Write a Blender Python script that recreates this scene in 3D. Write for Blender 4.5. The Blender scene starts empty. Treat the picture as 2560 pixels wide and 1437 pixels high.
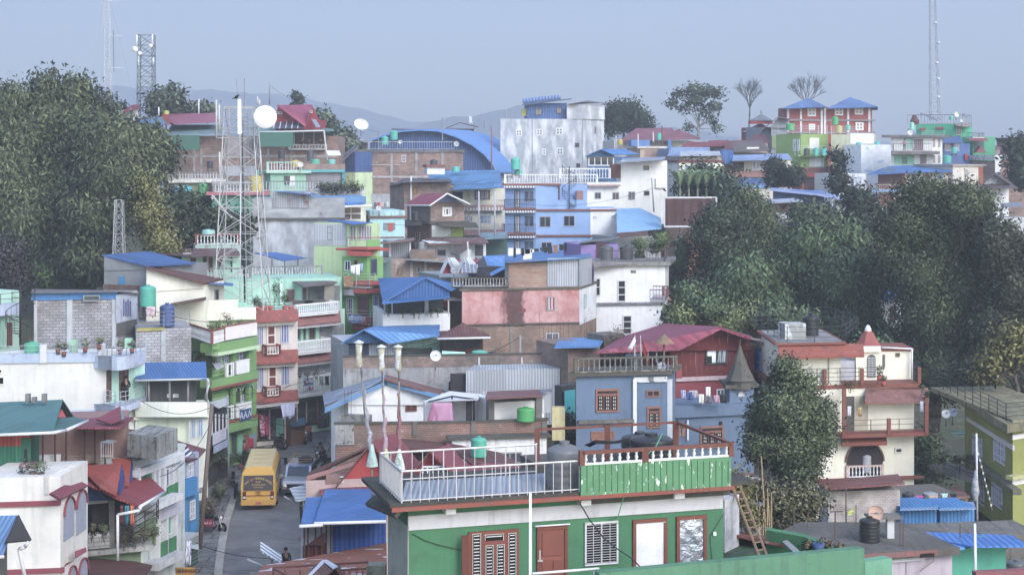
import bpy,math,random
import numpy as np
from mathutils import Vector as V3,Matrix
R=math.radians
F,YH=4000.0,400.0
sc=bpy.context.scene
C=sc.collection
# ---------------------------------------------------------------- camera, sky, sun, exposure
cd=bpy.data.cameras.new('camera');cam=bpy.data.objects.new('camera',cd);C.objects.link(cam)
cam.location=(0,0,0);cam.rotation_euler=(R(90),0,0)
cd.sensor_width=36.0;cd.lens=36.0*F/2560.0;cd.shift_y=-(718.5-YH)/2560.0
cd.clip_start=0.5;cd.clip_end=9000
sc.camera=cam
SUN_EL,SUN_AZ=R(34),R(145)
w=bpy.data.worlds.new("World");sc.world=w;w.use_nodes=True
nt=w.node_tree;bg=nt.nodes['Background']
sky=nt.nodes.new('ShaderNodeTexSky');sky.sky_type='NISHITA';sky.sun_disc=False
sky.sun_elevation=SUN_EL;sky.sun_rotation=SUN_AZ;sky.air_density=1.0;sky.dust_density=1.2;sky.ozone_density=1.5
nt.links.new(sky.outputs[0],bg.inputs[0]);bg.inputs[1].default_value=0.15
sl=bpy.data.lights.new('sun','SUN');so=bpy.data.objects.new('sun',sl);C.objects.link(so)
sl.energy=1.1;sl.angle=R(30);sl.color=(1.0,0.97,0.93)
sd=V3((math.sin(SUN_AZ)*math.cos(SUN_EL),math.cos(SUN_AZ)*math.cos(SUN_EL),math.sin(SUN_EL)))
so.rotation_euler=sd.to_track_quat('Z','Y').to_euler()
sc.view_settings.view_transform='Standard';sc.view_settings.look='None'
sc.view_settings.exposure=1.68;sc.view_settings.gamma=1
sc.cycles.volume_bounces=1;sc.cycles.max_bounces=5;sc.cycles.volume_max_steps=64
sc.cycles.transparent_max_bounces=8;sc.cycles.caustics_reflective=False
HAZE=0.00062
def W(px,py,Y):return V3(((px-1280)*Y/F,Y,(YH-py)*Y/F))
def up(v,h):return V3((v.x,v.y,v.z+h))
rng=random.Random(11)
nrng=np.random.default_rng(5)
# ---------------------------------------------------------------- materials
def lin(h):
 h=h.lstrip('#');c=[int(h[i:i+2],16)/255 for i in(0,2,4)]
 c=[(x/12.92 if x<=.04045 else((x+.055)/1.055)**2.4)for x in c];g=.3*c[0]+.55*c[1]+.15*c[2]
 return tuple(g+(x-g)*.8 for x in c)+(1,)
_M={}
class NT:
 def __init__(s,name,rough=.8,metal=0,spec=.3):
  s.m=bpy.data.materials.new(name);s.m.use_nodes=True;s.t=s.m.node_tree;s.b=s.t.nodes['Principled BSDF']
  s.b.inputs['Roughness'].default_value=rough;s.b.inputs['Metallic'].default_value=metal
  s.b.inputs['Specular IOR Level'].default_value=spec
  s.uv=None
 def n(s,t,**k):
  x=s.t.nodes.new('ShaderNode'+t)
  for a,v in k.items():setattr(x,a,v)
  return x
 def L(s,a,b):s.t.links.new(a,b)
 def coord(s,sx=1,sy=1,kind='UV',off=0):
  tc=s.n('TexCoord');mp=s.n('Mapping');s.L(tc.outputs[kind],mp.inputs[0])
  mp.inputs['Scale'].default_value=(sx,sy,sx if kind!='UV' else 1);mp.inputs['Location'].default_value=(off,off,0)
  return mp.outputs[0]
 def noise(s,v,scale,det=4,rough=.55):
  x=s.n('TexNoise');s.L(v,x.inputs['Vector']);x.inputs['Scale'].default_value=scale
  x.inputs['Detail'].default_value=det;x.inputs['Roughness'].default_value=rough;return x.outputs['Fac']
 def ramp(s,f,a,b,ca=0,cb=1):
  x=s.n('MapRange');s.L(f,x.inputs[0]);x.inputs[1].default_value=a;x.inputs[2].default_value=b
  x.inputs[3].default_value=ca;x.inputs[4].default_value=cb;return x.outputs[0]
 def mix(s,f,a,b,mode='MIX'):
  x=s.n('MixRGB',blend_type=mode)
  for i,v in zip((0,1,2),(f,a,b)):
   if hasattr(v,'links'):s.L(v,x.inputs[i])
   else:x.inputs[i].default_value=v
  return x.outputs[0]
 def mul(s,a,b):
  x=s.n('Math',operation='MULTIPLY')
  for i,v in enumerate((a,b)):
   if hasattr(v,'links'):s.L(v,x.inputs[i])
   else:x.inputs[i].default_value=v
  return x.outputs[0]
 def bump(s,h,st=.4,d=.03):
  x=s.n('Bump');s.L(h,x.inputs['Height']);x.inputs['Strength'].default_value=st;x.inputs['Distance'].default_value=d
  s.L(x.outputs[0],s.b.inputs['Normal'])
 def col(s,c):
  if hasattr(c,'links'):s.L(c,s.b.inputs['Base Color'])
  else:s.b.inputs['Base Color'].default_value=c
def cached(fn):
 def g(*a,**k):
  key=(fn.__name__,a,tuple(sorted(k.items())))
  if key not in _M:_M[key]=fn(*a,**k)
  return _M[key]
 return g
def dark(c,f):return(c[0]*f,c[1]*f,c[2]*f,1)
@cached
def PL(h,dirt=.35,stain='5a5c5a',rough=.85):
 """painted plaster: uneven paint, run-down streaks and grime in blotches"""
 c=lin(h);t=NT('plaster');off=sum(ord(q)for q in h)%97
 n1=t.noise(t.coord(1,1,off=off),.45,5,.6);v=t.mix(t.ramp(n1,.35,.7),c,dark(c,.8));dirt=min(1,dirt*1.5+.06)
 st=t.noise(t.coord(3.2,.22,off=off),1,5,.65)
 bl=t.noise(t.coord(.5,.5,off=off+3),1.1,6,.7)
 f=t.mul(t.ramp(st,.47,.68),t.ramp(bl,.36,.6));f=t.mul(f,dirt)
 v=t.mix(f,v,lin(stain))
 f2=t.mul(t.ramp(t.noise(t.coord(off=off+9),.9,8,.75),.6-dirt*.12,.72),min(1,dirt*.9))
 v=t.mix(f2,v,dark(lin(stain),.8))
 t.col(v);t.bump(t.noise(t.coord(),9,4,.6),.25,.02);t.b.inputs['Roughness'].default_value=rough
 return t.m
@cached
def PN(h,rough=.6,metal=0,spec=.3,var=.12):
 c=lin(h);t=NT('paint',rough,metal,spec)
 n1=t.noise(t.coord(kind='Object'),2.3,4,.6);t.col(t.mix(t.ramp(n1,.35,.68),c,dark(c,1-var)));return t.m
@cached
def CONC(h='8d8f8e',moss=.5):
 c=lin(h);t=NT('concrete',.92);n1=t.noise(t.coord(kind='Object'),.55,7,.68)
 v=t.mix(t.ramp(n1,.36,.62),c,dark(c,.62))
 st=t.noise(t.coord(4,.3),1,5,.6);v=t.mix(t.mul(t.ramp(st,.5,.7),moss),v,lin('4b4a40'))
 n2=t.noise(t.coord(kind='Object'),3.1,6,.7);v=t.mix(t.mul(t.ramp(n2,.56,.66),moss),v,lin('3c3d33'))
 t.col(v);t.bump(n2,.35,.03);return t.m
@cached
def BRICK(h='9a6450',mortar='a29c96',bw=.24,bh=.085,old=.4,wash=0.0):
 t=NT('brick',.9);x=t.n('TexBrick');t.L(t.coord(),x.inputs['Vector'])
 x.inputs['Scale'].default_value=1;x.inputs['Brick Width'].default_value=bw;x.inputs['Row Height'].default_value=bh
 x.inputs['Mortar Size'].default_value=bh*.13;x.inputs['Color1'].default_value=lin(h)
 x.inputs['Color2'].default_value=dark(lin(h),.68);x.inputs['Mortar'].default_value=lin(mortar);x.inputs['Bias'].default_value=-.1
 n1=t.noise(t.coord(off=4),.5,6,.7);hs=t.noise(t.coord(.5,4,off=2),1,5,.7)
 v=t.mix(t.ramp(hs,.5,.66,0,.5),x.outputs['Color'],lin(mortar));v=t.mix(t.ramp(hs,.32,.45,.4,0),v,dark(lin(h),.6))
 v=t.mix(t.mul(t.ramp(n1,.42,.6),min(1,old+.2)),v,lin('5b5650'))
 n2=t.noise(t.coord(off=14),1.3,7,.75);v=t.mix(t.ramp(n2,.58-wash*.2,.68,0,.25+wash*.75),v,lin('cfc8c2'))
 t.col(v);t.bump(x.outputs['Fac'],-.5,.015);return t.m
@cached
def CORR(h,rust=.15,pitch=.16,rough=.5,rusth='6b3b2c',sheet=1.0):
 """corrugated sheet metal: ribs run down the slope, each sheet weathered a little differently"""
 c=lin(h);t=NT('corrugated',rough+.1,.05,.2)
 wv=t.n('TexWave');wv.bands_direction='X';t.L(t.coord(1,1),wv.inputs['Vector']);wv.inputs['Scale'].default_value=.314/pitch
 wv.inputs['Distortion'].default_value=0
 vo=t.n('TexBrick');t.L(t.coord(),vo.inputs['Vector']);vo.inputs['Scale'].default_value=1;vo.inputs['Brick Width'].default_value=1.05
 vo.inputs['Row Height'].default_value=2.4;vo.inputs['Mortar Size'].default_value=0.006;vo.inputs['Color1'].default_value=(1,1,1,1)
 vo.inputs['Color2'].default_value=(1-.3*sheet,)*3+(1,);vo.inputs['Mortar'].default_value=(.55,.55,.55,1)
 v=t.mix(1.0,c,vo.outputs['Color'],'MULTIPLY')
 v=t.mix(t.ramp(wv.outputs['Fac'],.0,.6,.7,0),v,dark(c,.4));ns=t.noise(t.coord(2.2,.18,off=3),1,5,.65);v=t.mix(t.ramp(ns,.45,.7,0,.4),v,dark(c,.62));nw=t.noise(t.coord(3,.25,off=13),1,5,.65);v=t.mix(t.ramp(nw,.55,.75,0,.14),v,lin('a9adb5'))
 n1=t.noise(t.coord(1.6,.5),.8,7,.7);n2=t.noise(t.coord(off=7),.35,3)
 f=t.mul(t.ramp(n1,.62-rust*.3,.72-rust*.25),t.ramp(n2,.5-rust*.35,.62-rust*.3))
 v=t.mix(t.mul(f,min(1,.35+rust)),v,lin(rusth))
 t.col(v);t.bump(wv.outputs['Fac'],.6,.03);return t.m
@cached
def TILE(h='9a4a3c',rows=.28):
 c=lin(h);t=NT('tile',.8);wv=t.n('TexWave');wv.bands_direction='Y';wv.wave_profile='SAW'
 t.L(t.coord(),wv.inputs['Vector']);wv.inputs['Scale'].default_value=.314/rows
 v=t.mix(t.ramp(wv.outputs['Fac'],0,.35,.55,0),c,dark(c,.4))
 n1=t.noise(t.coord(),1.4,7,.72);v=t.mix(t.ramp(n1,.5,.68,0,.75),v,lin('4a4542'))
 n2=t.noise(t.coord(off=5),2.4,7,.72);v=t.mix(t.ramp(n2,.6,.68,0,.55),v,lin('b8aaa2'))
 t.col(v);t.bump(wv.outputs['Fac'],.5,.03);return t.m
@cached
def PATCHY(h,patch,sx=.8,sy=.6,thr=.55,soft=.03,det=3,kind='UV',rough=.8):
 """one colour with hard-edged patches of another (peeled paint, patched sheets)"""
 t=NT('patchy',rough);n1=t.noise(t.coord(sx,sy,kind),1,det,.6);c=lin(h)
 n0=t.noise(t.coord(kind=kind),1.2,5);v=t.mix(t.ramp(n0,.35,.7),c,dark(c,.8))
 t.col(t.mix(t.ramp(n1,thr,thr+soft),v,lin(patch)));return t.m
@cached
def GL(h='1c2128',rough=.12):
 t=NT('glass',rough,0,.5);c=lin(h);t.col(t.mix(t.ramp(t.noise(t.coord(kind='Object'),.8,2),.3,.7),c,dark(c,1.7)));return t.m
@cached
def CURTAIN(h='b9b4b8',h2='8f8a92'):
 t=NT('curtain',.9);wv=t.n('TexWave');wv.bands_direction='X';t.L(t.coord(),wv.inputs['Vector']);wv.inputs['Scale'].default_value=1.3
 wv.inputs['Distortion'].default_value=1.5;t.col(t.mix(t.ramp(wv.outputs['Fac'],.2,.8),lin(h),lin(h2)));return t.m
@cached
def STRIPE(h,h2,n=.3,dirn='X',duty=.5):
 t=NT('stripe',.7);wv=t.n('TexWave');wv.bands_direction=dirn;t.L(t.coord(),wv.inputs['Vector']);wv.inputs['Scale'].default_value=.314/n
 t.col(t.mix(t.ramp(wv.outputs['Fac'],duty-.04,duty+.04),lin(h),lin(h2)));return t.m
@cached
def SOLAR():
 t=NT('solar_cells',.25,.2,.5);x=t.n('TexBrick');x.offset=0;t.L(t.coord(),x.inputs['Vector']);x.inputs['Scale'].default_value=1
 x.inputs['Brick Width'].default_value=.33;x.inputs['Row Height'].default_value=.15;x.inputs['Mortar Size'].default_value=.022
 x.inputs['Color1'].default_value=lin('26303f');x.inputs['Color2'].default_value=lin('33415a');x.inputs['Mortar'].default_value=lin('c9ced6');t.col(x.outputs['Color']);return t.m
@cached
def PINK_WALL():
 """old pink plaster with one broad dark run-off stain"""
 c=lin('c09494');t=NT('stained_plaster',.9);n1=t.noise(t.coord(),.5,6,.7);v=t.mix(t.ramp(n1,.42,.62),c,lin('a96a66'))
 n2=t.noise(t.coord(2.2,.25),1,6,.7);v=t.mix(t.ramp(n2,.52,.72,0,.6),v,lin('7c5250'))
 n3=t.noise(t.coord(off=8),.8,6,.7);v=t.mix(t.ramp(n3,.55,.7,0,.7),v,lin('cfa7a8'))
 sp=t.n('SeparateXYZ');t.L(t.coord(),sp.inputs[0])
 ad=t.n('Math',operation='ADD');t.L(sp.outputs[0],ad.inputs[0]);t.L(t.mul(t.noise(t.coord(1.2,.5),1.2,5,.7),2.2),ad.inputs[1])
 sb=t.n('Math',operation='SUBTRACT');t.L(ad.outputs[0],sb.inputs[0]);sb.inputs[1].default_value=-.9
 ab=t.n('Math',operation='ABSOLUTE');t.L(sb.outputs[0],ab.inputs[0]);v=t.mix(t.ramp(ab.outputs[0],.55,1.0,.85,0),v,lin('41302f'))
 t.col(v);t.bump(n3,.3,.02);return t.m
@cached
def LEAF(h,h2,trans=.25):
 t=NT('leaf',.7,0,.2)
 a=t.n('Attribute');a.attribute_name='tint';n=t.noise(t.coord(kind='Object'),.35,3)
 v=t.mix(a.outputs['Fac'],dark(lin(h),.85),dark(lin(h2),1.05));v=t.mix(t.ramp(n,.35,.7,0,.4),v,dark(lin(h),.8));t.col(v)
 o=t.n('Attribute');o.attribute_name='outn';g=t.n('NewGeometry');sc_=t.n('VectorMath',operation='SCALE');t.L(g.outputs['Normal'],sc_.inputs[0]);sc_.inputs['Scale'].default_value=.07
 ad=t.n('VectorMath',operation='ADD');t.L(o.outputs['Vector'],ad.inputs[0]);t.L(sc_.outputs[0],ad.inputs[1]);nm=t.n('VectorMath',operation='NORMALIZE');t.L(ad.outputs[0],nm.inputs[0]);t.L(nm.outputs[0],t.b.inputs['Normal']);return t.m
@cached
def BARK(h='6a5f55'):
 c=lin(h);t=NT('bark',.95);n=t.noise(t.coord(1,.3,'Object'),3,6,.7);t.col(t.mix(t.ramp(n,.35,.65),c,dark(c,.5)));t.bump(n,.6,.05);return t.m
WHITE=lambda:PN('dfe2e6')
DARKM=lambda:PN('2b2c2f',.6)
# ---------------------------------------------------------------- mesh builder
class MB:
 def __init__(s):s.v=[];s.f=[];s.m=[];s.sm=[]
 def add(s,vs,fs,m=0,smooth=False):
  o=len(s.v);s.v.extend([tuple(x)for x in vs])
  for f in fs:s.f.append(tuple(i+o for i in f));s.m.append(m);s.sm.append(smooth)
  return s
 def pr(s,pts,vec,m=0,mt=None):
  """polygon pts extruded by vec; caps get m, sides mt"""
  n=len(pts);vec=V3(vec);a=[V3(p)for p in pts];b=[p+vec for p in a]
  nrm=V3((0,0,0))
  for i in range(n):nrm+=a[i].cross(a[(i+1)%n])
  fl=nrm.dot(vec)>0
  cap1=tuple(range(n));cap2=tuple(range(n,2*n))
  if fl:cap1=cap1[::-1]
  else:cap2=cap2[::-1]
  s.add(a+b,[cap1,cap2],m);o=len(s.v)-2*n
  for i in range(n):
   j=(i+1)%n;q=(o+i,o+j,o+n+j,o+n+i)
   s.f.append(q if fl else q[::-1]);s.m.append(m if mt is None else mt);s.sm.append(False)
  return s
 def box(s,c,sx,sy,sz,rz=0,m=0):
  """box centred at c (x, y) and standing on c.z"""
  c=V3(c);ca,sa=math.cos(rz),math.sin(rz)
  p=[V3((c.x+ca*x-sa*y,c.y+sa*x+ca*y,c.z))for x,y in((-sx/2,-sy/2),(sx/2,-sy/2),(sx/2,sy/2),(-sx/2,sy/2))]
  return s.pr(p,(0,0,sz),m)
 def tb(s,p,q,r,n=5,r2=None,m=0):
  p=V3(p);q=V3(q);d=q-p
  if d.length<1e-6:return s
  r2=r if r2 is None else r2;a=d.orthogonal().normalized();b=d.normalized().cross(a)
  vs=[p+(a*math.cos(t)+b*math.sin(t))*r for t in[2*math.pi*i/n for i in range(n)]]
  vs+=[q+(a*math.cos(t)+b*math.sin(t))*r2 for t in[2*math.pi*i/n for i in range(n)]]
  s.add(vs,[(i,(i+1)%n,n+(i+1)%n,n+i)for i in range(n)],m,n>5)
  o=len(s.v)-2*n
  s.f+=[tuple(range(o,o+n))[::-1],tuple(range(o+n,o+2*n))];s.m+=[m,m];s.sm+=[False,False]
  return s
 def path(s,pts,r,n=4,m=0):
  for a,b in zip(pts[:-1],pts[1:]):s.tb(a,b,r,n,m=m)
  return s
 def lathe(s,c,prof,n=16,m=0,ax=None,smooth=True):
  """prof = [(radius, height)] turned about the z axis (or ax) at c"""
  c=V3(c);rot=Matrix.Identity(3)if ax is None else V3(ax).to_track_quat('Z','Y').to_matrix()
  vs=[]
  for r,z in prof:
   for i in range(n):
    t=2*math.pi*i/n;vs.append(c+rot@V3((r*math.cos(t),r*math.sin(t),z)))
  fs=[(k*n+i,k*n+(i+1)%n,(k+1)*n+(i+1)%n,(k+1)*n+i)for k in range(len(prof)-1)for i in range(n)]
  return s.add(vs,fs,m,smooth)
 def bd(s,name,mats,parent=None,base=(0,0,0),tint=None):
  if not isinstance(mats,(list,tuple)):mats=[mats]
  base=V3(base)if parent is None or 'wx' not in parent else V3((parent['wx'],parent['wy'],parent['wz']))
  me=bpy.data.meshes.new(name);V=np.array(s.v,dtype=np.float64).reshape(-1,3)-np.array(base)
  me.from_pydata([tuple(x)for x in V],[],s.f);
  for m in mats:me.materials.append(m)
  if len(mats)>1:me.polygons.foreach_set('material_index',s.m)
  me.polygons.foreach_set('use_smooth',s.sm)
  uv=me.uv_layers.new(name='UVMap').data;n_l=len(me.loops)
  arr=np.zeros(n_l*2,dtype=np.float32);nr=np.zeros(len(me.polygons)*3,dtype=np.float32);me.polygons.foreach_get('normal',nr);nr=nr.reshape(-1,3)
  li=np.zeros(n_l,dtype=np.int32);me.loops.foreach_get('vertex_index',li);ls=np.zeros(len(me.polygons),dtype=np.int32);me.polygons.foreach_get('loop_total',ls)
  N=np.repeat(nr,ls,axis=0);Vw=V[li]
  U=np.stack([-N[:,1],N[:,0],np.zeros(n_l)],1);ln=np.linalg.norm(U,axis=1);flat=ln<.06
  U[flat]=(1,0,0);ln[flat]=1;U/=ln[:,None];Q=np.cross(N,U)
  arr[0::2]=(Vw*U).sum(1);arr[1::2]=(Vw*Q).sum(1);uv.foreach_set('uv',arr)
  if tint is not None:
   at=me.attributes.new('tint','FLOAT','FACE');at.data.foreach_set('value',tint)
  o=bpy.data.objects.new(name,me);C.objects.link(o)
  if parent is not None:o.parent=parent;o['wx'],o['wy'],o['wz']=base
  else:o.location=base;o['wx'],o['wy'],o['wz']=base
  return o
def tag(o,label=None,cat=None,group=None,kind=None):
 if label:o['label']=label
 if cat:o['category']=cat
 if group:o['group']=group
 if kind:o['kind']=kind
 return o
def thing(name,label,cat,loc,group=None):
 o=bpy.data.objects.new(name,None);C.objects.link(o);o.location=loc;o['wx'],o['wy'],o['wz']=loc
 o.empty_display_size=.3;return tag(o,label,cat,group)
def struct(name,mb,m,base=(0,0,0),kind='structure'):return tag(mb.bd(name,m,None,base),kind=kind)
# ---------------------------------------------------------------- ground height
_ty=[0,60,85,100,130,150,165,200,250,300,335,370,450,700]
_tz=[-25,-22.6,-22.3,-22.3,-22.3,-22,-19,-13.5,-10,-6.5,-4.2,-5,-25,-70]
def gz(x,Y):
 z=float(np.interp(Y,_ty,_tz));px=1280+F*x/max(Y,1)
 if px>1650:z-=5.0*min(1,(px-1650)/200)*math.exp(-((Y-165)/38)**2)
 if px<430 and Y>120:z+=3.5*min(1,(430-px)/150)*math.exp(-((Y-175)/40)**2)
 if px>1650:z+=4.5*min(1,(px-1650)/200)*math.exp(-((Y-225)/40)**2)
 if px<620:z+=3.0*min(1,(620-px)/100)*math.exp(-((Y-225)/30)**2)
 return z
# ---------------------------------------------------------------- buildings
class H:
 """A building whose visible faces are traced left to right by corners (column px, depth Y); each face is a real wall plane."""
 def __init__(s,name,label,cat,corners,depth=8.0,group=None,base=None):
  s.c=[V3(((a-1280)*y/F,y,0))for a,y in corners]
  a,b=s.c[0],s.c[1];d=(b-a).normalized();s.n=[V3((q.y-p.y,-(q.x-p.x),0)).normalized()for p,q in zip(s.c[:-1],s.c[1:])]
  if len(s.c)==2:s.fp=[a,b,b-s.n[0]*depth,a-s.n[0]*depth]
  elif len(s.c)==3:s.fp=s.c+[a+s.c[2]-b]
  else:s.fp=s.c+[]
  m=sum(s.fp,V3())/len(s.fp);s.gz=base if base is not None else min(gz(p.x,p.y)for p in s.fp)-.6
  s.o=thing(name,label,cat,(m.x,m.y,s.gz),group);s.z0=s.gz;s.top=s.gz;s.sub={}
 def zc(s,py,i=0):return(YH-py)*s.c[i].y/F
 def ray(s,face,px,out=0):
  a,b,n=s.c[face],s.c[face+1],s.n[face];a2=a+n*out
  k=(px-1280)/F;dx,dy=b.x-a2.x+n.x*out,b.y-a2.y+n.y*out
  d=(b-a);den=d.x-k*d.y
  t=(k*a2.y-a2.x)/den;return a2+d*t
 def pt(s,face,px,py,out=0,Yz=None):
  p=s.ray(face,px,out);y=Yz or p.y;return V3((p.x,p.y,(YH-py)*y/F))
 def st(s,pytop,mat,pybot=None,i=0,name='wall',inset=0):
  z1=s.zc(pytop,i);z0=s.top if pybot is None else s.zc(pybot,i);fp=s.fp
  if inset:
   m=sum(fp,V3())/len(fp);fp=[p+(m-p).normalized()*inset for p in fp]
  mb=MB();mb.pr([V3((p.x,p.y,z0))for p in fp],(0,0,z1-z0));o=mb.bd(name,mat,s.o);s.top=z1;return o
 def slab(s,pytop,pybot,mat,out=.3,i=0,name='roof_slab',top=True):
  z1,z0=s.zc(pytop,i),s.zc(pybot,i);m=sum(s.fp,V3())/len(s.fp)
  fp=[]
  n=len(s.fp)
  for k in range(n):
   p=s.fp[k];e1=(p-s.fp[k-1]).normalized();e2=(s.fp[(k+1)%n]-p).normalized()
   fp.append(p+(e1-e2)*out)
  mb=MB().pr([V3((p.x,p.y,z0))for p in fp],(0,0,z1-z0));o=mb.bd(name,mat,s.o)
  if top:s.top=z1
  return o
 def rect(s,face,x0,y0,x1,y1,out,thick,mb=None,m=0):
  """a rectangle of the facade, standing out by `out` and `thick` thick behind that"""
  p0,p1=s.ray(face,x0,out),s.ray(face,x1,out);yc=(p0.y+p1.y)/2
  zt,zb=(YH-y0)*yc/F,(YH-y1)*yc/F;mb=mb or MB()
  q=[V3((p0.x,p0.y,zb)),V3((p1.x,p1.y,zb)),V3((p1.x,p1.y,zt)),V3((p0.x,p0.y,zt))]
  return mb.pr(q,-s.n[face]*thick,m)
 def pa(s,name,face,x0,y0,x1,y1,mat,out=.06,thick=.1,parent=None):
  return s.rect(face,x0,y0,x1,y1,out,thick).bd(name,mat,parent or s.o)
 def win(s,face,x0,y0,x1,y1,fr='d8dadd',gl=None,nx=2,ny=1,fw=.07,name='window',grille=None,label=None,out=.05,gn=6):
  """window or door: frame with bars (the part) and a dark pane or leaf behind (sub-part)"""
  fo=out+.03;p0,p1=s.ray(face,x0),s.ray(face,x1);yc=(p0.y+p1.y)/2;wpx=fw*F/yc;mb=MB()
  ins=lambda a,b,c,d,o=fo,t=.08:s.rect(face,a,b,c,d,o,t,mb)
  sw=wpx*abs(x1-x0)/max(1e-3,(p1-p0).length*F/yc)
  ins(x0,y0,x1,y0+wpx);ins(x0,y1-wpx,x1,y1);ins(x0,y0+wpx,x0+sw,y1-wpx);ins(x1-sw,y0+wpx,x1,y1-wpx)
  for k in range(1,nx):
   xm=x0+(x1-x0)*k/nx;ins(xm-sw*.4,y0+wpx,xm+sw*.4,y1-wpx,fo-.01)
  for k in range(1,ny):
   ym=y0+(y1-y0)*k/ny;ins(x0+sw,ym-wpx*.4,x1-sw,ym+wpx*.4,fo-.015)
  o=mb.bd(name,fr if not isinstance(fr,str)else PN(fr),s.o)
  s.rect(face,x0+sw*.6,y0+wpx*.6,x1-sw*.6,y1-wpx*.6,out-.02,.02).bd('pane' if name=='window' else 'leaf',gl or GL(),o)
  if grille:
   g=MB()
   for k in range(1,gn):
    ym=y0+(y1-y0)*k/gn;s.rect(face,x0+sw,ym-wpx*.12,x1-sw,ym+wpx*.12,fo+.02,.015,g)
   for k in range(1,nx*2):
    xm=x0+(x1-x0)*k/(nx*2);s.rect(face,xm-sw*.13,y0+wpx,xm+sw*.13,y1-wpx,fo+.03,.015,g)
   g.bd('grille',PN(grille),o)
  if label:o['label']=label
  return o
 def balcony(s,face,x0,x1,ytop,yrail,ybot,out=1.0,mat=None,rail='e3e4e6',style='bal',slab=.18,pitch=.22,name='balcony',cap=None,ends=True):
  """floor slab standing out of the face with its railing; ytop..ybot are rows on the railing's own plane: cap, foot of rail, slab underside"""
  p0,p1=s.ray(face,x0,out),s.ray(face,x1,out);yc=(p0.y+p1.y)/2;Z=lambda y:(YH-y)*yc/F
  n=s.n[face];mb=MB();zb,zf,zt=Z(ybot),Z(yrail),Z(ytop)
  base=[V3((p0.x,p0.y,zb)),V3((p1.x,p1.y,zb)),V3((p1.x,p1.y,zf)),V3((p0.x,p0.y,zf))]
  mb.pr(base,-n*out);o=mb.bd(name,mat or PL('d9dde0'),s.o);rb=MB()
  rail3(rb,[p0-n*out,p0,p1,p1-n*out]if ends and out>.3 else[p0,p1],zf,zt,style,pitch)
  m=PN(rail)if isinstance(rail,str)else rail
  rb.bd('balustrade' if style=='bal' else 'railing',[m,PN(cap)if cap else m],o);return o
def rail3(mb,pts,z0,z1,style='bal',pitch=.22,r=.03):
 """balustrade or railing along a plan polyline between heights z0 and z1; material 0 infill, 1 cap and posts"""
 for a,b in zip(pts[:-1],pts[1:]):
  L=(V3((b.x,b.y,0))-V3((a.x,a.y,0))).length
  if L<.05:continue
  at=lambda t,z:V3((a.x+(b.x-a.x)*t,a.y+(b.y-a.y)*t,z));h=z1-z0;d=(at(1,0)-at(0,0)).normalized();nn=V3((d.y,-d.x,0))
  def bar(t0,t1,za,zb_,w,m=0):
   q=[at(t0,za)-nn*w/2,at(t1,za)-nn*w/2,at(t1,zb_)-nn*w/2,at(t0,zb_)-nn*w/2];mb.pr(q,nn*w,m)
  if style=='bal':
   bar(0,1,z1-.1,z1,.16,1);bar(0,1,z0,z0+.06,.12,0);k=max(2,int(L/pitch))
   for i in range(k):
    c=at((i+.5)/k,z0+.06);hh=h-.16
    mb.lathe(c,[(.05,0),(.03,hh*.12),(.065,hh*.35),(.03,hh*.7),(.055,hh*.88),(.05,hh)],6)
   for t in(0,1):mb.box(at(t,z0),.16,.16,h+.02,math.atan2(d.y,d.x),1)
  elif style=='solid':bar(0,1,z0,z1,.12,0);bar(0,1,z1-.06,z1+.02,.18,1)
  elif style=='bars':
   k=max(2,int(L/pitch));mb.tb(at(0,z1),at(1,z1),r*1.3,5,m=1);mb.tb(at(0,z0+.08),at(1,z0+.08),r*.8,4)
   for i in range(k+1):mb.tb(at(i/k,z0),at(i/k,z1),r*(.55 if i%6 else 1),4)
  elif style=='pipes':
   k=max(1,int(round(L/1.6)));nb=max(2,int(h/.24))
   for i in range(k+1):mb.tb(at(i/k,z0),at(i/k,z1),r,5,m=1)
   for i in range(1,nb+1):mb.tb(at(0,z0+h*i/nb),at(1,z0+h*i/nb),r*.7,4)
def railing(name,label,pts,h,style='bars',mat='c9ccd0',cap=None,pitch=.15,r=.03,cat='railing',parent=None,z=None):
 """free-standing railing or balustrade along W() points at their own height"""
 mb=MB();z0=pts[0].z if z is None else z;rail3(mb,[V3(p)for p in pts],z0,z0+h,style,pitch,r)
 m=PN(mat)if isinstance(mat,str)else mat;o=mb.bd(name,[m,PN(cap)if cap else m],parent,pts[0])
 if parent is None:tag(o,label,cat)
 return o
def plate(pts,th,mat,name=None,parent=None,mb=None):
 """a flat panel (roof plane, awning) with real thickness hung below the polygon pts; pts are 3-D points"""
 mb=mb or MB();a,b,c=pts[0],pts[1],pts[2];n=(b-a).cross(c-a).normalized()
 if n.z<0:n=-n
 mb.pr(pts,-n*th);
 return mb.bd(name,mat,parent)if name else mb
def quad4(a,b,c):return[a,b,c,a+c-b]
def rf(h,name,mat,planes,th=.08):
 mb=MB()
 for p in planes:plate([W(*q)for q in p],th,None,mb=mb)
 return mb.bd(name,mat,h.o if isinstance(h,H)else h)
def gable_end(h,pts,th,mat,name='gable_wall'):
 """vertical wall polygon given as (px,py,Y)"""
 q=[W(*p)for p in pts];n=(q[1]-q[0]).cross(q[2]-q[0]).normalized();
 if n.y<0:n=-n
 return MB().pr(q,n*th).bd(name,mat,h.o if isinstance(h,H)else h)
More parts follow.
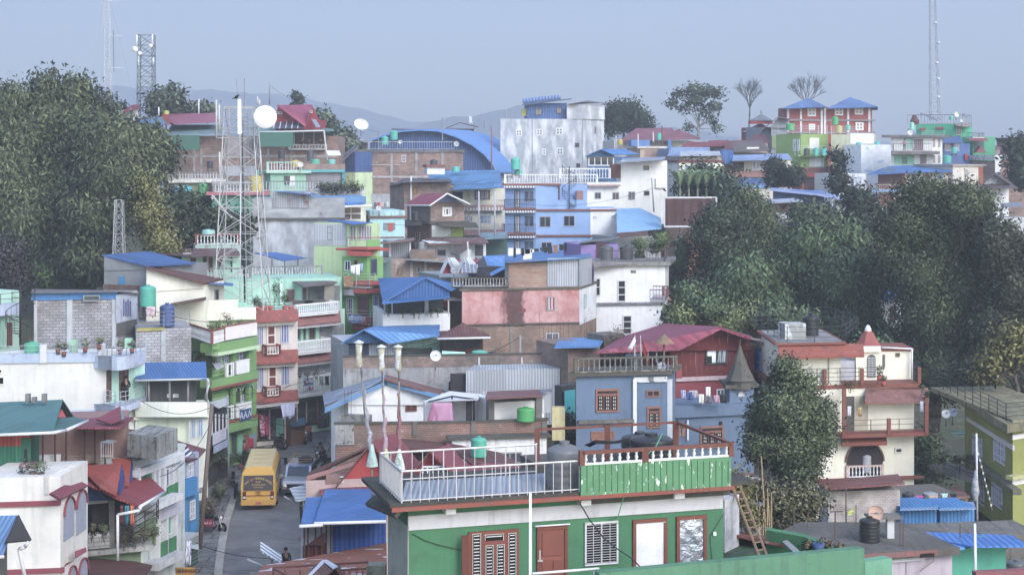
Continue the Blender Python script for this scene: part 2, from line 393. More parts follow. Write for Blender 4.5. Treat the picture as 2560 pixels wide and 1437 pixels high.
# ---------------------------------------------------------------- rooftop things
def tank(px,ytop,ybot,Y,wpx,h,label,stand=0,group='water tanks on the roofs',ribs=6,lidh=None):
 """ribbed plastic water tank, foot at ybot"""
 b=W(px,ybot,Y);r=wpx*Y/F/2;ht=(ybot-ytop)*Y/F;t=thing('water_tank',label,'water tank',b,group)
 body=ht*.82;prof=[(r*.98,0)]
 for i in range(ribs):
  z=body*(i+.5)/ribs;prof+=[(r*.96,z-body*.32/ribs),(r,z),(r*.96,z+body*.32/ribs)]
 prof+=[(r*.98,body),(r*.9,body+ht*.05),(r*.45,ht*.93),(r*.3,ht*.94),(0.001,ht*.94)]
 m=PN(h,.4,0,.4);MB().lathe(b,[(0.001,0)]+prof,20).bd('tank_body',m,t)
 MB().lathe(up(b,ht*.93),[(r*.28,0),(r*.28,ht*.07),(0.001,ht*.07)],12,smooth=False).bd('lid',PN(lidh or h,.45),t)
 if stand:
  mb=MB();hh=stand*Y/F
  for a in range(4):
   x,y=r*.75*(1 if a in(0,1)else-1),r*.75*(1 if a in(0,3)else-1);mb.tb(b+V3((x,y,-hh)),b+V3((x,y,0)),.04)
  for dz in(0,-hh*.5):
   q=[b+V3((r*.75*i,r*.75*j,dz-.03))for i,j in((1,1),(-1,1),(-1,-1),(1,-1),(1,1))];mb.path(q,.035)
  mb.bd('stand',PN('4a4a4c'),t)
 return t
def dish(px,py,Y,rpx,label,face=(-.3,-1,.5),h='cfd3d8',pole=.8,group='satellite dishes',solid=False,sy=1):
 c=W(px,py,Y);r=rpx*Y/F;t=thing('satellite_dish',label,'satellite dish',c,group);f=V3(face).normalized()
 dep=r*.32;prof=[(r*i/6,dep*(i/6)**2)for i in range(7)]+[(r*.99,dep+.015)]+[(r*i/6,dep*(i/6)**2-.03)for i in range(6,-1,-1)]
 MB().lathe(c-f*dep*.5,[(max(a,.001),z)for a,z in prof],20,ax=f).bd('reflector',PN(h,.5),t)
 fp=c+f*r*.9;mb=MB();mb.tb(c-f*dep*.5,fp,.02)
 for a in(-1,1):mb.tb(c+V3((a*r*.8,0,0))+f*dep*.4,fp,.012,3)
 mb.tb(fp,fp+f*.12,.05,6);mb.bd('feed_arm',PN('6a6c70'),t)
 if pole:
  b=c-f*r*.3;MB().tb(b,V3((b.x,b.y,b.z-pole)),.045,6).tb(b,c-f*dep*.5,.04,5).bd('mast',PN('77797c'),t)
 return t
def pole(name,label,cat,px,y0,y1,Y,r=.05,h='8c8f94',n=6,px1=None,group=None):
 a,b=W(px,y1,Y),W(px1 if px1 is not None else px,y0,Y);return tag(MB().tb(a,b,r,n,r*.8).bd(name,PN(h),None,a),label,cat,group)
def ball(mb,c,r,sz=1,m=0,n=12,ax=None):
 prof=[(max(.001,r*math.sin(t)),-r*sz*math.cos(t))for t in[math.pi*i/8 for i in range(9)]];return mb.lathe(c,prof,n,m,ax)
# ---------------------------------------------------------------- foliage
def leafmesh(pts,nrm,size,droop=0.0,aspect=2.2,rg=None,tint=None):
 """one small folded leaf-blade per point; returns verts, faces, tint arrays"""
 rg=rg or nrng;n=len(pts);a=rg.normal(size=(n,3));a+=nrm*.6;a[:,2]-=droop;a/=np.linalg.norm(a,axis=1)[:,None]
 b=rg.normal(size=(n,3));b-=(b*a).sum(1)[:,None]*a;b/=np.linalg.norm(b,axis=1)[:,None]
 s=size*rg.uniform(.6,1.4,n)[:,None];L=a*s*aspect;Wd=b*s*.5
 V=np.stack([pts-L*.5,pts+Wd,pts+L*.5,pts-Wd],1).reshape(-1,3)
 return V,np.arange(4*n).reshape(-1,4)
def mesh_np(name,V,Fc,mat,parent,tint):
 tint,on=tint[:,0],tint[:,1:]
 base=np.array((parent['wx'],parent['wy'],parent['wz']))if parent is not None else np.zeros(3)
 me=bpy.data.meshes.new(name);n=len(Fc);me.vertices.add(len(V));me.vertices.foreach_set('co',(V-base).astype(np.float32).ravel())
 me.loops.add(4*n);me.loops.foreach_set('vertex_index',Fc.astype(np.int32).ravel());me.polygons.add(n)
 me.polygons.foreach_set('loop_start',np.arange(0,4*n,4,dtype=np.int32));me.polygons.foreach_set('loop_total',np.full(n,4,dtype=np.int32))
 me.update();me.materials.append(mat);at=me.attributes.new('tint','FLOAT','FACE');at.data.foreach_set('value',tint.astype(np.float32));at=me.attributes.new('outn','FLOAT_VECTOR','FACE');at.data.foreach_set('vector',on.astype(np.float32).ravel())
 o=bpy.data.objects.new(name,me);C.objects.link(o)
 if parent is not None:o.parent=parent
 o['wx'],o['wy'],o['wz']=[float(x)for x in base];return o
def crown_arrays(lobes,n,size,droop,clump=.9,seed=1,aspect=2.2,shell=.45,per=26):
 """lobes = [(centre, radius vector)]; leaves gather in clumps near the lobes' outside"""
 rg=np.random.default_rng(seed);vol=np.array([abs(r[0]*r[1]*r[2])**(2/3)for c,r in lobes]);vol/=vol.sum();VS,TS=[],[]
 for(c,r),w_ in zip(lobes,vol):
  k=max(2,int(n*w_/per));d=rg.normal(size=(k,3));d/=np.linalg.norm(d,axis=1)[:,None];rad=shell+(1-shell)*rg.uniform(0,1,k)**.5
  rad*=.86+.17*rg.normal(size=k);cc=np.array(c)+d*rad[:,None]*np.array(r);t0=np.clip(.25+.42*rg.normal(size=k)+.35*d[:,2],0,1)  # clump tint random, upper clumps paler: light from above put into the colour
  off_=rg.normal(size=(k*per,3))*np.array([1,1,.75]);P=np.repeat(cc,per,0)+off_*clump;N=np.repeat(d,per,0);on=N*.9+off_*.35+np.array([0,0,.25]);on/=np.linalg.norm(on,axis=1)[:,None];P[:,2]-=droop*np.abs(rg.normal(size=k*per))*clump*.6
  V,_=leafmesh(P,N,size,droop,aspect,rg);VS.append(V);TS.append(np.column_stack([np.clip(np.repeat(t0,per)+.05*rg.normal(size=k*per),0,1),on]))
 V=np.concatenate(VS);return V,np.arange(len(V)).reshape(-1,4),np.concatenate(TS)
def limb(mb,a,b,r0,r1,bend=.12,seed=0,n=6,seg=4):
 rg=random.Random(seed);a=V3(a);b=V3(b);L=(b-a).length;p=a;pr=r0
 for i in range(1,seg+1):
  q=a.lerp(b,i/seg)
  if i<seg:q=q+V3((rg.uniform(-1,1),rg.uniform(-1,1),rg.uniform(-.3,.3)))*L*bend
  r=r0+(r1-r0)*i/seg;mb.tb(p,q,pr,n,r);p,pr=q,r
 return mb
def tree(name,label,Y,base,lobes,n=6000,size=.16,cols=('39502f','64794a'),droop=.2,clump=.7,group=None,trunk=.28,bark='6a5f55',seed=1,cat='tree',aspect=2.2,depth=.8,shell=.45,per=26,bare=0):
 """base=(px,py); lobes=[(px,py,rx_px,ry_px[,dY])] read off the picture at depth Y; crown depth follows its width"""
 b=W(base[0],base[1],Y);t=thing(name,label,cat,b,group);rg=random.Random(seed);Ls=[]
 for l in lobes:
  px,py,rx,ry=l[:4];dy=l[4]if len(l)>4 else rg.uniform(-1,1)*rx*Y/F*.5
  c=W(px,py,Y);Ls.append(((c.x,c.y+dy,c.z),(rx*Y/F,max(rx*depth,6)*Y/F,ry*Y/F)))
 mb=MB();cx=sum(l[0][0]for l in Ls)/len(Ls);cz=sum(l[0][2]for l in Ls)/len(Ls);zlow=min(l[0][2]-l[1][2]*.4 for l in Ls)
 fork=V3((b.x+(cx-b.x)*.4,b.y,b.z+max(.3,(zlow-b.z))*.9+(cz-zlow)*.1));limb(mb,b-V3((0,0,.5)),fork,trunk,trunk*.65,.05,seed,8)
 for i,(c,r)in enumerate(Ls):
  e=V3(c);limb(mb,fork,e,trunk*.42,trunk*.12,.08,seed+i,5)
  for k in range(3):
   d=V3((rg.uniform(-1,1)*r[0],rg.uniform(-1,1)*r[1],rg.uniform(-.3,1)*r[2]))*.8;limb(mb,e.lerp(fork,.3*rg.random()),e+d,trunk*.14,trunk*.04,.1,seed+9*k,4,3)
 mb.bd('trunk',BARK(bark),t)
 if n:
  V,Fc,T=crown_arrays(Ls,n,size,droop,clump,seed,aspect,shell,per);mesh_np('crown',V,Fc,LEAF(*cols),t,T)
 return t
def bare_tree(name,label,Y,base,top,spread,seed=1,trunk=.16,h='77777c',levels=5,start=.4,fan=.55):
 b=W(base[0],base[1],Y);tp=W(top[0],top[1],Y);t=thing(name,label,'tree',b,'bare trees on the ridge');rg=random.Random(seed);mb=MB();bm=MB();L=(tp-b).length
 fork=b.lerp(tp,start);limb(mb,b,fork,trunk,trunk*.7,.02,seed)
 def grow(p,d,l,r,lv,m):
  q=p+d*l;m.tb(p,q,r,3,r*.7)
  if lv<=0:return
  for k in range(3 if lv>1 else 2):
   dd=(d+V3((rg.uniform(-1,1),rg.uniform(-1,1),rg.uniform(-.25,.6)))*fan).normalized();grow(q if k else p.lerp(q,.6),dd,l*rg.uniform(.62,.85),r*.62,lv-1,m)
 for k in range(6):
  a=k/5*2-1;grow(fork,V3((a*spread,rg.uniform(-.4,.4),1)).normalized(),L*(1-start)*.34,trunk*.5,levels-1,bm)
 mb.bd('trunk',BARK(h),t);bm.bd('branches',BARK(h),t);return t
def shrub(name,label,px,py,Y,rx,ry,n=500,size=.07,cols=('3c5230','6c8050'),seed=1,group=None,cat='shrub',droop=0,pot=None):
 c=W(px,py,Y);k=Y/F;V,Fc,T=crown_arrays([((c.x,c.y,c.z),(rx*k,rx*k*.8,ry*k))],n,size,droop,rx*k*.3,seed,2.0,.3,12)
 if pot:
  b=W(px,py+ry,Y);t=thing(name,label,cat,b-V3((0,0,.25)),group);MB().lathe(b-V3((0,0,.3)),[(.001,0),(.12,0),(.17,.3),(.15,.3),(.001,.26)],10).bd('pot',PN(pot),t)
  mesh_np('foliage',V,Fc,LEAF(*cols),t,T);return t
 b=W(px,py+ry,Y);t=thing(name,label,cat,b,group);mesh_np('foliage',V,Fc,LEAF(*cols),t,T)
 mb=MB()
 for i in range(4):mb.tb(b+V3((rng.uniform(-.1,.1),0,-.3)),c+V3((rng.uniform(-1,1)*rx*k*.5,0,rng.uniform(0,.6)*ry*k)),.02,4,.01)
 mb.bd('stem',BARK('6b6250'),t);return t
def cloth(name,label,cat,pts,mat,group=None,wav=.05,nx=8,ny=5,th=.012,parent=None):
 """hanging cloth over the quad pts (tl, tr, br, bl as 3-D points), rippled, closed thin solid"""
 tl,tr,br,bl=pts;n=(tr-tl).cross(bl-tl).normalized();vs=[];ph=rng.uniform(0,6)
 for s_ in(0,1):
  for j in range(ny+1):
   for i in range(nx+1):
    u,v=i/nx,j/ny;p=tl.lerp(tr,u).lerp(bl.lerp(br,u),v);vs.append(p+n*(wav*math.sin(u*11+ph+v*2)*(.3+v)+s_*th))
 fs=[];K=(nx+1)*(ny+1)
 for j in range(ny):
  for i in range(nx):
   a=j*(nx+1)+i;q=(a,a+1,a+nx+2,a+nx+1);fs+=[q,tuple(x+K for x in q[::-1])]
 bd=[i for i in range(nx+1)]+[j*(nx+1)+nx for j in range(1,ny+1)]+[ny*(nx+1)+i for i in range(nx-1,-1,-1)]+[j*(nx+1)for j in range(ny-1,0,-1)]
 for a,b in zip(bd,bd[1:]+bd[:1]):fs.append((b,a,a+K,b+K))
 mb=MB().add(vs,fs,0,True);o=mb.bd(name,mat,parent,pts[0])
 if parent is None:tag(o,label,cat,group)
 return o
def wins(h,face,L,**k):
 for q in L:h.win(face,*q,**k)
def box_at(name,label,cat,px,y0,y1,Y,wpx,depth,mat,group=None,rz=0):
 c=W(px,y1,Y);return tag(MB().box((c.x,c.y,c.z),wpx*Y/F,depth,(y1-y0)*Y/F,rz).bd(name,mat,None,c),label,cat,group)
def slabroof(name,label,pts,mat,th=.08,cat='roof',posts=0,pz=2.2,pm='5a5a5c'):
 """free-standing awning or shed roof: plate plus posts"""
 P=[W(*p)for p in pts];t=thing(name,label,cat,P[0]);plate(P,th,mat,'roof_sheet',t)
 for i in range(posts):
  p=P[i];MB().tb(V3((p.x,p.y,p.z-pz)),V3((p.x,p.y,p.z-.02)),.04,5).bd('post',PN(pm),t)
 return t
def text(s,loc,size,mat,parent,face=(0,-1,0),th=.01,align='CENTER',name='lettering',tilt=0):
 cu=bpy.data.curves.new(name,'FONT');cu.body=s;cu.size=size;cu.extrude=th;cu.align_x=align;cu.align_y='CENTER'
 tmp=bpy.data.objects.new('tmp',cu);C.objects.link(tmp);bpy.context.view_layer.update();me=bpy.data.meshes.new_from_object(tmp);bpy.data.objects.remove(tmp)
 f=V3(face).normalized();x=V3((-f.y,f.x,0)).normalized();y=f.cross(x);M=Matrix((x,y,f)).transposed()
 if tilt:M=M@Matrix.Rotation(tilt,3,'Z')
 base=V3((parent['wx'],parent['wy'],parent['wz']));M4=M.to_4x4();M4.translation=V3(loc)-base;me.transform(M4)
 me.materials.clear();me.materials.append(mat);o=bpy.data.objects.new(name,me);C.objects.link(o);o.parent=parent;o['wx'],o['wy'],o['wz']=base;return o
#  ground, road, far hills, haze
def sheet(name,xs,ys,zf,mat,kind='structure',off=0.0):
 nx,ny=len(xs),len(ys);V=[(x,y,zf(x,y)+off)for y in ys for x in xs]
 Fc=[(j*nx+i,j*nx+i+1,(j+1)*nx+i+1,(j+1)*nx+i)for j in range(ny-1)for i in range(nx-1)]
 mb=MB().add(V,Fc,0,True);return tag(mb.bd(name,mat),kind=kind)
tg=NT('earth',.95);nz=tg.noise(tg.coord(kind='Object'),.25,8,.7)
v_=tg.mix(tg.ramp(nz,.35,.65),lin('4c4a3a'),lin('3e4a2e'));v_=tg.mix(tg.ramp(tg.noise(tg.coord(kind='Object',off=5),.9,6,.7),.55,.7),v_,lin('6b6556'));tg.col(v_);tg.bump(nz,.6,.2)
ROADC=[(84,-14.6,-10.6),(92,-15.3,-11.0)]
def rx(px,py,z=-22.2):
 Y=-z*F/(py-YH);return(px-1280)*Y/F,Y
# kerb lines of the street as seen in the picture, on the street's level
Lk=[(556,1560),(556,1437),(562,1380),(574,1310),(596,1240),(622,1190),(655,1140),(700,1100),(738,1072),(752,1050)]
Rk=[(790,1560),(772,1437),(752,1330),(748,1260),(772,1185),(800,1130),(822,1085),(830,1050),(832,1036),(830,1020)]
def zroad(Y):return float(np.interp(Y,[60,85,125,150],[-22.2,-22.2,-22.2,-21.9]))
def terr(x,Y):
 z=gz(x,Y)-.15
 if x<0 and 70<Y<152:z=min(z,-22.5)
 return z+(.5*math.sin(x*.13)*math.sin(Y*.11)if Y>152 or x>5 else 0)
xs=[-900,-500,-300]+[x*4.0 for x in range(-40,45)]+[300,500,900]
ys=[-30,0,20]+[30+4.0*i for i in range(100)]+[460,520,600,700]
sheet('terrain',xs,ys,lambda x,y:terr(x,y),tg.m)
asph=NT('asphalt',.9);n_=asph.noise(asph.coord(kind='Object'),.35,8,.72);n2_=asph.noise(asph.coord(.25,1.2,'Object'),.7,5,.6)
v_=asph.mix(asph.ramp(n_,.35,.68),lin('5c5d60'),lin('77777a'));v_=asph.mix(asph.ramp(n2_,.55,.66,0,.5),v_,lin('403f42'));asph.col(v_);asph.bump(asph.noise(asph.coord(kind='Object'),14,3),.3,.01)
mb=MB();V=[]
for(a,b)in zip(Lk,Rk):
 xl,yl=rx(*a);xr,yr=rx(*b)
 for k in range(9):
  t=k/8;V.append((xl+(xr-xl)*t,yl+(yr-yl)*t,-22.2+.05*math.sin(math.pi*t)))
mb.add(V,[(j*9+i,j*9+i+1,j*9+i+10,j*9+i+9)for j in range(len(Lk)-1)for i in range(8)],0,True)
tag(mb.bd('road',asph.m),kind='structure')
# dusty yard at the head of the street
dus=NT('dust',.95);n_=dus.noise(dus.coord(.3,1.5,'Object'),.8,7,.7);dus.col(dus.mix(dus.ramp(n_,.35,.65),lin('77726c'),lin('98918a')))
x0,y0=rx(600,1150);x1,y1=rx(835,1012)
tag(MB().pr([V3((x0-4,y0-4,-22.32)),V3((x1+3,y0+2,-22.32)),V3((x1+3,y1+3,-22.32)),V3((x0-4,y1+3,-22.32))],(0,0,.08)).bd('yard',dus.m),kind='structure')
# pavement, kerb and drain channel on the left
pv=NT('paving',.9);x_=pv.n('TexBrick');pv.L(pv.coord(kind='Object'),x_.inputs['Vector']);x_.offset=.5
x_.inputs['Scale'].default_value=1;x_.inputs['Brick Width'].default_value=1.6;x_.inputs['Row Height'].default_value=1.1;x_.inputs['Mortar Size'].default_value=.05
x_.inputs['Color1'].default_value=lin('77777a');x_.inputs['Color2'].default_value=lin('606063');x_.inputs['Mortar'].default_value=lin('3a3a3c')
pv.col(pv.mix(pv.ramp(pv.noise(pv.coord(kind='Object'),1.3,6,.7),.45,.7),x_.outputs['Color'],lin('4f4d49')))
def ribbon(name,line,w0,w1,z,th,m):
 P=[V3((*rx(*p),0))for p in line];mb=MB();L_=[]
 for i,p in enumerate(P):
  d=(P[min(i+1,len(P)-1)]-P[max(i-1,0)]).normalized();n=V3((-d.y,d.x,0));L_.append((p+n*w0,p+n*w1))
 for(a,b),(c,d)in zip(L_[:-1],L_[1:]):
  mb.pr([V3((q.x,q.y,z))for q in(a,b,d,c)],(0,0,th))
 return tag(mb.bd(name,m),kind='structure')
ribbon('pavement',Lk[:8],.45,3.2,-22.5,.42,pv.m)
ribbon('kerb',Lk[:8],.0,.44,-22.5,.47,CONC('a5a29c',.2))
ribbon('kerb',[(a+6,b)for a,b in Rk[:8]],-.4,-.05,-22.5,.42,CONC('9a978f',.3))
# far ridges, wooded, built as real relief kilometres away, haze put into their colour
def ridge(name,Y,prof,mat,seed):
 r_=random.Random(seed);xs_=np.linspace(-600,3200,240);top=[]
 for x in xs_:
  py=float(np.interp(x,[p[0]for p in prof],[p[1]for p in prof]));py+=2.2*math.sin(x*.03+seed)+1.8*math.sin(x*.081)+r_.uniform(-1.6,1.6);top.append(W(x,py,Y))
 mb=MB();n=len(top);rows=[]
 for k,(dy,dz)in enumerate(((-.25,-.16),(-.12,-.07),(-.04,-.02),(0,0),(.1,-.03),(.3,-.14))):
  rows+=[(p.x*(1+dy),Y*(1+dy),p.z+dz*Y+(4*r_.uniform(-1,1)if k in(1,2)else 0))for p in top]
 mb.add(rows,[(j*n+i,j*n+i+1,(j+1)*n+i+1,(j+1)*n+i)for j in range(5)for i in range(n-1)],0,True);return tag(mb.bd(name,mat),kind='structure')
fm=NT('hazed_wood',.95);n_=fm.noise(fm.coord(kind='Object'),.02,6);fm.col(fm.mix(n_,lin('76848c'),lin('8a969c')))
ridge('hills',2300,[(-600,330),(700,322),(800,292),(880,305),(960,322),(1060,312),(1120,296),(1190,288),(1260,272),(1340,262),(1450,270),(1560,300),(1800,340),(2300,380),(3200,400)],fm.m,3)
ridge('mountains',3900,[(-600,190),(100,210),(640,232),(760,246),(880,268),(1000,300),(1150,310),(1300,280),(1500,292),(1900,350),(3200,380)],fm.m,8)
hz=bpy.data.materials.new('haze_air');hz.use_nodes=True;t_=hz.node_tree;t_.nodes.remove(t_.nodes['Principled BSDF'])
pvn=t_.nodes.new('ShaderNodeVolumePrincipled');pvn.inputs['Density'].default_value=HAZE;pvn.inputs['Color'].default_value=(.80,.85,.95,1);pvn.inputs['Anisotropy'].default_value=.2
t_.links.new(pvn.outputs[0],t_.nodes['Material Output'].inputs['Volume'])
hb=MB().box((0,2400,-900),9000,5600,2000);tag(hb.bd('haze',hz),kind='stuff')
#  the green house in front
GRN='3f7a55';RED='8c4a3c'
g=H('green_house','large green painted house in front with brown doors and a railed roof terrace','house',[(970,51.2),(1020,48.5),(1808,51.6)],base=-17)
g.fp=[g.c[0],g.c[1],g.c[2],g.c[0]+g.c[2]-g.c[1]]
g.st(1262,PL(GRN,.3,'3c5a48'),i=1)
g.pa('side_plaster',0,971,1292,1019,1500,PL('8b8f88',.5),.03,.04)
# soffit slab, red edge band, mossy sloping eaves
g.slab(1258,1262.5,PL('c9c9cf',.2),.15,1,'ceiling_slab');g.slab(1244,1254,CONC('4a4843',.9),.72,1,'terrace_floor')
g.pa('soffit_band',1,1021,1262,1807,1297,PL('c4c5cc',.15),.06,.1);
g.rect(1,980,1241,1838,1251,.85,.12).bd('red_band',PL('8f4a3b',.3),g.o)
mb=MB();a=g.pt(1,985,1262,.85);
for q in([W(912,1258,52.5),W(934,1236,53.0),W(1012,1258,47.9),W(985,1288,47.4)],):plate(q,.12,None,mb=mb)
mb.bd('eave',CONC('4b4843',.9),g.o)
for x0,y0 in((1115,1272),(1453,1250),(1687,1233)):g.pa('beam_end',1,x0,y0,x0+25,y0+13,PL('dcdde0',.1),.45,.5)
# the double door with side lights
d=g.pa('double_door',1,1172,1326,1298,1520,PL('7a4337',.15),.08,.1)
for x0,x1,y0,y1 in((1181,1203,1334,1470),(1271,1291,1332,1470),(1214,1234,1363,1470),(1242,1262,1361,1470),(1212,1260,1335,1350)):
 g.rect(1,x0,y0,x1,y1,.095,.01).bd('glass',GL('17181c'),d);mb=MB()
 n_=int((y1-y0)/8)
 for k in range(n_+1 if y1-y0>20 else 1):g.rect(1,x0+4,y0+4+k*8,x1-4,y0+6.2+k*8,.11,.01,mb)
 for xx in(x0+.5,x1-1.7):g.rect(1,xx,y0,xx+1.2,y1,.112,.01,mb)
 g.rect(1,x0,y0-.6,x1,y0+.6,.114,.01,mb);mb.bd('grille',PN('c9c6c4'),d)
mb=MB();g.rect(1,1155,1338,1172,1520,.35,.05,mb);mb.bd('shutter',PL('6a3a30',.1),g.o)
d=g.win(1,1343,1315,1420,1520,PN('713d31'),PN('874a3b'),1,1,.1,'door')
mb=MB();g.rect(1,1356,1328,1408,1388,.07,.01,mb);g.rect(1,1356,1400,1380,1470,.07,.01,mb);g.rect(1,1384,1400,1408,1470,.07,.01,mb);mb.bd('door_panel',PN('7c4336'),d)
MB().box(g.pt(1,1351,1403,.12),.16,.05,.05).box(g.pt(1,1350,1399,.1),.05,.03,.3).bd('handle',PN('c8c9cc',.3,.6),d)
g.win(1,1463,1304,1546,1411,'c9cacd',GL('16171b'),2,1,.05,'window','c4c5c8',gn=17)
for x0,y0,x1,y1,m,lb in((1583,1297,1669,1520,PL('d9d9db',.25,'a9a9a9'),'white panelled door leaf'),(1692,1289,1768,1520,None,'door covered with creased silver foil')):
 if m is None:
  t=NT('foil',.35,.75,.5);n1=t.noise(t.coord(),2.2,5,.6);t.col(t.mix(t.ramp(n1,.3,.7),lin('8e95a3'),lin('c6ccd6')));t.bump(n1,1.0,.12);m=t.m
 d=g.win(1,x0,y0,x1,y1,PN('774034'),m,1,1,.11,'door',label=lb)
MB().tb(g.pt(1,1338,1315,.12),g.pt(1,1425,1309,.12),.025,6).bd('tube_lamp',PN('e4e5e8'),g.o)
MB().box(g.pt(1,1787,1338,.04),.1,.05,.12).bd('switch_box',PN('d5d7da'),g.o)
MB().lathe(g.pt(1,1292,1260,.6),[(.001,0),(.12,.02),(.16,.12),(.001,.14)],10).bd('ceiling_lamp',PN('b8b2ae'),g.o)
MB().path([g.pt(1,1030,1333,.03),g.pt(1,1062,1350,.04),g.pt(1,1100,1362,.05),g.pt(1,1155,1374,.05)],.012).bd('wire',DARKM(),g.o);mb=MB();mb.path([g.pt(1,1808,1285,.03),g.pt(1,1775,1340,.04),g.pt(1,1780,1400,.03)],.01)
mb.bd('wire',DARKM(),g.o)
# terrace: railings, parapet with balusters
zt=(YH-1244)*48.5/F
def gp(px,py,out,face=1):
 p=g.pt(face,px,py,out);return V3((p.x,p.y,zt+.02))
A0,A1,A2=gp(1005,1255,.68),gp(1448,1232,.68),gp(1463,1232,.68);Bk=g.c[0]-g.c[1];Bn=Bk.normalized()
L0=A0+Bn*3.1;mb=MB();rail3(mb,[L0,A0,A1],zt,zt+.95,'bars',.27,.026);rail3(mb,[L0+(A1-A0).normalized()*.05,A0+Bn*.03],zt,zt+.9,'bars',.09,.025)
rail3(mb,[L0,L0+(A1-A0).normalized()*5.2,L0+(A1-A0).normalized()*5.25+Bn*.1],zt,zt+.95,'bars',.34,.028)
mb.bd('railing',PN('b9b9bd',.5,.2),g.o)
def on_terr(px,out):return gp(px,0,out)
pa=g.rect(1,1452,1151,1828,1230,.84,.1).bd('parapet',PATCHY('52895f','ccd2cc',6,2.2,.6,.03,9),g.o)
mb=MB()
for k in range(25):
 xx=1452+376*k/24.5;g.rect(1,xx,1152,xx+1.2,1229,.855,.02,mb)
mb.bd('groove',PN('2c5a3c'),pa)
z1=g.pt(1,1640,1151,.8).z;mb=MB();p0,p1=g.ray(1,1454,.8),g.ray(1,1826,.8)
rail3(mb,[p0,p1],z1,z1+.43,'bal',.27);q0,q1=p0-g.n[1]*4.4,p1-g.n[1]*4.4
for u,v in((q0,q1),(p1,q1)):mb.pr([V3((u.x,u.y,z1+.34)),V3((v.x,v.y,z1+.34)),V3((v.x,v.y,z1+.42)),V3((u.x,u.y,z1+.42))],(0.1,.1,0),1)
for u in(q0,q1,(q0+q1)/2):mb.box((u.x,u.y,zt),.18,.18,z1-zt+.42,0,1)
for t_ in(.42,):mb.box(p0.lerp(p1,t_)+V3((0,0,z1)),.2,.2,.42,0,1)
mb.bd('balustrade',[PN('cdd2cf'),PN('6e3f33')],g.o)
rt=[g.ray(1,1452,.3),g.ray(1,1826,.3),g.ray(1,1826,.3)-g.n[1]*6.2,g.ray(1,1452,.3)-g.n[1]*6.2]
MB().pr([V3((p.x,p.y,zt-.5))for p in rt],(0,0,.46)).bd('rear_terrace',CONC('5a5954',.9),g.o)
fl=[g.ray(1,1000,.35),g.ray(1,1362,.35),g.ray(1,1362,-2.3),g.ray(1,1015,-2.3)];MB().pr([V3((p.x,p.y,zt+.005))for p in fl],(0,0,.02)).bd('tin_floor',CORR('9aa3b0',.1),g.o)
# things on the terrace
def on(px,ytop,ybot,Y):return(px,ytop,ybot,Y)
tank(1411,1102,1243,50.4,92,'64676c','tall grey ribbed water tank behind the white railing of the green house')
tank(1628,1082,1175,52.6,112,'2c2d31','flat topped black water tank behind the brown balustrade, the nearer one')
tank(1600,1079,1165,54.8,96,'303238','black water tank half hidden behind another on the green house terrace')
mb=MB();P=W(1448,1240,50)
mb.path([W(1445,1250,49.2),W(1475,1300,49),W(1510,1345,48.9),W(1545,1372,48.8),W(1580,1395,48.8),W(1625,1440,48.8)],.022,5)
tag(mb.bd('cable',PN('23262a'),None,W(1445,1250,49.2)),'thick dark cable running down across the green house wall','cable')
mb=MB();mb.path([W(1655,1084,52),W(1640,1115,51),W(1572,1180,50.2),W(1560,1240,50),W(1545,1290,50),W(1520,1303,50.5)],.02,5)
tag(mb.bd('hose',PN('3f9a72'),None,W(1655,1084,52)),'thin green hose hanging from the black tanks over the green parapet','hose')
pole('pipe_post','tall white square post in front of the green house door','post',1326,1232,1520,46.5,.065,'d4d6da',4)
for i,(a,b,c,d_)in enumerate(((1466,1101,1575,1093),(1470,1096,1560,1112))):pass
mb=MB();
for k in range(5):mb.path([W(1462+3*k,1112+k,53),W(1490,1100+2*k,52.7),W(1530,1104+k,52.6),W(1572,1096+2*k,52.5)],.02,4)
tag(mb.bd('hose',PN('26282c'),None,W(1462,1112,53)),'bundle of black hoses lying on the terrace beside the tanks','hose')
# ---------------- the low green garden wall at the bottom
lw=H('garden_wall','low smooth green parapet wall running along the bottom edge below the doors','wall',[(1498,45.3),(2161,48.2),(2175,52)],base=-16)
lw.fp=[lw.c[0],lw.c[1],lw.c[1]-lw.n[0]*.35,lw.c[0]-lw.n[0]*.35]
lw.st(1432,PL('4f8465',.4,'3f5a4a'),i=0)
w2=H('garden_wall','green planter wall with rubble and dry plants in its corner','wall',[(1915,54),(2010,53),(2110,50.8)],base=-16);w2.fp=[w2.c[0],w2.c[1],w2.c[2],w2.c[2]+V3((.1,.4,0)),w2.c[1]+V3((.1,.4,0)),w2.c[0]+V3((.1,.4,0))];w2.st(1341,PL('3f7d55',.3),i=1)
pole('railing_post','white pipe rail end beside the low green wall','rail',1487,1422,1470,46,.045,'c9ccd0');
tag(MB().tb(W(1330,1433,45),W(1497,1420,46),.04,6).bd('hand_rail',PN('c6c8c6'),None,W(1330,1433,45)),'pale pipe handrail in front of the brown door','rail')
for i,(px,py,rx_,lb)in enumerate(((2020,1362,16,'dry leafless potted plant at the left end of the green planter'),(2062,1358,22,'brownish withered plant beside the blue pot in the green planter'),(2100,1368,14,'yellowed low plant at the right end of the green planter'))):
 shrub('dry_plant',lb,px,py,50.2,rx_,16,260,.04,('6b5a45','9a8a62'),40+i,None,'plant')
tag(MB().lathe(W(2046,1385,50),[(.001,0),(.14,0),(.2,.35),(.17,.35),(.001,.3)],12).bd('plant_pot',PN('2f4b78'),None,W(2046,1385,50)),'small blue plant pot in the green planter','plant pot')
tr=H('extension_block','pale green low wall stub beyond the end of the green parapet','wall',[(2162,51),(2230,51.5)],.4,base=-16);tr.st(1404,PL('5f9e80',.2))
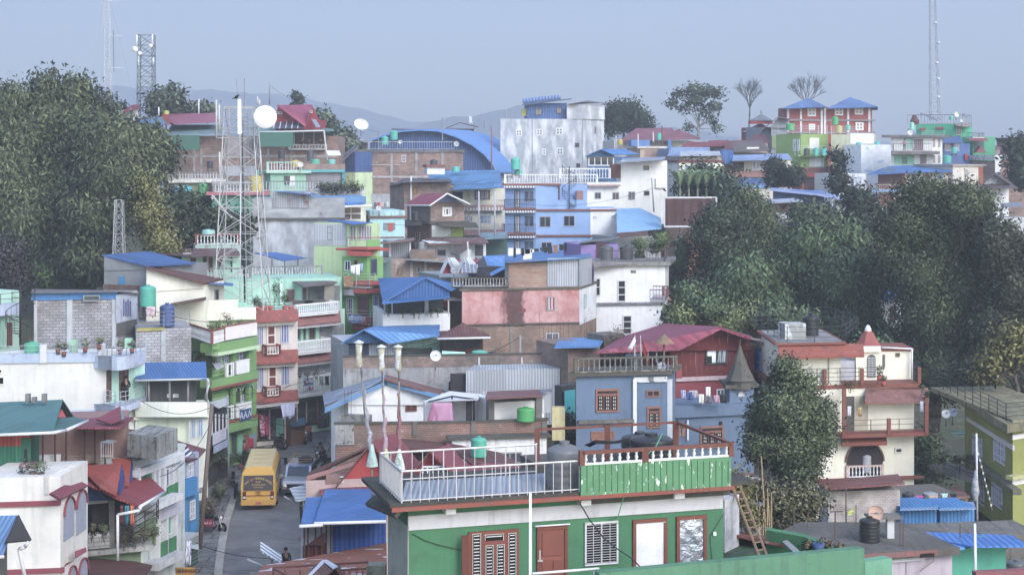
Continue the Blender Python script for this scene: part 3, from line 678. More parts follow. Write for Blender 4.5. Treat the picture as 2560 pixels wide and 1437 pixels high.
# rusty roof piece, ladder, weathered wall, bamboo
hw=H('outhouse','narrow weathered white outhouse at the right end of the green house','shed',[(1812,53.5),(1848,54.5)],2.5,base=-16);hw.st(1250,PL('b9bcc4',.8,'6a6c70'))
rs=H('lean_to_shed','dark lean-to with a sloping tiled roof edge beside the green planter','shed',[(1812,52.5),(1985,55)],2.0,base=-16);rs.st(1400,PL('33503f',.5))
rf(rs,'roof',TILE('7c4a44'),[[(1818,1330,54.5),(1835,1326,56),(1968,1350,55.5),(1960,1360,53.5)]],.1);rf(rs,'gutter',PN('8a8d92'),[[(1955,1352,53.3),(1968,1348,53.5),(2012,1388,51),(1998,1392,50.8)]],.06)
for i,(x0,x1,lb)in enumerate(((1842,1900,'long bamboo ladder leaning beside the green house'),)):
 mb=MB();a0,a1,b0,b1=W(1822,1195,55),W(1900,1395,51),W(1842,1195,55.5),W(1918,1390,51.2);mb.tb(a0,a1,.045).tb(b0,b1,.045)
 for k in range(1,11):mb.tb(a0.lerp(a1,k/11),b0.lerp(b1,k/11),.025,4)
 tag(mb.bd('ladder',PN('8a7256'),None,a1),lb,'ladder')
for i in range(9):
 x=1893+i*5+rng.uniform(-2,2);lean=rng.uniform(-14,4);y0=1215+rng.uniform(0,60);
 if i==4:y0,lean=1140,-12
 pole('bamboo_pole','thin dry bamboo pole leaning in the bundle left of the big bush' if i!=4 else 'tallest bamboo pole standing up out of the bundle','bamboo pole',x,y0,1345,56+.1*i,.03,'9b8766',5,x+lean,'bamboo poles leaning in a bundle')
#  left side, nearest first
CREAM='d2d3d3';RT=CORR('8c4653',.1)
# ---- white house with arches, bottom left
h=H('white_house','white plastered house with arched openings and red trims at the lower left corner','house',[(-60,66.5),(151,67),(219,70.5)])
h.st(1190,PL('d3d0ca',.22,'8d8f92'),i=1);h.pa('trim',0,-50,1254,151,1266,PL('8a3f4c',.2),.12,.2);h.pa('trim',0,15,1422,160,1434,PL('8a3f4c',.2),.12,.2)
def arch(h,f,x0,y0,x1,y1,frc,name='arch',gl='3a3d44',out=.03):
 xm,r=(x0+x1)/2,(x1-x0)/2;p0,p1=h.ray(f,x0,out),h.ray(f,x1,out);yc=(p0.y+p1.y)/2;d=(p1-p0);L=d.length;rr=L/2
 Zb,Zs=(YH-y1)*yc/F,(YH-y0)*yc/F-rr
 q=[V3((p0.x,p0.y,Zb)),V3((p1.x,p1.y,Zb))]+[V3((*(p0+d*(.5+.5*math.cos(a))).xy,Zs+rr*math.sin(a)))for a in[math.pi*i/12 for i in range(13)]]
 o=MB().pr(q,-h.n[f]*.02).bd(name,PN(gl,.9),h.o);mb=MB();n=h.n[f]
 ar=[V3((*(p0+d*(.5+.5*math.cos(a))).xy,Zs+rr*math.sin(a)))for a in[math.pi*i/12 for i in range(13)]]
 for a,b in zip(ar[:-1],ar[1:]):
  mid=V3((*(p0+d*.5).xy,Zs));a2,b2=mid+(a-mid)*1.09,mid+(b-mid)*1.09;mb.pr([a,b,b2,a2],n*.08)
 if frc:mb.bd('arch_trim',PN(frc),o)
 return o
for x0,y0,x1,y1 in((160,1243,186,1345),(191,1226,216,1330),(170,1415,190,1480),(196,1396,219,1480)):arch(h,1,x0,y0,x1,y1,'8a3f4c' if y0>1300 or 1 else None,gl='8d93a6')
rf(h,'tile_canopy',CORR('8c4655',.1),[[(126,1231,65.2),(190,1196,69.5),(221,1212,70),(152,1247,66)]],.1)
for x0,y0 in((163,1392),(190,1372)):rf(h,'window_hood',PN('8a3f4c'),[[(x0,y0+4,68),(x0+25,y0-5,69.2),(x0+27,y0+6,69),(x0,y0+22,67.4)]],.06)
gable_end(h,[(120,1190,66.8),(190,1157,69.5),(190,1200,69.5),(120,1235,66.8)],.15,PL('d3d0ca',.3),'stair_parapet')
# ---- blue roofed porch at the very corner
h2=H('porch','small porch with a blue corrugated roof and white downpipe at the bottom left corner','porch',[(-60,52),(18,53)],3)
h2.st(1372,PL('4a4c50',.3));rf(h2,'roof',CORR('5f87b4',.1),[[(-80,1290,54),(42,1287,54),(8,1385,51.5),(-80,1400,51)]],.06)
gable_end(h2,[(42,1289,54),(75,1352,53.5),(10,1358,51.6)],.08,PN('3a3635'),'gable')
mb=MB().path([W(72,1354,53),W(62,1366,53),W(48,1372,53),W(64,1450,53)],.07,6);mb.bd('downpipe',PN('b9bcc2'),h2.o)
MB().path([W(-40,1394,51),W(10,1391,51.3)],.06,6).bd('gutter',PN('b9bcc2'),h2.o)
# ---- teal roofed house
h=H('teal_roof_house','house with a big teal corrugated roof and red and green sheet walls','house',[(-60,70),(75,70.5)],6)
h.st(1118,CORR('2d7f62',.1),name='sheet_wall');h.st(1080,CORR('b0473d',.05),name='upper_sheet_wall');h.st(1072,PL('6a4c44'))
h.pa('shutter_wall',0,53,1095,77,1180,PL('2f6b52',.3),.1,.1);h.pa('window',0,60,1122,68,1155,GL(),.12,.05)
rf(h,'roof',CORR('4d7f80',.1,.19),[[(-70,1008,75),(157,998,75),(133,1078,69),(-70,1090,69)],[(157,998,75),(-70,1008,75),(-70,1075,81),(186,1042,80)]],.08)
rf(h,'hip_roof',CORR('4a7878',.15,.19),[[(133,1078,69),(140,1045,73),(187,1041,75),(219,1050,73),(165,1073,70)]],.08)
gable_end(h,[(140,1044,73.5),(155,1022,74.2),(165,1042,74)],.1,PN('9a4147'),'gablet')
MB().path([W(-70,1090,68.9),W(133,1081,68.9),W(165,1075,69.9),W(220,1051,72.9)],.07,6).bd('gutter',PN('c2c5ca'),h.o)
# ---- brown walled veranda behind, with posts
h=H('brown_house','brown walled verandah house with thin steel posts between the teal and red roofs','house',[(76,80),(317,81)],5)
h.st(1070,PL('8d6c68',.15));h.pa('low_wall',0,77,1137,152,1160,PL('d2d3d6',.2),.5,.2);h.pa('low_wall',0,118,1158,165,1182,PL('5f7d99',.2),.4,.2)
h.pa('brick_panel',0,155,1136,250,1158,BRICK('84605a'),.45,.1)
rf(h,'roof',CORR('8b3f50',.08),[[(190,1041,84),(262,1040,84),(335,1042,82),(300,1068,78.5),(192,1068,78)]],.08)
rf(h,'dormer_roof',CORR('8d3f4f',.05),[[(240,1047,80),(299,1015,82),(302,1048,79.5),(275,1058,79)]],.06)
gable_end(h,[(299,1016,82),(309,1048,80.5),(302,1050,79.6)],.05,PN('7a7c84'),'dormer_front')
for x in(107,138,166,212,238,263):MB().tb(h.pt(0,x,1170,.9),h.pt(0,x,1075,.9),.05,5).bd('post',PN('4d3632'),h.o)
railing('iron_gate','ornate white wrought iron gate panel standing on the roof terrace',[W(253,1143,78),W(282,1140,78),W(283,1140,78)],.75,'bars','c5c6ca',cat='gate',pitch=.1,z=W(253,1143,78).z)
tag(plate([W(248,1106,77),W(270,1098,78),W(292,1101,77.5),W(270,1107,76.5)],.05,PN('7d817f'),'sheet_panel'),'small grey tin sheet on a pole above the iron gate','sheet');
for i,(px,py,lb)in enumerate(((60,1168,'pink flowering pot plant left of the others on the white parapet'),(82,1162,'tallest flowering bush in a pot on the white parapet'),(102,1165,'green leafy pot plant at the right of the flowering pots'))):
 shrub('potted_plant',lb,px,py,67.5,15,16,420,.035,('5c6a4a','b58a98')if i<2 else('4c6a40','88a070'),60+i,'potted plants on the white parapet','potted plant',0,'5a4a46')
# ---- red roof with two dormers
h=H('red_roof_house','house with an orange red dormered tin roof and open dark verandah','house',[(217,75),(352,76)],4)
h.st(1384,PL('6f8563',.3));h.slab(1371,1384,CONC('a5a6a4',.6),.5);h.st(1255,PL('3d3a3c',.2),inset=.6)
h.pa('white_beam',0,216,1249,274,1258,PN('b5b8bd'),.1,.2);h.pa('pillar',0,272,1250,287,1371,CONC('8b8986',.3),.3,.3);h.pa('brick_planter',0,220,1332,274,1370,BRICK('c4c6c8','8c8f92',.5,.2,.2),.5,.3)
gable_end(h,[(216,1210,74.5),(278,1250,74.5),(217,1252,74.5)],.1,PN('2e4c7c'),'gable')
RR=CORR('a2473a',.05);rf(h,'roof',CORR('96424a',.1),[[(189,1150,80),(330,1148,84),(413,1227,79),(349,1264,73.5),(286,1240,73.5),(189,1192,73.5)]],.1)
for k,q in enumerate((((194,1163,76),(303,1158,76.5),(292,1238,73),(250,1218,73)),((280,1146,79.5),(329,1143,80),(322,1214,76.6),(300,1209,76.5)))):
 rf(h,'dormer_roof',RR,[list(q)],.07)
for x,y,Y in((300,1163,76.6),(326,1150,80.2)):
 o=gable_end(h,[(x+2,y,Y),(x+17,y+63,Y+1.5),(x-5,y+70,Y-2.5)],.06,PN('2c4688'),'dormer_window');mb=MB()
 for k in range(5):mb.tb(W(x+1+k*1,y+14*k,Y-.2),W(x+5+3*k,y+14*k,Y-.1),.03,4)
 mb.tb(W(x+2,y,Y),W(x+17,y+66,Y+1),.06,4);mb.bd('frame',PN('5a2f2c'),o)
MB().path([W(413,1229,78.8),W(350,1266,73.3),W(350,1275,73.3),W(294,1286,73),W(294,1400,73)],.075,6).bd('gutter',PN('c8cbd0'),h.o)
for x0,x1,c,lb in((312,323,'2c7487','teal cloth hanging under the orange red dormer roof'),(325,334,'c0603f','orange cloth hanging under the orange red dormer roof'),(300,308,'6a3538','dark red cloth hanging left of the teal one')):
 cloth('hanging_cloth',lb,'laundry',[W(x0,1263,73.2),W(x1,1263,73.2),W(x1+1,1310,73.2),W(x0,1312,73.2)],PN(c),'washing under the dormer roof')
railing('balcony_rail','dark iron balcony rail under the red dormer roof',[W(300,1370,73),W(392,1345,78),W(396,1345,79)],1.0,'pipes','3a3433',cat='railing')
for i,(px,py,rx_)in enumerate(((232,1322,12),(258,1322,13),(312,1345,14),(335,1338,16),(360,1335,17),(383,1328,14))):
 shrub('balcony_plant',('low green plant in the white brick planter, the left one','low green plant in the white brick planter beside the pillar','leafy balcony plant nearest the downpipe','dry brownish plant second from the downpipe on the balcony','large sprawling plant in the middle of the balcony','plant at the far street end of the balcony')[i],px,py,73 if i<2 else 73.5+i*.6,rx_,16,420,.045,('4a5a3c','7d8560')if i%2 else('4f4a38','86805e'),70+i,'plants along the verandah edge','plant')
# ---- three storey building along the street with green panels
h=H('green_panel_building','white and green three storey street building with tall columns and mouldy concrete canopy','house',[(342,80),(462,85)],3)
h.st(1152,PL('b9c3c2',.4));WH=PL('c9ccd2',.2)
for x in(348,386,397,411,432,446):h.pa('column',0,x,1168,x+5,1250 if x>380 else 1232,WH,.25,.25)
for x0,x1,y0,y1,c in((354,362,1175,1228,'2f6a44'),(364,374,1174,1227,'2f6a44'),(376,385,1173,1224,'4c7a5c')):h.pa('panel',0,x0,y0,x1,y1,PN(c),.12,.05)
wins(h,0,[(399,1172,411,1222),(416,1168,431,1215),(437,1162,446,1208)],fr='c5c8d0',gl=CURTAIN('6f7590','4a5068'),nx=2)
for x0,x1,y0,y1 in((401,417,1230,1266),(421,438,1212,1250),(438,446,1206,1242)):h.pa('panel',0,x0,y0,x1,y1,PN('387a4e'),.3,.05)
o=h.rect(0,390,1246,458,1262,.9,.95).bd('floor_band',WH,h.o);h.rect(0,345,1152,462,1170,.3,.3).bd('beam',WH,h.o)
h.pa('wall_panel',0,400,1262,458,1290,PL('b9b8c8',.2),.32,.1)
wins(h,0,[(405,1293,416,1342),(421,1285,436,1334)],fr='c5c8d0',gl=PN('2b9488'),nx=2)
for x0,x1,y0,y1 in((401,421,1352,1400),(424,442,1342,1385)):h.pa('panel',0,x0,y0,x1,y1,PN('387a4e'),.3,.05)
h.rect(0,396,1392,460,1410,.8,.85).bd('floor_band',PL('b9bac4',.3),h.o);h.pa('lower_wall',0,345,1300,398,1370,PL('6f8563',.3),.12,.1)
for x in(398,418,441):h.pa('column',0,x,1262,x+4,1400,WH,.3,.3)
cn=H('concrete_canopy','mouldy grey concrete water box on the roof of the green panel building','roof box',[(318,79.5),(392,78.4),(444,81)],base=-14.4);cn.top=cn.zc(1150,1);cn.st(1092,CONC('8e9290',1.0),i=1)
rf(h,'side_roof',CORR('7a4a48',.2),[[(318,1070,88),(402,1090,84),(390,1096,80),(319,1092,82)]],.08)
h=H('garage_roof','dull maroon sheet roof over the lowest room beside the arches','shed',[(222,71),(378,72)],3);h.st(1480,PL('6f7f68'));rf(h,'roof',CORR('6b4744',.2,rough=.8),[[(222,1386,76),(330,1400,76),(381,1412,75),(350,1460,69),(222,1460,68)]],.08)
# ---- blue weatherboard houses lower down the street
h=H('blue_house','narrow bright blue wooden house with white lattice windows beside the pavement','house',[(440,93),(497,95.5)],4)
h.st(1250,PL('3f7fae',.3));h.st(1148,PL('9aa3be',.4));BL=PL('2f86c4',.15)
h.pa('blue_panel',0,441,1200,494,1243,BL,.4,.35);wins(h,0,[(442,1168,458,1200),(470,1158,484,1192)],fr='d3d5da',gl=CURTAIN('8d90a5','5f6478'),nx=3,ny=2)
wins(h,0,[(477,1250,489,1298)],fr='d3d5da',gl=CURTAIN('8d90a5','5f6478'),nx=2,ny=3);wins(h,0,[(452,1255,464,1300)],fr='5f8fb4',nx=1)
h.pa('door',0,476,1305,490,1334,BL,.06,.05);h.pa('side_post',0,462,1250,468,1340,BL,.2,.15)
rf(h,'roof',CORR('7a4549',.2),[[(442,1100,98),(516,1122,99),(497,1144,95.5),(441,1158,91.5)]],.08);rf(h,'hood',CORR('8c8f92',.4),[[(468,1228,97),(488,1226,98),(494,1232,95.5),(480,1238,94.5)],[(492,1222,97),(512,1215,99),(508,1228,97),(495,1232,95.5)]],.04)
t=thing('solar_array','blue striped solar panel on the maroon roof above the blue house','solar panel',W(460,1130,91),'solar panels');plate([W(445,1108,93),W(462,1108,94),W(482,1135,92.5),W(446,1147,90.5)],.05,STRIPE('2c3a58','c8ccd6',.3,'Y',.6),'cells',t)
# stall, cloth and yellow sign boards at the foot
h=H('street_stall','small street stall with a striped cloth and slatted green front','stall',[(455,86),(497,88)],1.8);h.st(1358,PL('7d8a88'));h.st(1352,PN('9fa5a8'));
for k in range(6):h.pa('slat',0,470,1362+k*9,496,1367+k*9,PN('37564c'),.06,.05)
rf(h,'tarp',PN('aab2b5'),[[(472,1357,90),(492,1342,90),(497,1372,86),(470,1368,86)]],.03)
cloth('striped_cloth','white cloth with fine blue stripes draped from the street stall','cloth',[W(462,1352,85.8),W(478,1350,86),W(478,1413,85.6),W(460,1410,85.6)],STRIPE('c9cbd8','5f668e',.12),None,.06)
for x0,x1,lb,s_ in((438,452,'smaller ochre shop sign left of the white pole foot','होटल'),(455,488,'ochre shop sign board right of the white pole foot at the bottom edge','भोजनालय')):
 t=thing('sign_board',lb,'sign',W(x0,1437,84),'ochre shop signs');MB().pr([W(x0,1445,84),W(x1,1445,84),W(x1,1418,84),W(x0,1418,84)],(0,.08,0)).bd('board',PN('b5852f'),t)
 text('हा' if 0 else('~ ~' if 0 else s_),W((x0+x1)/2,1427,83.95),.3,PN('5a2a1e'),t)
# ---- cream house with the curved balcony, man standing on the terrace
h=H('cream_house','cream house with a dark open upper room and blue corrugated roof','house',[(338,103),(520,104)],6)
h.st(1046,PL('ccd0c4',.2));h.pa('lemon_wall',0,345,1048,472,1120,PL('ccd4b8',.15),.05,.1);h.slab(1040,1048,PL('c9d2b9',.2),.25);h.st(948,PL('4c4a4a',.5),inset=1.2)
q=[h.pt(0,x,1042,.3+.9*math.sin((x-338)/186*math.pi))for x in range(338,526,12)];mb=MB()
for a,b in zip(q[:-1],q[1:]):mb.pr([a,b,up(b,.95),up(a,.95)],-h.n[0]*.15)
mb.bd('curved_parapet',PL('d6dacb',.15),h.o)
wins(h,0,[(477,1048,489,1095),(494,1047,508,1092)],fr='b9bec6',gl=PN('6f9cc4'),nx=2)
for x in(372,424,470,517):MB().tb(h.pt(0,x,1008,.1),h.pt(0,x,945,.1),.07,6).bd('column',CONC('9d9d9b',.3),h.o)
MB().tb(h.pt(0,474,1050,.4),h.pt(0,474,1120,.4),.06).bd('drainpipe',PN('c9ccc8'),h.o)
rf(h,'roof',CORR('3f74b4',.06,.2),[[(340,906,107),(515,904,108),(517,946,103.3),(338,949,102.3)]],.07);MB().path([W(338,951,102.2),W(520,947,103.4),W(522,960,103.4),W(512,1000,104)],.07,6).bd('gutter',PN('b5b9c0'),h.o)
for i,(px,c)in enumerate(((421,'9a9c9e'),(436,'a9aaac'),(443,'8f9294'))):box_at('bucket',('pale bucket left of two others on the dark open floor','middle bucket on the dark open floor','bucket on the right of the dark open floor')[i],'bucket',px,985,993,100.5,6,.16,PN(c),'buckets on the open floor')
# terrace wing with mint walls and two doors
h=H('mint_terrace_house','long cream walled house with mint terrace, pale blue parapet and pipe railings','house',[(-60,100),(266,101),(362,104)],base=-23)
h.st(1010,PL('d3d2cc',.1),i=1);h.st(884,PL('d3d2cc',.1),i=1,name='upper_wall')
h.pa('mint_wall',1,267,922,361,1008,PL('a8d6c4',.12),.03,.05)
wins(h,1,[(268,925,279,1003),(299,918,322,998)],fr='6a4540',gl=PL('7c544c',.2),nx=2,ny=3,name='door')
h.pa('parapet',0,-50,884,246,907,PL('a9b9d3',.25),.12,.3);h.pa('pier',0,99,862,116,907,PL('c9cdd6'),.2,.35);h.pa('pier',0,245,860,262,907,PL('c9cdd6'),.2,.35)
q=[h.ray(1,258,.2)]+[h.ray(1,x,.1+1.5*math.sin((x-258)/106*math.pi))for x in range(268,366,12)];zf=h.zc(908,1);mb=MB()
for a,b in zip(q[:-1],q[1:]):mb.pr([V3((a.x,a.y,zf-.3)),V3((b.x,b.y,zf-.3)),V3((b.x,b.y,zf+.55)),V3((a.x,a.y,zf+.55))],-h.n[1]*1.2)
mb.bd('curved_parapet',PL('b3bfd6',.3),h.o);mb=MB();rail3(mb,q,zf+.55,zf+1.15,'pipes',r=.03);mb.bd('railing',PN('a9b0bb',.4,.3),h.o)
mb=MB();rail3(mb,[h.ray(0,-50,.1),h.ray(0,99,.1)],zf+.6,zf+1.2,'pipes',r=.03);rail3(mb,[h.ray(0,116,.1),h.ray(0,245,.1)],zf+.6,zf+1.2,'pipes',r=.03);mb.bd('railing',PN('a9b0bb',.4,.3),h.o)
zl=h.zc(1010,1);q=[h.ray(1,x,.1+1.6*math.sin((x-262)/104*math.pi))for x in range(262,368,13)];mb=MB()
for a,b in zip(q[:-1],q[1:]):mb.pr([V3((a.x,a.y,zl-.35)),V3((b.x,b.y,zl-.35)),V3((b.x,b.y,zl+.05)),V3((a.x,a.y,zl+.05))],-h.n[1]*1.6)
mb.bd('balcony_floor',PL('b3bfd6',.3),h.o);mb=MB();rail3(mb,q,zl+.05,zl+.95,'pipes',r=.03);mb.bd('railing',PN('c2c6cd',.4,.3),h.o)
wins(h,0,[(-12,922,6,934),(-12,941,11,962)],fr='d3d2cc',gl=GL('101114'),nx=1);h.pa('blue_base',0,180,1022,266,1060,PL('b0bcd2',.2),.08,.1)
for i,x in enumerate((70,86,111)):tag(MB().box(W(x,1006,74),.2,.25,(22 if i!=1 else 14)*74/F,0).bd('concrete_stub',CONC('777b7a',.5),None,W(x,1006,74)),('concrete column stub above the teal roof, leftmost','short concrete stub between two taller ones above the teal roof','concrete column stub above the teal roof, rightmost')[i],'column stub','column stubs above the teal roof')
for i,(px,py,cc)in enumerate(((145,862,'4a5a3c'),(160,868,'5d6a44'),(213,858,'7f8a4a'),(248,850,'8b9450'),(300,862,'5a6a48'),(330,860,'6a6a4a'))):
 shrub('terrace_plant',('leafy pot plant left of the middle on the long terrace','dry pot plant behind the pipe rail of the long terrace','yellowish pot plant beside a mint pier','bright small potted palm on the white pier','pot plant at the start of the curved railing','pot plant in the middle of the curved railing')[i],px,py,100.5,9,11,200,.05,(cc,'8f9a6a'),90+i,'plants on the long terrace','plant',0,'7a4a40')
box_at('terrace_pier','mint green pier behind the pipe rail, left of the middle','pier',184,850,884,101,17,.4,PL('8fc0a4'),'mint piers on the terrace');box_at('terrace_pier','mint green pier behind the curved railing','pier',322,845,875,104,17,.4,PL('8fc0a4'),'mint piers on the terrace')
tank(80,853,886,101.5,38,'3fa583','short turquoise tank standing on the long terrace beside the spiral stair')
# ---- grey block house above
h=H('block_house','unplastered grey block house with a blue fascia under its flat tin roof','house',[(84,108),(294,109),(344,112)],8)
GB=BRICK('a3a3aa','6f6f76',.42,.2,.3);h.st(734,GB,i=1);h.pa('fascia',0,78,731,293,749,PL('3f80c0',.3),.1,.15)
for x0,x1 in((85,93),(167,181),(280,294)):h.pa('pier',0,x0,748,x1,868,PL('adb2ba',.4),.06,.1)
h.pa('pale_wall',1,293,733,343,802,PL('b4bcd0',.35),.08,.1);h.pa('grey_base',1,294,803,343,836,CONC('6a6a6a',.6),.05,.1)
mb=MB();
for k in range(4):h.rect(1,309+k*5.5,748+(k%2)*5,311.5+k*5.5,790,.14,.05,mb)
mb.bd('window_bars',PN('5f6a94'),h.o);h.win(0,208,738,250,753,'8a8d92',GL('3f464c'),1,out=.3)
rf(h,'roof',CORR('77777a',.4),[[(76,731,107.5),(296,728,108.5),(348,733,111.5),(345,726,118),(80,722,117)]],.06)
h=H('lower_block_wall','lower grey block house with a tank terrace on top','house',[(340,109),(478,110)],5);h.st(822,BRICK('b0b1b7','7a7a80',.42,.2,.35));h.pa('pier',0,402,825,414,905,PL('aeb2ba',.5),.06,.1)
h.pa('yellow_drip',0,343,820,410,827,PL('a39a4a',.4),.15,.3);mb=MB();rail3(mb,[h.ray(0,345,0),h.ray(0,474,0)],h.top,h.top+1.1,'pipes',r=.025);mb.bd('railing',PN('8f939a',.5,.3),h.o)
tank(370,711,765,109,40,'35a08c','turquoise ribbed tank standing tall on a frame above the block house',stand=28);tank(418,757,814,110,38,'3d5586','navy blue water tank on the block house terrace')
cloth('hanging_cloth','pale pink washing hanging under the turquoise tank','laundry',[W(362,766,108.5),W(388,766,108.5),W(386,792,108.5),W(366,788,108.5)],PATCHY('c5aeb6','8d5a66',3,3),None)
# spiral stair
b=W(62,866,106);t=thing('spiral_staircase','black iron spiral staircase climbing beside the block house','staircase',b);zt_=(866-700)*106/F
MB().tb(b+V3((-.3,0,0)),b+V3((-.3,0,zt_)),.07,8).bd('pole',PN('22252b'),t);mb=MB();pr=[]
for k in range(19):
 a=1.0+k*.42;z=.2*(k+1);c=b+V3((-.3,0,z));d=V3((math.cos(a),math.sin(a),0));e=V3((-d.y,d.x,0))
 mb.pr([c+d*.05-e*.04,c+d*.05+e*.04,c+d*.95+e*.16,c+d*.95-e*.16],(0,0,.03));mb.tb(c+d*.95,c+d*.95+V3((0,0,.9)),.015,4);pr.append(c+d*.95+V3((0,0,.9)))
mb.bd('tread',PN('2b2e34'),t);MB().path(pr,.022,5).bd('hand_rail',PN('22252b'),t)
h=H('mint_house','pale mint house with brown door and a pale balcony at the left edge','house',[(-60,106),(50,109)],6);h.st(735,PL('a9d2c0',.15));h.win(0,19,806,31,866,'6a4540',PL('7c544c'),2,2,name='door');h.balcony(0,-50,52,735,762,790,.9,PL('a9b6d0',.2),'3a3d44','pipes')
h.pa('column',0,3,790,10,868,PL('8fb8a8'),.3,.25)
# ---- grey tarpaulin shed and cream wall with the rusty monopitch
h=H('tarpaulin_shed','grey tarpaulin clad shed with a wide blue sheet roof below the bamboo','shed',[(260,120.5),(366,119)],8);t=NT('tarp',.6);n1=t.noise(t.coord(.8,.5),1.3,4);t.col(t.mix(n1,lin('6c6f74'),lin('8b8e92')));t.bump(n1,.8,.15)
h.st(672,t.m,i=1);gable_end(h,[(260,642,120.4),(366,664,118.9),(366,674,118.9),(260,676,120.4)],.1,t.m);h.pa('window',0,297,692,311,712,PN('2f7fae'),.05,.04)
rf(h,'roof',CORR('3f6ba8',.15),[[(255,637,120.5),(374,628,128),(490,658,124),(372,664,118.4)]],.1);h.pa('fence_base',0,258,712,345,724,CORR('7a6a62',.5),.6,.1)
h=H('cream_monopitch','cream rendered house with a rusty sloping roof edge','house',[(366,117),(512,118),(560,122)],base=-20);h.st(712,PL('d6d5c8',.12),i=1)
gable_end(h,[(366,672,116.9),(512,706,117.9),(512,720,117.9),(366,730,116.9)],.15,PL('d6d5c8',.12));rf(h,'roof',CORR('6a4540',.5),[[(363,668,116.4),(372,664,120),(558,696,123),(512,708,117.3)]],.1)
h.win(1,538,724,548,760,'8a8a90',GL(),1);rf(h,'side_roof',CORR('4f7ab4',.2),[[(524,702,122),(584,708,124),(582,714,120),(524,708,118)]],.05)
# ---- stepped cream terrace and green balustraded floor
h=H('stepped_cream_house','cream stepped parapet house behind the red and white balustrade','house',[(478,118.5),(640,120)],6);h.st(800,PL('9fb384',.15));h.st(790,PL('d9d8c6',.1));h.pa('stepped_parapet',0,500,770,640,800,PL('dcdacb',.1),.3,.25);h.pa('upper_parapet',0,522,750,594,790,PL('dcdacb',.1),.1,.3)
h.pa('red_door',0,476,772,487,798,PN('a8605a'),.1,.1);rf(h,'roof',CORR('5a4a42',.5),[[(425,757,118),(515,742,118),(515,748,115),(440,762,114)]],.06)
#  houses along the street
TRIM=PL('8a4640',.2);WIN=dict(fr='b9bdd2',gl=CURTAIN('7d84a8','4f567c'))
# ---- green house with white balconies
h=H('green_street_house','green four storey street house with white balconies and shop at street level','house',[(478,117),(530,113.5),(641,118.5)],base=-23)
GR=PL('6f9a58',.12);h.st(850,GR,i=1);GS=STRIPE('6f9a58','a9c49a',.28,'Y',.93)
for y0,y1 in((880,940),(975,1040)):h.pa('striped_wall',1,532,y0+6,596,y1,GS,.02,.03)
for y0,y1,cc in((850,872,GR),(938,958,GR),(1052,1078,GR)):h.rect(1,530,y0,645,y1,.9,1.0).bd('floor_band',cc,h.o)
h.pa('upper_band',0,472,850,530,866,GR,.6,.6);h.rect(1,545,872,650,880,1.1,1.1).bd('sun_shade',PL('b9d3a8',.1),h.o)
h.rect(1,529,958,645,964,.95,.1).bd('red_trim',TRIM,h.o);h.rect(1,568,1044,645,1050,.95,.1).bd('red_trim',TRIM,h.o)
mb=MB();zf=h.zc(850,1);rail3(mb,[h.ray(0,474,.5),h.ray(0,530,.9),h.ray(1,560,.9)],zf,zf+.95,'bal',.22);mb.bd('balustrade',[PN('d9dadb'),TRIM],h.o)
mb=MB();rail3(mb,[h.ray(1,560,.9),h.ray(1,641,.9)],zf,zf+1.0,'solid');o=mb.bd('parapet',[PN('d9d3d3'),TRIM],h.o)
wins(h,1,[(545,872,555,920),(562,870,573,920),(598,868,614,912)],nx=2,ny=2,**WIN);wins(h,1,[(562,1000,570,1040),(604,985,614,1022)],nx=2,ny=2,**WIN)
for x in(583,622):h.pa('pillar',1,x,868,x+7,940,GR,.5,.3);h.pa('pillar',1,x,968,x+7,1052,GR,.5,.3)
for a,b,y0,y1 in((566,582,904,942),(590,622,905,936),(566,582,1012,1050),(590,627,1012,1045)):
 mb=MB();p,q=h.ray(1,a,.85),h.ray(1,b,.85);z_=(YH-y1)*p.y/F;rail3(mb,[p,q],z_,z_+.95,'bal' if b<585 else 'solid',.3);mb.bd('balustrade',PN('d9dadb'),h.o)
for x0,x1,y0,y1 in((590,600,968,1005),(606,618,964,1000),(622,632,962,996)):arch(h,1,x0,y0,x1,y1,'d9dadb',gl='3d4838')
for x0,x1,c in((560,575,'6fb0a0'),(580,592,'3f4a48'),(596,606,'6fb0a0'),(612,622,'8a4a4c'),(626,638,'6f86b0')):h.pa('shop_door',1,x0,1085,x1,1150,PL(c,.2),.04,.05)
t=thing('sign_board','blue shop sign with white arched emblem on the green house balcony','sign',h.pt(1,615,1050,1.1));h.rect(1,601,1022,628,1050,1.0,.06).bd('board',PN('33507c'),t)
text('AAA',h.pt(1,614,1037,1.03),.75,PN('b9c4d8'),t,h.n[1])
# ---- dark slatted verandah house with white canopies
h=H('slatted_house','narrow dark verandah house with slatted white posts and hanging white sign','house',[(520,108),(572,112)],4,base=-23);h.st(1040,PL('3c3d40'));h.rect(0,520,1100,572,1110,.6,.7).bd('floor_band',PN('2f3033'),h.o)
for k in range(6):h.pa('post',0,521+k*9,1035,523+k*9,1105,PN('c9cbd0'),.55,.05)
rf(h,'canopy',PN('c6c9ce'),[[(522,1005,112),(570,992,113),(573,1003,110.5),(545,1020,108.5)]],.08);h.pa('balcony_front',0,530,1080,570,1104,PN('3a3c40'),.65,.05)
t=thing('sign_board','white sign board hanging on the dark verandah above the pavement','sign',h.pt(0,532,1105,.8));h.rect(0,533,1075,566,1104,.75,.04).bd('board',PN('b9bccd'),t);h.rect(0,535,1106,570,1124,.8,.04).bd('board',PN('98a3c0'),t)
rf(h,'tilted_canopy',PN('a9acb6'),[[(528,902,114),(546,897,115),(560,913,112),(540,922,111)]],.1)
railing('balcony_rail','black iron balcony rail with flower pots above the street cables',[W(481,915,114),W(537,912,113)],1.05,'bars','2e3034',cat='railing',pitch=.25)
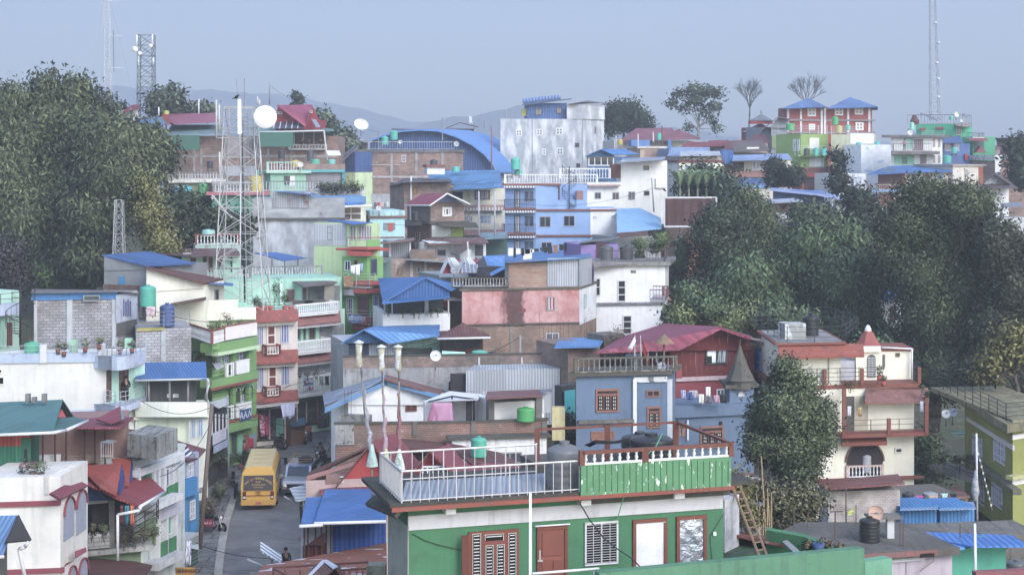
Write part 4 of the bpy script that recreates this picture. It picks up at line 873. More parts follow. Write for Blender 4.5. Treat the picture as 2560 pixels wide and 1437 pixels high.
for i,(px,py)in enumerate(((500,893),(520,888),(532,900))):shrub('balcony_plant',('pot plant at the left of the black iron rail','pot plant in the middle of the black iron rail','pot plant at the street end of the black iron rail')[i],px,py,113.4,10,10,200,.05,('4f5a40','8f7a5a'),120+i,'plants behind the black iron rail','plant')
for i,(px,py,rx_,ry_)in enumerate(((545,815,10,16),(568,800,14,22),(530,820,12,10),(600,812,16,10))):shrub('terrace_plant',('plant behind the red capped balustrade, second from left','tall reddish shrub on the green house terrace','low plant at the left of the green house terrace','drooping red flowering plant at the right of the green house terrace')[i],px,py,116,rx_,ry_,380,.05,('6a4f40','a06a58')if i in(1,3)else('4f5a40','8a9460'),130+i,'plants on the green house terrace','plant')
# ---- beige house with red tiled skirts
h=H('beige_house','beige three storey street house with red tiled skirts and lilac barred windows','house',[(632,125),(642,123.5),(744,125)],base=-23)
BG=PL('cdc3bd',.12);h.st(783,BG,i=1)
def skirt(h,f,x0,x1,yt,yb,out,mat,name='tile_skirt',inn=.05):
 a,b=h.ray(f,x0,inn),h.ray(f,x1,inn);c,d=h.ray(f,x1+3,out),h.ray(f,x0-3,out);yc=a.y;zt,zb=(YH-yt)*yc/F,(YH-yb)*yc/F
 P=[V3((a.x,a.y,zt)),V3((b.x,b.y,zt)),V3((c.x,c.y,zb)),V3((d.x,d.y,zb))];mb=MB();plate(P,.1,None,mb=mb)
 mb.pr([P[3],P[2],P[2]-V3((0,0,.14)),P[3]-V3((0,0,.14))],h.n[f]*-.1);return mb.bd(name,mat,h.o)
RS=TILE('8f4a44',.22)
for yt,yb in((776,800),(878,904),(980,1000)):skirt(h,1,642,744,yt,yb,.95,RS);h.pa('cornice',1,640,yb+2,742,yb+13,PL('d6cdc6',.1),.5,.5)
wins(h,1,[(644,816,659,864),(702,810,723,858),(644,918,660,972),(704,910,724,963)],nx=3,ny=1,**WIN)
for x0,y0,x1,y1 in((667,813,690,862),(670,915,693,968)):h.win(1,x0,y0,x1,y1,'d3ccc6',PL('6f3a34',.1),1,2,.12,'door');h.rect(1,x0-3,0,x0-3,0,0,0)
for y0,y1 in((864,886),(968,990)):
 mb=MB();a,b=h.ray(1,665,.75),h.ray(1,699,.75);z_=(YH-y1)*a.y/F;rail3(mb,[a-h.n[1]*.7,a,b,b-h.n[1]*.7],z_,z_+.7,'bal',.2);o=mb.bd('balustrade',[PN('dcd8d6'),TRIM],h.o)
rf(h,'white_canopy',CORR('c6c2c4',.1),[[(640,1001,125),(745,998,126),(747,1006,122),(638,1019,121)]],.06)
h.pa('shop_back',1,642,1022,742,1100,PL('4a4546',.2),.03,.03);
for x,c in((641,'8a6f6c'),(672,'b9a9a4'),(711,'b9a9a4')):h.pa('pier',1,x,1020,x+4,1098,PL(c,.2),.3,.3)
h.pa('shop_door',1,690,1045,709,1090,PN('5fa898'),.05,.04);h.pa('shelf_goods',1,676,1040,688,1090,PATCHY('4a4a50','8a6a60',4,5),.1,.1)
cloth('shop_banner','tall red and white printed banner hanging in the shop front','banner',[h.pt(1,646,1033,.6),h.pt(1,662,1033,.6),h.pt(1,663,1090,.6),h.pt(1,652,1090,.6)],PATCHY('b0356a','c9b9c4',4,6,.5),None)
cloth('shop_banner','narrow pink banner beside the printed one in the shop front','banner',[h.pt(1,662,1040,.65),h.pt(1,672,1040,.65),h.pt(1,673,1090,.65),h.pt(1,664,1090,.65)],PN('b83a6c'),None)
cloth('awning_cloth','pale lilac cloth slung as a street awning in front of the shops','awning',[W(699,1010,121.5),W(737,1004,122),W(734,1043,121.5),W(709,1045,121)],PN('a3a8c6'),None,.25)
# plants on beige roof
for i,(px,py,rx_,ry_)in enumerate(((655,765,14,9),(690,720,14,28),(712,745,12,16),(640,752,12,10))):shrub('roof_plant',('potted plants at the left of the beige house roof','tall palm-like plant on the beige house roof','leafy plant right of the tall palm on the roof','low plant behind the beige roof edge')[i],px,py,126,rx_,ry_,420,.055,('3f5a38','6f8a50'),140+i,'plants on the beige house roof','plant')
for i,px in enumerate((642,654,662,676,712,727)):tag(MB().lathe(W(px,776,125),[(.001,0),(.15,0),(.22,.35),(.18,.35),(.001,.3)],10).bd('flower_pot',PN('a54a3f'),None,W(px,776,125)),'red clay flower pot on the beige house roof edge','flower pot','red pots on the beige roof edge')
railing('iron_fence','black iron fence with a red handrail on the beige house roof',[W(635,780,126.5),W(735,768,128)],1.0,'pipes','3a3234','8a3a34',cat='fence')
# ---- mint and white house with big white balconies
h=H('mint_street_house','mint and white street house with wide white balustraded balconies and tiled skirts','house',[(735,129),(862,133)],8,base=-23)
h.st(783,PL('a3c9b6',.15));RT2=TILE('8a5a58',.22)
for yt,yb,x0,x1 in((783,808,737,850),(882,902,738,842)):skirt(h,0,x0,x1,yt,yb,1.3,RT2);h.rect(0,x0,yb+1,x1,yb+9,1.2,.1).bd('lace_board',STRIPE('c9cdd2','8a8f96',.15),h.o)
h.balcony(0,736,846,757,782,788,1.0,PL('d0d4d6',.2),'dde0e3','bal',pitch=.2);h.balcony(0,737,828,849,878,884,1.3,PL('d0d4d6',.1),'dde0e3','bal',pitch=.16);h.balcony(0,740,831,938,985,990,1.3,PL('d0d4d6',.1),'dde0e3','bal',pitch=.2)
for x in(738,752,766,790):h.pa('column',0,x,812,x+5,852,PL('9fd0bc',.1),.2,.2)
wins(h,0,[(743,815,751,850),(757,815,765,850),(772,814,790,850)],fr='7fae9c',gl=PL('5c443f',.2),nx=1,name='door')
h.pa('side_concrete',0,800,812,860,878,CONC('85888c',.5),.06,.05);h.pa('upper_white',0,740,905,850,940,PL('c9ccd2',.2),.04,.05)
for x0,x1 in((738,748),(764,775),(788,797),(812,826)):arch(h,0,x0,903,x1,945,None,gl='6a4038')
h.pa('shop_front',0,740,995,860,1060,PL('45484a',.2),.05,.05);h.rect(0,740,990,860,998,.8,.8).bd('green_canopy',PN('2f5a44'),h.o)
for x0,x1,c in((766,768,'b9a9a4'),(793,796,'8a5a5c'),(824,834,'6fb09c'),(836,850,'4f7a6c')):h.pa('shop_panel',0,x0,1000,x1,1055,PL(c,.2),.3,.1)
h.pa('shutter',0,797,1026,824,1068,CORR('5c5f63',.1),.35,.1)
t=thing('sign_board','small shop sign with blue and red print on the white balcony','sign',h.pt(0,775,965,1.5));h.rect(0,759,945,785,975,1.42,.05).bd('board',PATCHY('aab0c6','8a4a5c',2,2),t);text('मेडिकल',h.pt(0,772,960,1.44),.3,PN('2c3a6c'),t,h.n[0])
for i,(x0,x1,c)in enumerate(((798,808,'7f8a94'),(812,822,'2f3138'),(834,842,'3f4f6c'))):cloth('washing',('grey washing on the lower white balcony','black washing on the lower white balcony','blue washing right of the white balcony')[i],'laundry',[h.pt(0,x0,940,1.45),h.pt(0,x1,940,1.45),h.pt(0,x1,962,1.45),h.pt(0,x0+1,960,1.45)],PN(c),'washing on the lower white balcony')
for i,(px,py)in enumerate(((748,938),(768,935),(790,932))):shrub('balcony_plant',('plant on the lower white balcony, left','plant on the lower white balcony, middle','plant on the lower white balcony beside the washing')[i],px,py,127.7,9,8,160,.05,('4f5a40','8a6a50'),150+i,'plants on the lower white balcony','plant')
# mint storey behind with the grey roof
h=H('mint_upper_house','mint walled upper house with a grey sheet roof and bamboo blind','house',[(560,134),(855,137)],6);h.st(700,PL('9accb8',.2));h.pa('grey_wall',0,770,715,850,760,CONC('7f8286',.5),.1,.1)
rf(h,'roof',CORR('77797c',.5),[[(728,702,136),(800,692,139),(848,700,138),(835,708,135),(762,716,133)]],.08);h.pa('bamboo_blind',0,811,708,835,760,STRIPE('8f8a7e','6f6a60',.1,'Y'),1.5,.04)
wins(h,0,[(716,722,738,756),(755,718,768,752)],fr='8a8f8c',gl=PL('6a5050',.2),nx=1,name='door');h.pa('white_post',0,700,705,706,760,PN('c6d9d0'),.4,.2)
tag(MB().box(W(758,762,131),1.7,.5,.35,0).box(W(788,760,131),1.7,.5,.35,0).bd('bench',PN('4f4a48'),None,W(758,762,131)),'dark low bench standing on the white balustraded terrace','bench')
h=H('long_terrace','weathered terrace with a long mouldy white balustrade behind the lattice tower','house',[(590,139),(830,141)],6);h.st(697,PL('a3c4b6',.5));mb=MB();rail3(mb,[h.ray(0,592,.0),h.ray(0,804,.0)],h.top,h.top+1.05,'bal',.24);mb.bd('balustrade',[PATCHY('c6ccce','6a6c6a',2,2),CONC('8f9290',.7)],h.o)
rf(h,'blue_awning',CORR('3f72b8',.1),[[(636,632,144),(690,630,146),(766,645,143),(708,652,140.5)]],.06)
for x in(680,712,745):MB().tb(W(x,700,141),W(x,648,141.5),.05,5).bd('post',PN('3a3c40'),h.o)
tag(railing('balustrade','',[W(840,905,131),W(846,905,131)],.5),None)if 0 else None
# ---- green and red house
h=H('green_red_house','bright green narrow house with red projecting bands and iron balconies','house',[(855,139),(918,138),(958,138.5)],base=-22)
GG=PL('6da35a',.1);RB=PL('a94a44',.1);h.st(642,GG,i=1);
for y0,y1,x0,x1,o_ in((703,713,884,960,1.0),(722,733,884,960,1.0),(795,812,880,964,1.1),(815,824,880,962,.8),(618,624,868,956,1.0),(628,640,868,920,1.0)):
 h.rect(0,x0,y0,918,y1,o_,o_+.1).bd('red_band',RB,h.o);
 if x1>918:h.rect(1,916,y0,x1,y1,o_,o_+.1).bd('red_band',RB,h.o)
h.win(1,927,647,943,688,'4a5a50',GL('232a4a'),1);h.win(1,932,738,948,778,'c3c3dc',GL('232a3c'),3);h.win(0,866,745,882,785,'c3c3dc',GL('232a3c'),3);h.win(0,893,740,921,790,'7a4a44',PL('6a4442',.1),1,1,name='door');h.win(0,861,652,876,677,'c3c3dc',GL(),2);h.win(0,884,650,894,674,'8a5a50',GL(),1)
h.balcony(0,858,924,684,715,720,1.0,CONC('9a9c9a',.4),'b3b6ba','pipes');h.balcony(0,868,926,776,806,812,1.0,CONC('9a9c9a',.4),'b3b6ba','pipes');h.pa('ledge',0,856,722,885,738,PL('a9acb3',.5),.9,.9)
h.slab(620,626,RB,.3);h.pa('green_panel',1,918,600,950,618,GG,0,.2)
t=thing('sign_board','blue shop sign board leaning on the lower green balcony rail','sign',W(890,805,136.5));MB().pr([W(868,788,137.2),W(878,808,136.8),W(915,806,136.8),W(900,786,137.2)],(0,.06,0)).bd('board',PN('5c6f9c'),t);text('सौन्दर्य',W(892,797,136.75),.5,PN('c3cbe0'),t)
for i,(x0,x1,y1,c)in enumerate(((877,888,686,'d3d6da'),(888,900,690,'dfe1e4'),(900,908,682,'8f9cc0'))):cloth('washing',('white washing on the green house balcony, left','large white sheet on the green house balcony','striped blue washing on the green house balcony')[i],'laundry',[W(x0,664-i*2,136.6),W(x1,662-i*2,136.6),W(x1-1,y1,136.6),W(x0+1,y1-4,136.6)],PN(c),'washing on the green house balcony')
box_at('wooden_rack','light wooden shelf rack on the green house balcony','rack',871,690,716,136.6,22,.35,PATCHY('8a6a4a','a98a64',3,3))
h2=H('green_top_house','light green upper storey with tin wall and red handrail','house',[(785,144),(872,143),(950,143.5)],base=-12);h2.st(558,PL('adc694',.15),i=1);h2.pa('tin_wall',0,785,560,866,614,CORR('b9bfc8',.1),.05,.1)
h2.win(0,818,566,831,600,'7a7c84',GL(),1,2);h2.pa('curtain',1,876,565,928,600,CURTAIN('a9a9b3','6f6f7c'),.1,.05)
h2.balcony(1,872,948,594,622,628,1.0,PL('6fa35c',.1),PN('b9c0bc'),'bars',cap='9c4440',pitch=.2);h2.pa('post',1,890,566,893,620,PN('8fb070'),1.1,.08)
rf(h2,'roof',CORR('3f74bc',.05),[[(808,548,147),(870,552,147),(932,556,142),(885,561,141)]],.06)
# ---- street life
def person(label,base,hgt,shirt,trouser,skin='8a6a58',hair='1e1c1e',pose='stand',face=-90,group=None,name='person',seat=None,helmet=None):
 """one skinned body: hips, spine, head, arms and legs; clothing as slightly larger children"""
 b=V3(base);t=thing(name,label,'person',b,group);s=hgt/1.72;fa=R(face);fx=V3((math.cos(fa),math.sin(fa),0));sx=V3((-fx.y,fx.x,0));up_=V3((0,0,1))
 P=lambda x,y,z:b+(sx*x+fx*y+up_*z)*s
 hip,chest,neck,head=(P(0,0,.92),P(0,0,1.3),P(0,.01,1.47),P(0,.02,1.6))
 if pose=='sit':hip,chest,neck,head=P(0,0,.82),P(0,.06,1.16),P(0,.1,1.32),P(0,.12,1.45)
 J=[hip,chest,neck,head,up(head,.09*s)];E=[(0,1),(1,2),(2,3),(3,4)];Rr=[.15,.155,.055,.09,.075]
 for sd in(-1,1):
  if pose=='sit':kn,an,toe=P(sd*.2,.4,.78),P(sd*.2,.3,.35),P(sd*.2,.45,.3);el,ha=P(sd*.3,.15,.98),P(sd*.28,.48,.98)
  elif pose=='walk':kn,an,toe=P(sd*.1,.12*sd+.05,.5),P(sd*.1,.2*sd,.09),P(sd*.1,.2*sd+.17,.05);el,ha=P(sd*.24,-.06*sd,1.12),P(sd*.24,.16,.9)
  else:kn,an,toe=P(sd*.1,.02,.5),P(sd*.1,0,.09),P(sd*.1,.16,.05);el,ha=P(sd*.26,-.02,1.12),P(sd*.16,.2,1.02 if pose=='phone' else .9)
  i=len(J);hj=P(sd*.1,0,.9)if pose!='sit' else P(sd*.1,.02,.8);J+=[hj,kn,an,toe];E+=[(0,i),(i,i+1),(i+1,i+2),(i+2,i+3)];Rr+=[.1,.065,.045,.035]
  sh=(P(sd*.18,0,1.4)if pose!='sit' else P(sd*.18,.08,1.26));i=len(J);J+=[sh,el,ha,ha+(ha-el).normalized()*.09*s];E+=[(1,i),(i,i+1),(i+1,i+2),(i+2,i+3)];Rr+=[.062,.046,.03,.03]
 def skin_obj(name,ji,grow,mat):
  ids=sorted({k for e in ji for k in e});mp={k:i for i,k in enumerate(ids)};me=bpy.data.meshes.new(name);me.from_pydata([J[k]-b for k in ids],[(mp[a],mp[c])for a,c in ji],[])
  o=bpy.data.objects.new(name,me);C.objects.link(o);sk=o.modifiers.new('skin','SKIN');lay=me.skin_vertices[0]if len(me.skin_vertices)else None
  if lay is None:
   import bmesh
   bm=bmesh.new();bm.from_mesh(me);bm.verts.layers.skin.verify();bm.to_mesh(me);bm.free();lay=me.skin_vertices[0]
  for i,k in enumerate(ids):r_=(Rr[k]+grow)*s;lay.data[i].radius=(r_,r_*.85);lay.data[i].use_root=(k==ids[0])
  sb=o.modifiers.new('sub','SUBSURF');sb.levels=sb.render_levels=1;bpy.context.view_layer.update();dg=bpy.context.evaluated_depsgraph_get()
  m2=bpy.data.meshes.new_from_object(o.evaluated_get(dg));bpy.data.objects.remove(o);m2.materials.clear();m2.materials.append(mat);m2.polygons.foreach_set('use_smooth',[True]*len(m2.polygons))
  o=bpy.data.objects.new(name,m2);C.objects.link(o);o.parent=t;o['wx'],o['wy'],o['wz']=b;return o
 skin_obj('body',E,0,PN(skin));skin_obj('shirt',[(0,1),(1,9),(9,10),(10,11)]+[(1,17),(17,18),(18,19)],.018,PN(shirt,.9));skin_obj('trousers',[(0,5),(5,6),(6,7),(0,13),(13,14),(14,15)],.016,PN(trouser,.9))
 mb=MB();ball(mb,up(head,.06*s)-fx*.02,(.105 if not helmet else .14)*s,1.05);mb.bd('helmet' if helmet else 'hair',PN(helmet or hair,.3 if helmet else .8),t);return t
person('man in a black shirt and shorts leaning at the terrace rail',W(315,1008,102),1.72,'1d1e22','1a1b1f',pose='phone',face=-80)
person('person in a dark jacket with red stripes standing on the road by the rusty roof',V3((rx(722,1437)[0],84.5,-22.15)),1.7,'2a2628','23242a',face=-75)
person('woman in a red top standing in the shop door of the green house',V3((rx(609,1160)[0],117,-22.1)),1.6,'9c2f44','3a3238',face=-60)
person('person in dark clothes standing beside the jeep bonnet',V3((rx(792,1240)[0],104.5,-22.15)),1.65,'3a4a48','23252a',face=-100)
def motorbike(label,px,py,face,paint='2a2c33',Y=None,group='motorbikes on the street'):
 x,y=rx(px,py)if Y is None else((px-1280)*Y/F,Y);b=V3((x,y,-22.15));t=thing('motorbike',label,'motorbike',b,group);fa=R(face);fx=V3((math.cos(fa),math.sin(fa),0));sx=V3((-fx.y,fx.x,0))
 P=lambda a,s_,z:b+fx*a+sx*s_+V3((0,0,z))
 for a in(-.65,.65):
  w_=MB();w_.lathe(P(a,-.05,.3),[(.2,0),(.3,0),(.32,.05),(.3,.1),(.2,.1)],18,ax=sx);o=w_.bd('wheel',PN('17181a',.8),t);m_=MB();m_.lathe(P(a,-.04,.3),[(.001,.02),(.19,.02),(.2,.06),(.001,.06)],12,ax=sx);m_.bd('rim',PN('8a8c90',.4,.7),o)
 MB().tb(P(-.65,.1,.3),P(-.1,.1,.42),.05,6).tb(P(.1,0,.25),P(-.15,0,.5),.16,8).bd('engine',PN('4a4c50',.4,.6),t)
 mb=MB();mb.tb(P(.05,0,.78),P(.4,0,.86),.15,8,.12);mb.bd('fuel_tank',PN(paint,.3),t);MB().tb(P(-.7,0,.72),P(-.35,0,.72),.1,8,.13).tb(P(-.62,0,.83),P(.02,0,.83),.11,8,.1).bd('saddle',PN('1a1a1c',.7),t)
 mb=MB().tb(P(.65,-.07,.3),P(.42,-.08,1.0),.025,5).tb(P(.65,.07,.3),P(.42,.08,1.0),.025,5).tb(P(.38,-.36,1.08),P(.4,.36,1.08),.022,5);mb.bd('fork',PN('9a9ca0',.3,.7),t)
 MB().lathe(P(.5,0,.88),[(.001,0),(.09,.02),(.1,.08),(.001,.1)],12,ax=fx).bd('headlight',PN('c9ccd0',.2),t)
 for s_ in(-1,1):MB().tb(P(.4,s_*.3,1.08),P(.38,s_*.38,1.25),.012,4).lathe(P(.38,s_*.38,1.27),[(.001,0),(.06,0),(.06,.02),(.001,.02)],8,ax=-fx).bd('mirror',PN('3a3c40',.2),t)
 return t
motorbike('red and black motorbike being ridden down the dusty yard',770,1108,-100,'8a2f2f');person('rider in a red jacket on the motorbike in the dusty yard',V3((rx(770,1108)[0],rx(770,1108)[1],-22.15)),1.7,'b0302c','2a2c33',pose='sit',face=-100,helmet='1c1e24',group=None)
motorbike('motorbike with a dark rider above the jeep',802,1160,-110,'2c2c33');person('rider in a dark maroon jacket behind the jeep',V3((rx(802,1160)[0],rx(802,1160)[1],-22.15)),1.7,'4a2a30','23252a',pose='sit',face=-105,helmet='23262c')
for px,py,a,c,lb in((700,1128,60,'23252c','black motorbike parked between the stall and the bus roof, front one'),(712,1112,70,'9a9ca3','silver motorbike parked behind the black one'),(695,1108,80,'3a2c30','motorbike with a pink cover at the shop front'),(583,1215,100,'23252c','black motorbike parked left of the yellow bus'),(590,1245,95,'3a2c33','motorbike with red tail lamp beside the rear of the bus')):motorbike(lb,px,py,a,c)
motorbike('dark scooter on the pavement with a red and white ad panel',535,1330,-30,'1e2026');t=thing('sign_board','small red and white advertising board on the pavement before the scooter','sign',W(523,1330,95));MB().pr([W(508,1298,95),W(533,1298,94.5),W(533,1316,94.5),W(508,1316,95)],(0,.04,0)).bd('board',PN('a5304a'),t);MB().pr([W(508,1316,95),W(533,1316,94.5),W(533,1328,94.5),W(508,1328,95)],(0,.05,0)).bd('footer',PN('4a4a52'),t);MB().tb(W(512,1340,95),W(512,1300,95.1),.03).tb(W(530,1340,94.6),W(530,1300,94.7),.03).bd('leg',PN('5a5a5c'),t);text('SALE ON',W(520,1307,94.6),.17,PN('d9ccd0'),t)
# yellow school bus, seen from behind and above
def P_(o,fx,sx,a,s_,z):return o+fx*a+sx*s_+V3((0,0,z))
bx,by=rx(646,1276);B0=V3((bx,by,-22.17));by_dir=V3((rx(664,1190)[0]-bx+.15,rx(664,1190)[1]-by,0)).normalized();sx=V3((by_dir.y,-by_dir.x,0));Q=lambda a,s_,z:P_(B0,by_dir,sx,a,s_,z)
t=thing('school_bus','yellow school bus driving away up the street, seen from behind','bus',B0);YEL=PN('cc9c2c',.35,0,.5,.06);L_,Wb,Hb=7.2,1.1,2.72
sec=[(-Wb,.45),(Wb,.45),(Wb+.02,1.5),(Wb-.06,2.3),(Wb-.22,2.6),(.4,Hb),(-.4,Hb),(-Wb+.22,2.6),(-Wb+.06,2.3),(-Wb-.02,1.5)]
mb=MB();st=[(0.0,.97,-.02),(.12,1,0),(L_-.7,1,0),(L_,.93,-.12)];n=len(sec);vs=[]
for a,k,dz in st:
 for s_,z in sec:vs.append(Q(a+(max(0,z-1.3)*.1 if a<.5 else 0)-(max(0,z-1.2)*.35 if a>=L_ else 0),s_*k,z+(dz if z>2 else 0)))
fs=[tuple(range(n)),tuple(range(3*n,4*n))[::-1]]+[(k*n+i,(k+1)*n+i,(k+1)*n+(i+1)%n,k*n+(i+1)%n)for k in range(3)for i in range(n)]
mb.add(vs,fs);mb.bd('body',YEL,t)
def back(name,s0,z0,s1,z1,m,off=.03,par=None,th=.03):
 q=[Q(max(0,z-1.3)*.1-off,s_,z)for s_,z in((s0,z0),(s1,z0),(s1,z1),(s0,z1))];return MB().pr(q,by_dir*-th).bd(name,m,par or t)
pn=back('rear_window',-.93,1.28,.93,2.2,GL('2c2a33',.25));back('bumper',-1.08,.36,1.08,.66,PN('c0912c',.4),.1,None,.1);back('red_line',-.85,.93,.85,.96,PN('8a2a20'))
for s_ in(-1,1):
 o=back('tail_lamp',s_*.87-.1,.72,s_*.87+.1,1.2,PN('26181a',.3),.04);back('red_lens',s_*.87-.08,.95,s_*.87+.08,1.17,PN('7a1a1e',.2),.07,o,.01);back('white_lens',s_*.87-.07,.78,s_*.87+.07,.9,PN('c9ccd0',.2),.07,o,.01)
back('number_plate',-.17,.42,.17,.58,PN('b0506a'),.21,None,.01);em=back('emblem',-.17,1.0,.17,1.27,PN('a97a28'),.05,None,.01);text('ॐ',Q(-.07,0,1.13),.2,PN('5a3a1a'),em,-by_dir)
YT=PN('c9a75c',.6);OT=PN('b8683f',.6)
word='VERY BEST BOARDING SCHOOL'
for i,ch in enumerate(word):
 u=i/(len(word)-1)*2-1;zz=2.02-.34*u*u
 if ch!=' ':text(ch,Q(max(0,zz-1.3)*.1-.075,u*.82,zz),.17,OT if 5<=i<=8 else YT,pn,-by_dir,.004,tilt=-u*.55)
for s_,z,sz in(('ILAM',1.8,.16),('SCHOOL BUS',1.62,.14),('MAHAMAI',1.46,.13)):text(s_,Q(max(0,z-1.3)*.1-.075,0,z),sz,YT,pn,-by_dir,.004)
text('TATA',Q(-.07,.6,.84),.1,PN('3a2a14'),t,-by_dir,.004)if 0 else None
for s_ in(-1,1):
 for k in range(6):
  a=.5+k*1.02;q=[Q(a,s_*1.125,1.5),Q(a+.88,s_*1.125,1.5),Q(a+.88,s_*1.085,2.15),Q(a,s_*1.085,2.15)];MB().pr(q,sx*s_*.01).bd('side_window',GL('262c38',.15),t)
 for a in(1.5,L_-1.5):o=MB().lathe(Q(a,s_*1.02,.45),[(.001,-.12),(.42,-.12),(.45,0),(.42,.12),(.001,.12)],18,ax=sx).bd('wheel',PN('17181a',.8),t);MB().lathe(Q(a,s_*1.13,.45),[(.001,0),(.22,0),(.2,.03),(.001,.03)],12,ax=sx*s_).bd('rim',PN('8a8c90',.5,.3),o)
 MB().tb(Q(L_-.3,s_*1.0,2.0),Q(L_-.1,s_*1.4,1.95),.03).box(Q(L_-.1,s_*1.42,1.55),.2,.1,.45,0).bd('mirror',PN('1e2024'),t)
mb=MB()
for a in(1.4,2.8,4.2,5.6):mb.pr([Q(a,-.5,Hb+.01),Q(a,.5,Hb+.01),Q(a+.05,.5,Hb+.01),Q(a+.05,-.5,Hb+.01)],(0,0,.02))
mb.bd('roof_seam',PN('a9853a'),t);MB().pr([Q(.35,-.84,2.606),Q(.35,.84,2.606),Q(L_-.6,.84,2.606),Q(L_-.6,-.84,2.606)],(0,0,.125)).bd('dusty_roof',PN('b9aa78',.8),t)
# silver jeep coming down, roof rack with a bundle
jx,jy=rx(738,1245);J0=V3((jx,jy,-22.17));fd=V3((-.02,-1,0)).normalized();sj=V3((-fd.y,fd.x,0));Q=lambda a,s_,z:P_(J0,fd,sj,a,s_,z)
t=thing('jeep','silver jeep with a roof rack facing down the street beside the bus','jeep',J0);SIL=PN('aab2c2',.3,.3,.5,.05)
prof=[(0,.45),(0,.95),(-.1,1.08),(-1.1,1.18),(-1.55,1.82),(-4.1,1.86),(-4.3,.95),(-4.3,.45)]
MB().pr([Q(a,-.84,z)for a,z in prof],sj*1.68).bd('body',SIL,t)
q=[Q(-1.1,-.72,1.22),Q(-1.1,.72,1.22),Q(-1.5,.68,1.77),Q(-1.5,-.68,1.77)];o=MB().pr(q,(fd*.03+V3((0,0,.02)))).bd('windscreen',GL('323c4a',.1),t)
q=[Q(-1.45,-.68,1.72),Q(-1.45,.68,1.72),Q(-1.52,.67,1.82),Q(-1.52,-.67,1.82)];MB().pr(q,(fd*.05+V3((0,0,.03)))).bd('sun_strip',PN('3f66a0'),o);text('SUPER TAXI TOUR',Q(-1.38,0,1.79),.1,PN('c9d3e6'),o,(fd+V3((0,0,.6))))
MB().pr([Q(.02,-.6,.62),Q(.02,.6,.62),Q(.02,.6,.9),Q(.02,-.6,.9)],fd*.03).bd('grille',PN('22242a'),t)
MB().pr([Q(.0,-.88,.38),Q(.0,.88,.38),Q(.0,.88,.58),Q(.0,-.88,.58)],fd*.14).bd('bumper',PN('3a3c42'),t)
for s_ in(-1,1):
 MB().lathe(Q(.02,s_*.68,.78),[(.001,0),(.13,0),(.14,.04),(.001,.06)],14,ax=fd).bd('headlight',PN('d9dde3',.15),t);MB().tb(Q(-1.0,s_*.84,1.25),Q(-1.0,s_*1.02,1.25),.03).box(Q(-1.0,s_*1.06,1.15),.16,.08,.22,0).bd('mirror',SIL,t)
 for a in(-.75,-3.4):o=MB().lathe(Q(a,s_*.76,.36),[(.001,-.1),(.33,-.1),(.36,0),(.33,.1),(.001,.1)],18,ax=sj).bd('wheel',PN('17181a',.8),t);MB().lathe(Q(a,s_*.86,.36),[(.001,0),(.18,0),(.001,.03)],10,ax=sj*s_).bd('rim',PN('9a9ca0',.4,.5),o)
 for k in range(3):MB().pr([Q(-1.6-k*.85,s_*.85,1.2),Q(-2.35-k*.85,s_*.85,1.2),Q(-2.35-k*.85,s_*.85,1.68),Q(-1.75-k*.85,s_*.85,1.68)],sj*s_*.01).bd('side_window',GL('262c38',.15),t)
mb=MB()
for z in(1.98,2.14):mb.path([Q(-2.2,-.72,z),Q(-2.2,.72,z),Q(-4.1,.72,z),Q(-4.1,-.72,z),Q(-2.2,-.72,z)],.022,5)
for a in(-2.2,-3.1,-4.1):
 for s_ in(-.72,.72):mb.tb(Q(a,s_,1.86),Q(a,s_,2.16),.02)
mb.bd('roof_rack',PN('a98f5a'),t);tag(MB().lathe(Q(-2.7,.3,1.9),[(.001,0),(.5,.02),(.52,.2),(.3,.34),(.001,.38)],12).bd('bundle',PN('3a3230'),None,Q(-2.7,.3,1.9)),'dark luggage bundle lying on the jeep roof rack','luggage')
# stall tables, barrels, bushes along the street
h=H('market_table','wooden stall table under a blue tarpaulin beside the shutter','stall',[(727,124),(762,125)],1.2,base=-22.2);h.st(1062,PN('6a4a3a'));rf(h,'tarpaulin',PN('33607a'),[[(724,1048,126),(762,1042,126.5),(764,1058,124),(727,1063,123.5)]],.12)
box_at('steel_drum','dark storage crate with bottles at the right of the shutter','crate',806,1044,1068,125,18,.8,PN('2a2e36'));box_at('shop_fridge','dark handcart with crates parked beside the potted bushes','handcart',655,1120,1150,118,38,.9,PN('333338'))
for i,(px,py,r_)in enumerate(((600,1145,12),(618,1140,11))):shrub('round_bush',('round potted bush in front of the green shops, left','round potted bush in front of the green shops, right')[i],px,py,114,r_,15,700,.05,('33442e','566a40'),160+i,'round potted bushes','bush',0,'9a3f38')
for i,(px,py,rx_,ry_,Y)in enumerate(((530,1140,34,22,109),(505,1170,20,24,107),(520,1270,22,30,99),(548,1225,16,25,102),(568,1150,16,14,110))):shrub('street_shrub',('wide straggly shrub under the white sign boards','shrub beside the leaning wooden pole','dry brown shrub behind the scooter','green weedy shrub at the drain edge','small shrub beside the street lamp post')[i],px,py,Y,rx_,ry_,1500,.06,('46523a','7d8568')if i!=2 else('5c5244','8f8068'),170+i,'shrubs along the pavement','shrub')
tag(MB().lathe(W(583,1185,111),[(.001,0),(.01,0),(.001,.01)],3).bd('x',PN('555555')),'x','x')if 0 else None
pole('utility_pole','wooden utility pole leaning over the pavement with tangled cables','utility pole',497,1010,1400,91,.14,'6a5a52',8,530);pole('street_pole','slim grey steel pole standing on the pavement by the green house','pole',572,985,1205,108,.07,'8a8f98',8,569)
for i,(px,py,w_,c)in enumerate(((668,1112,18,'8a4a52'),(745,1078,16,'b9bcc0'),(690,1095,12,'6a5a4a'))):box_at('shop_goods',('red box of goods before the shops','pale sack lying in the dusty yard','brown sack beside the motorbikes')[i],'goods',px,py-8,py,rx(px,py)[1],w_,.5,PN(c),'goods before the shops')
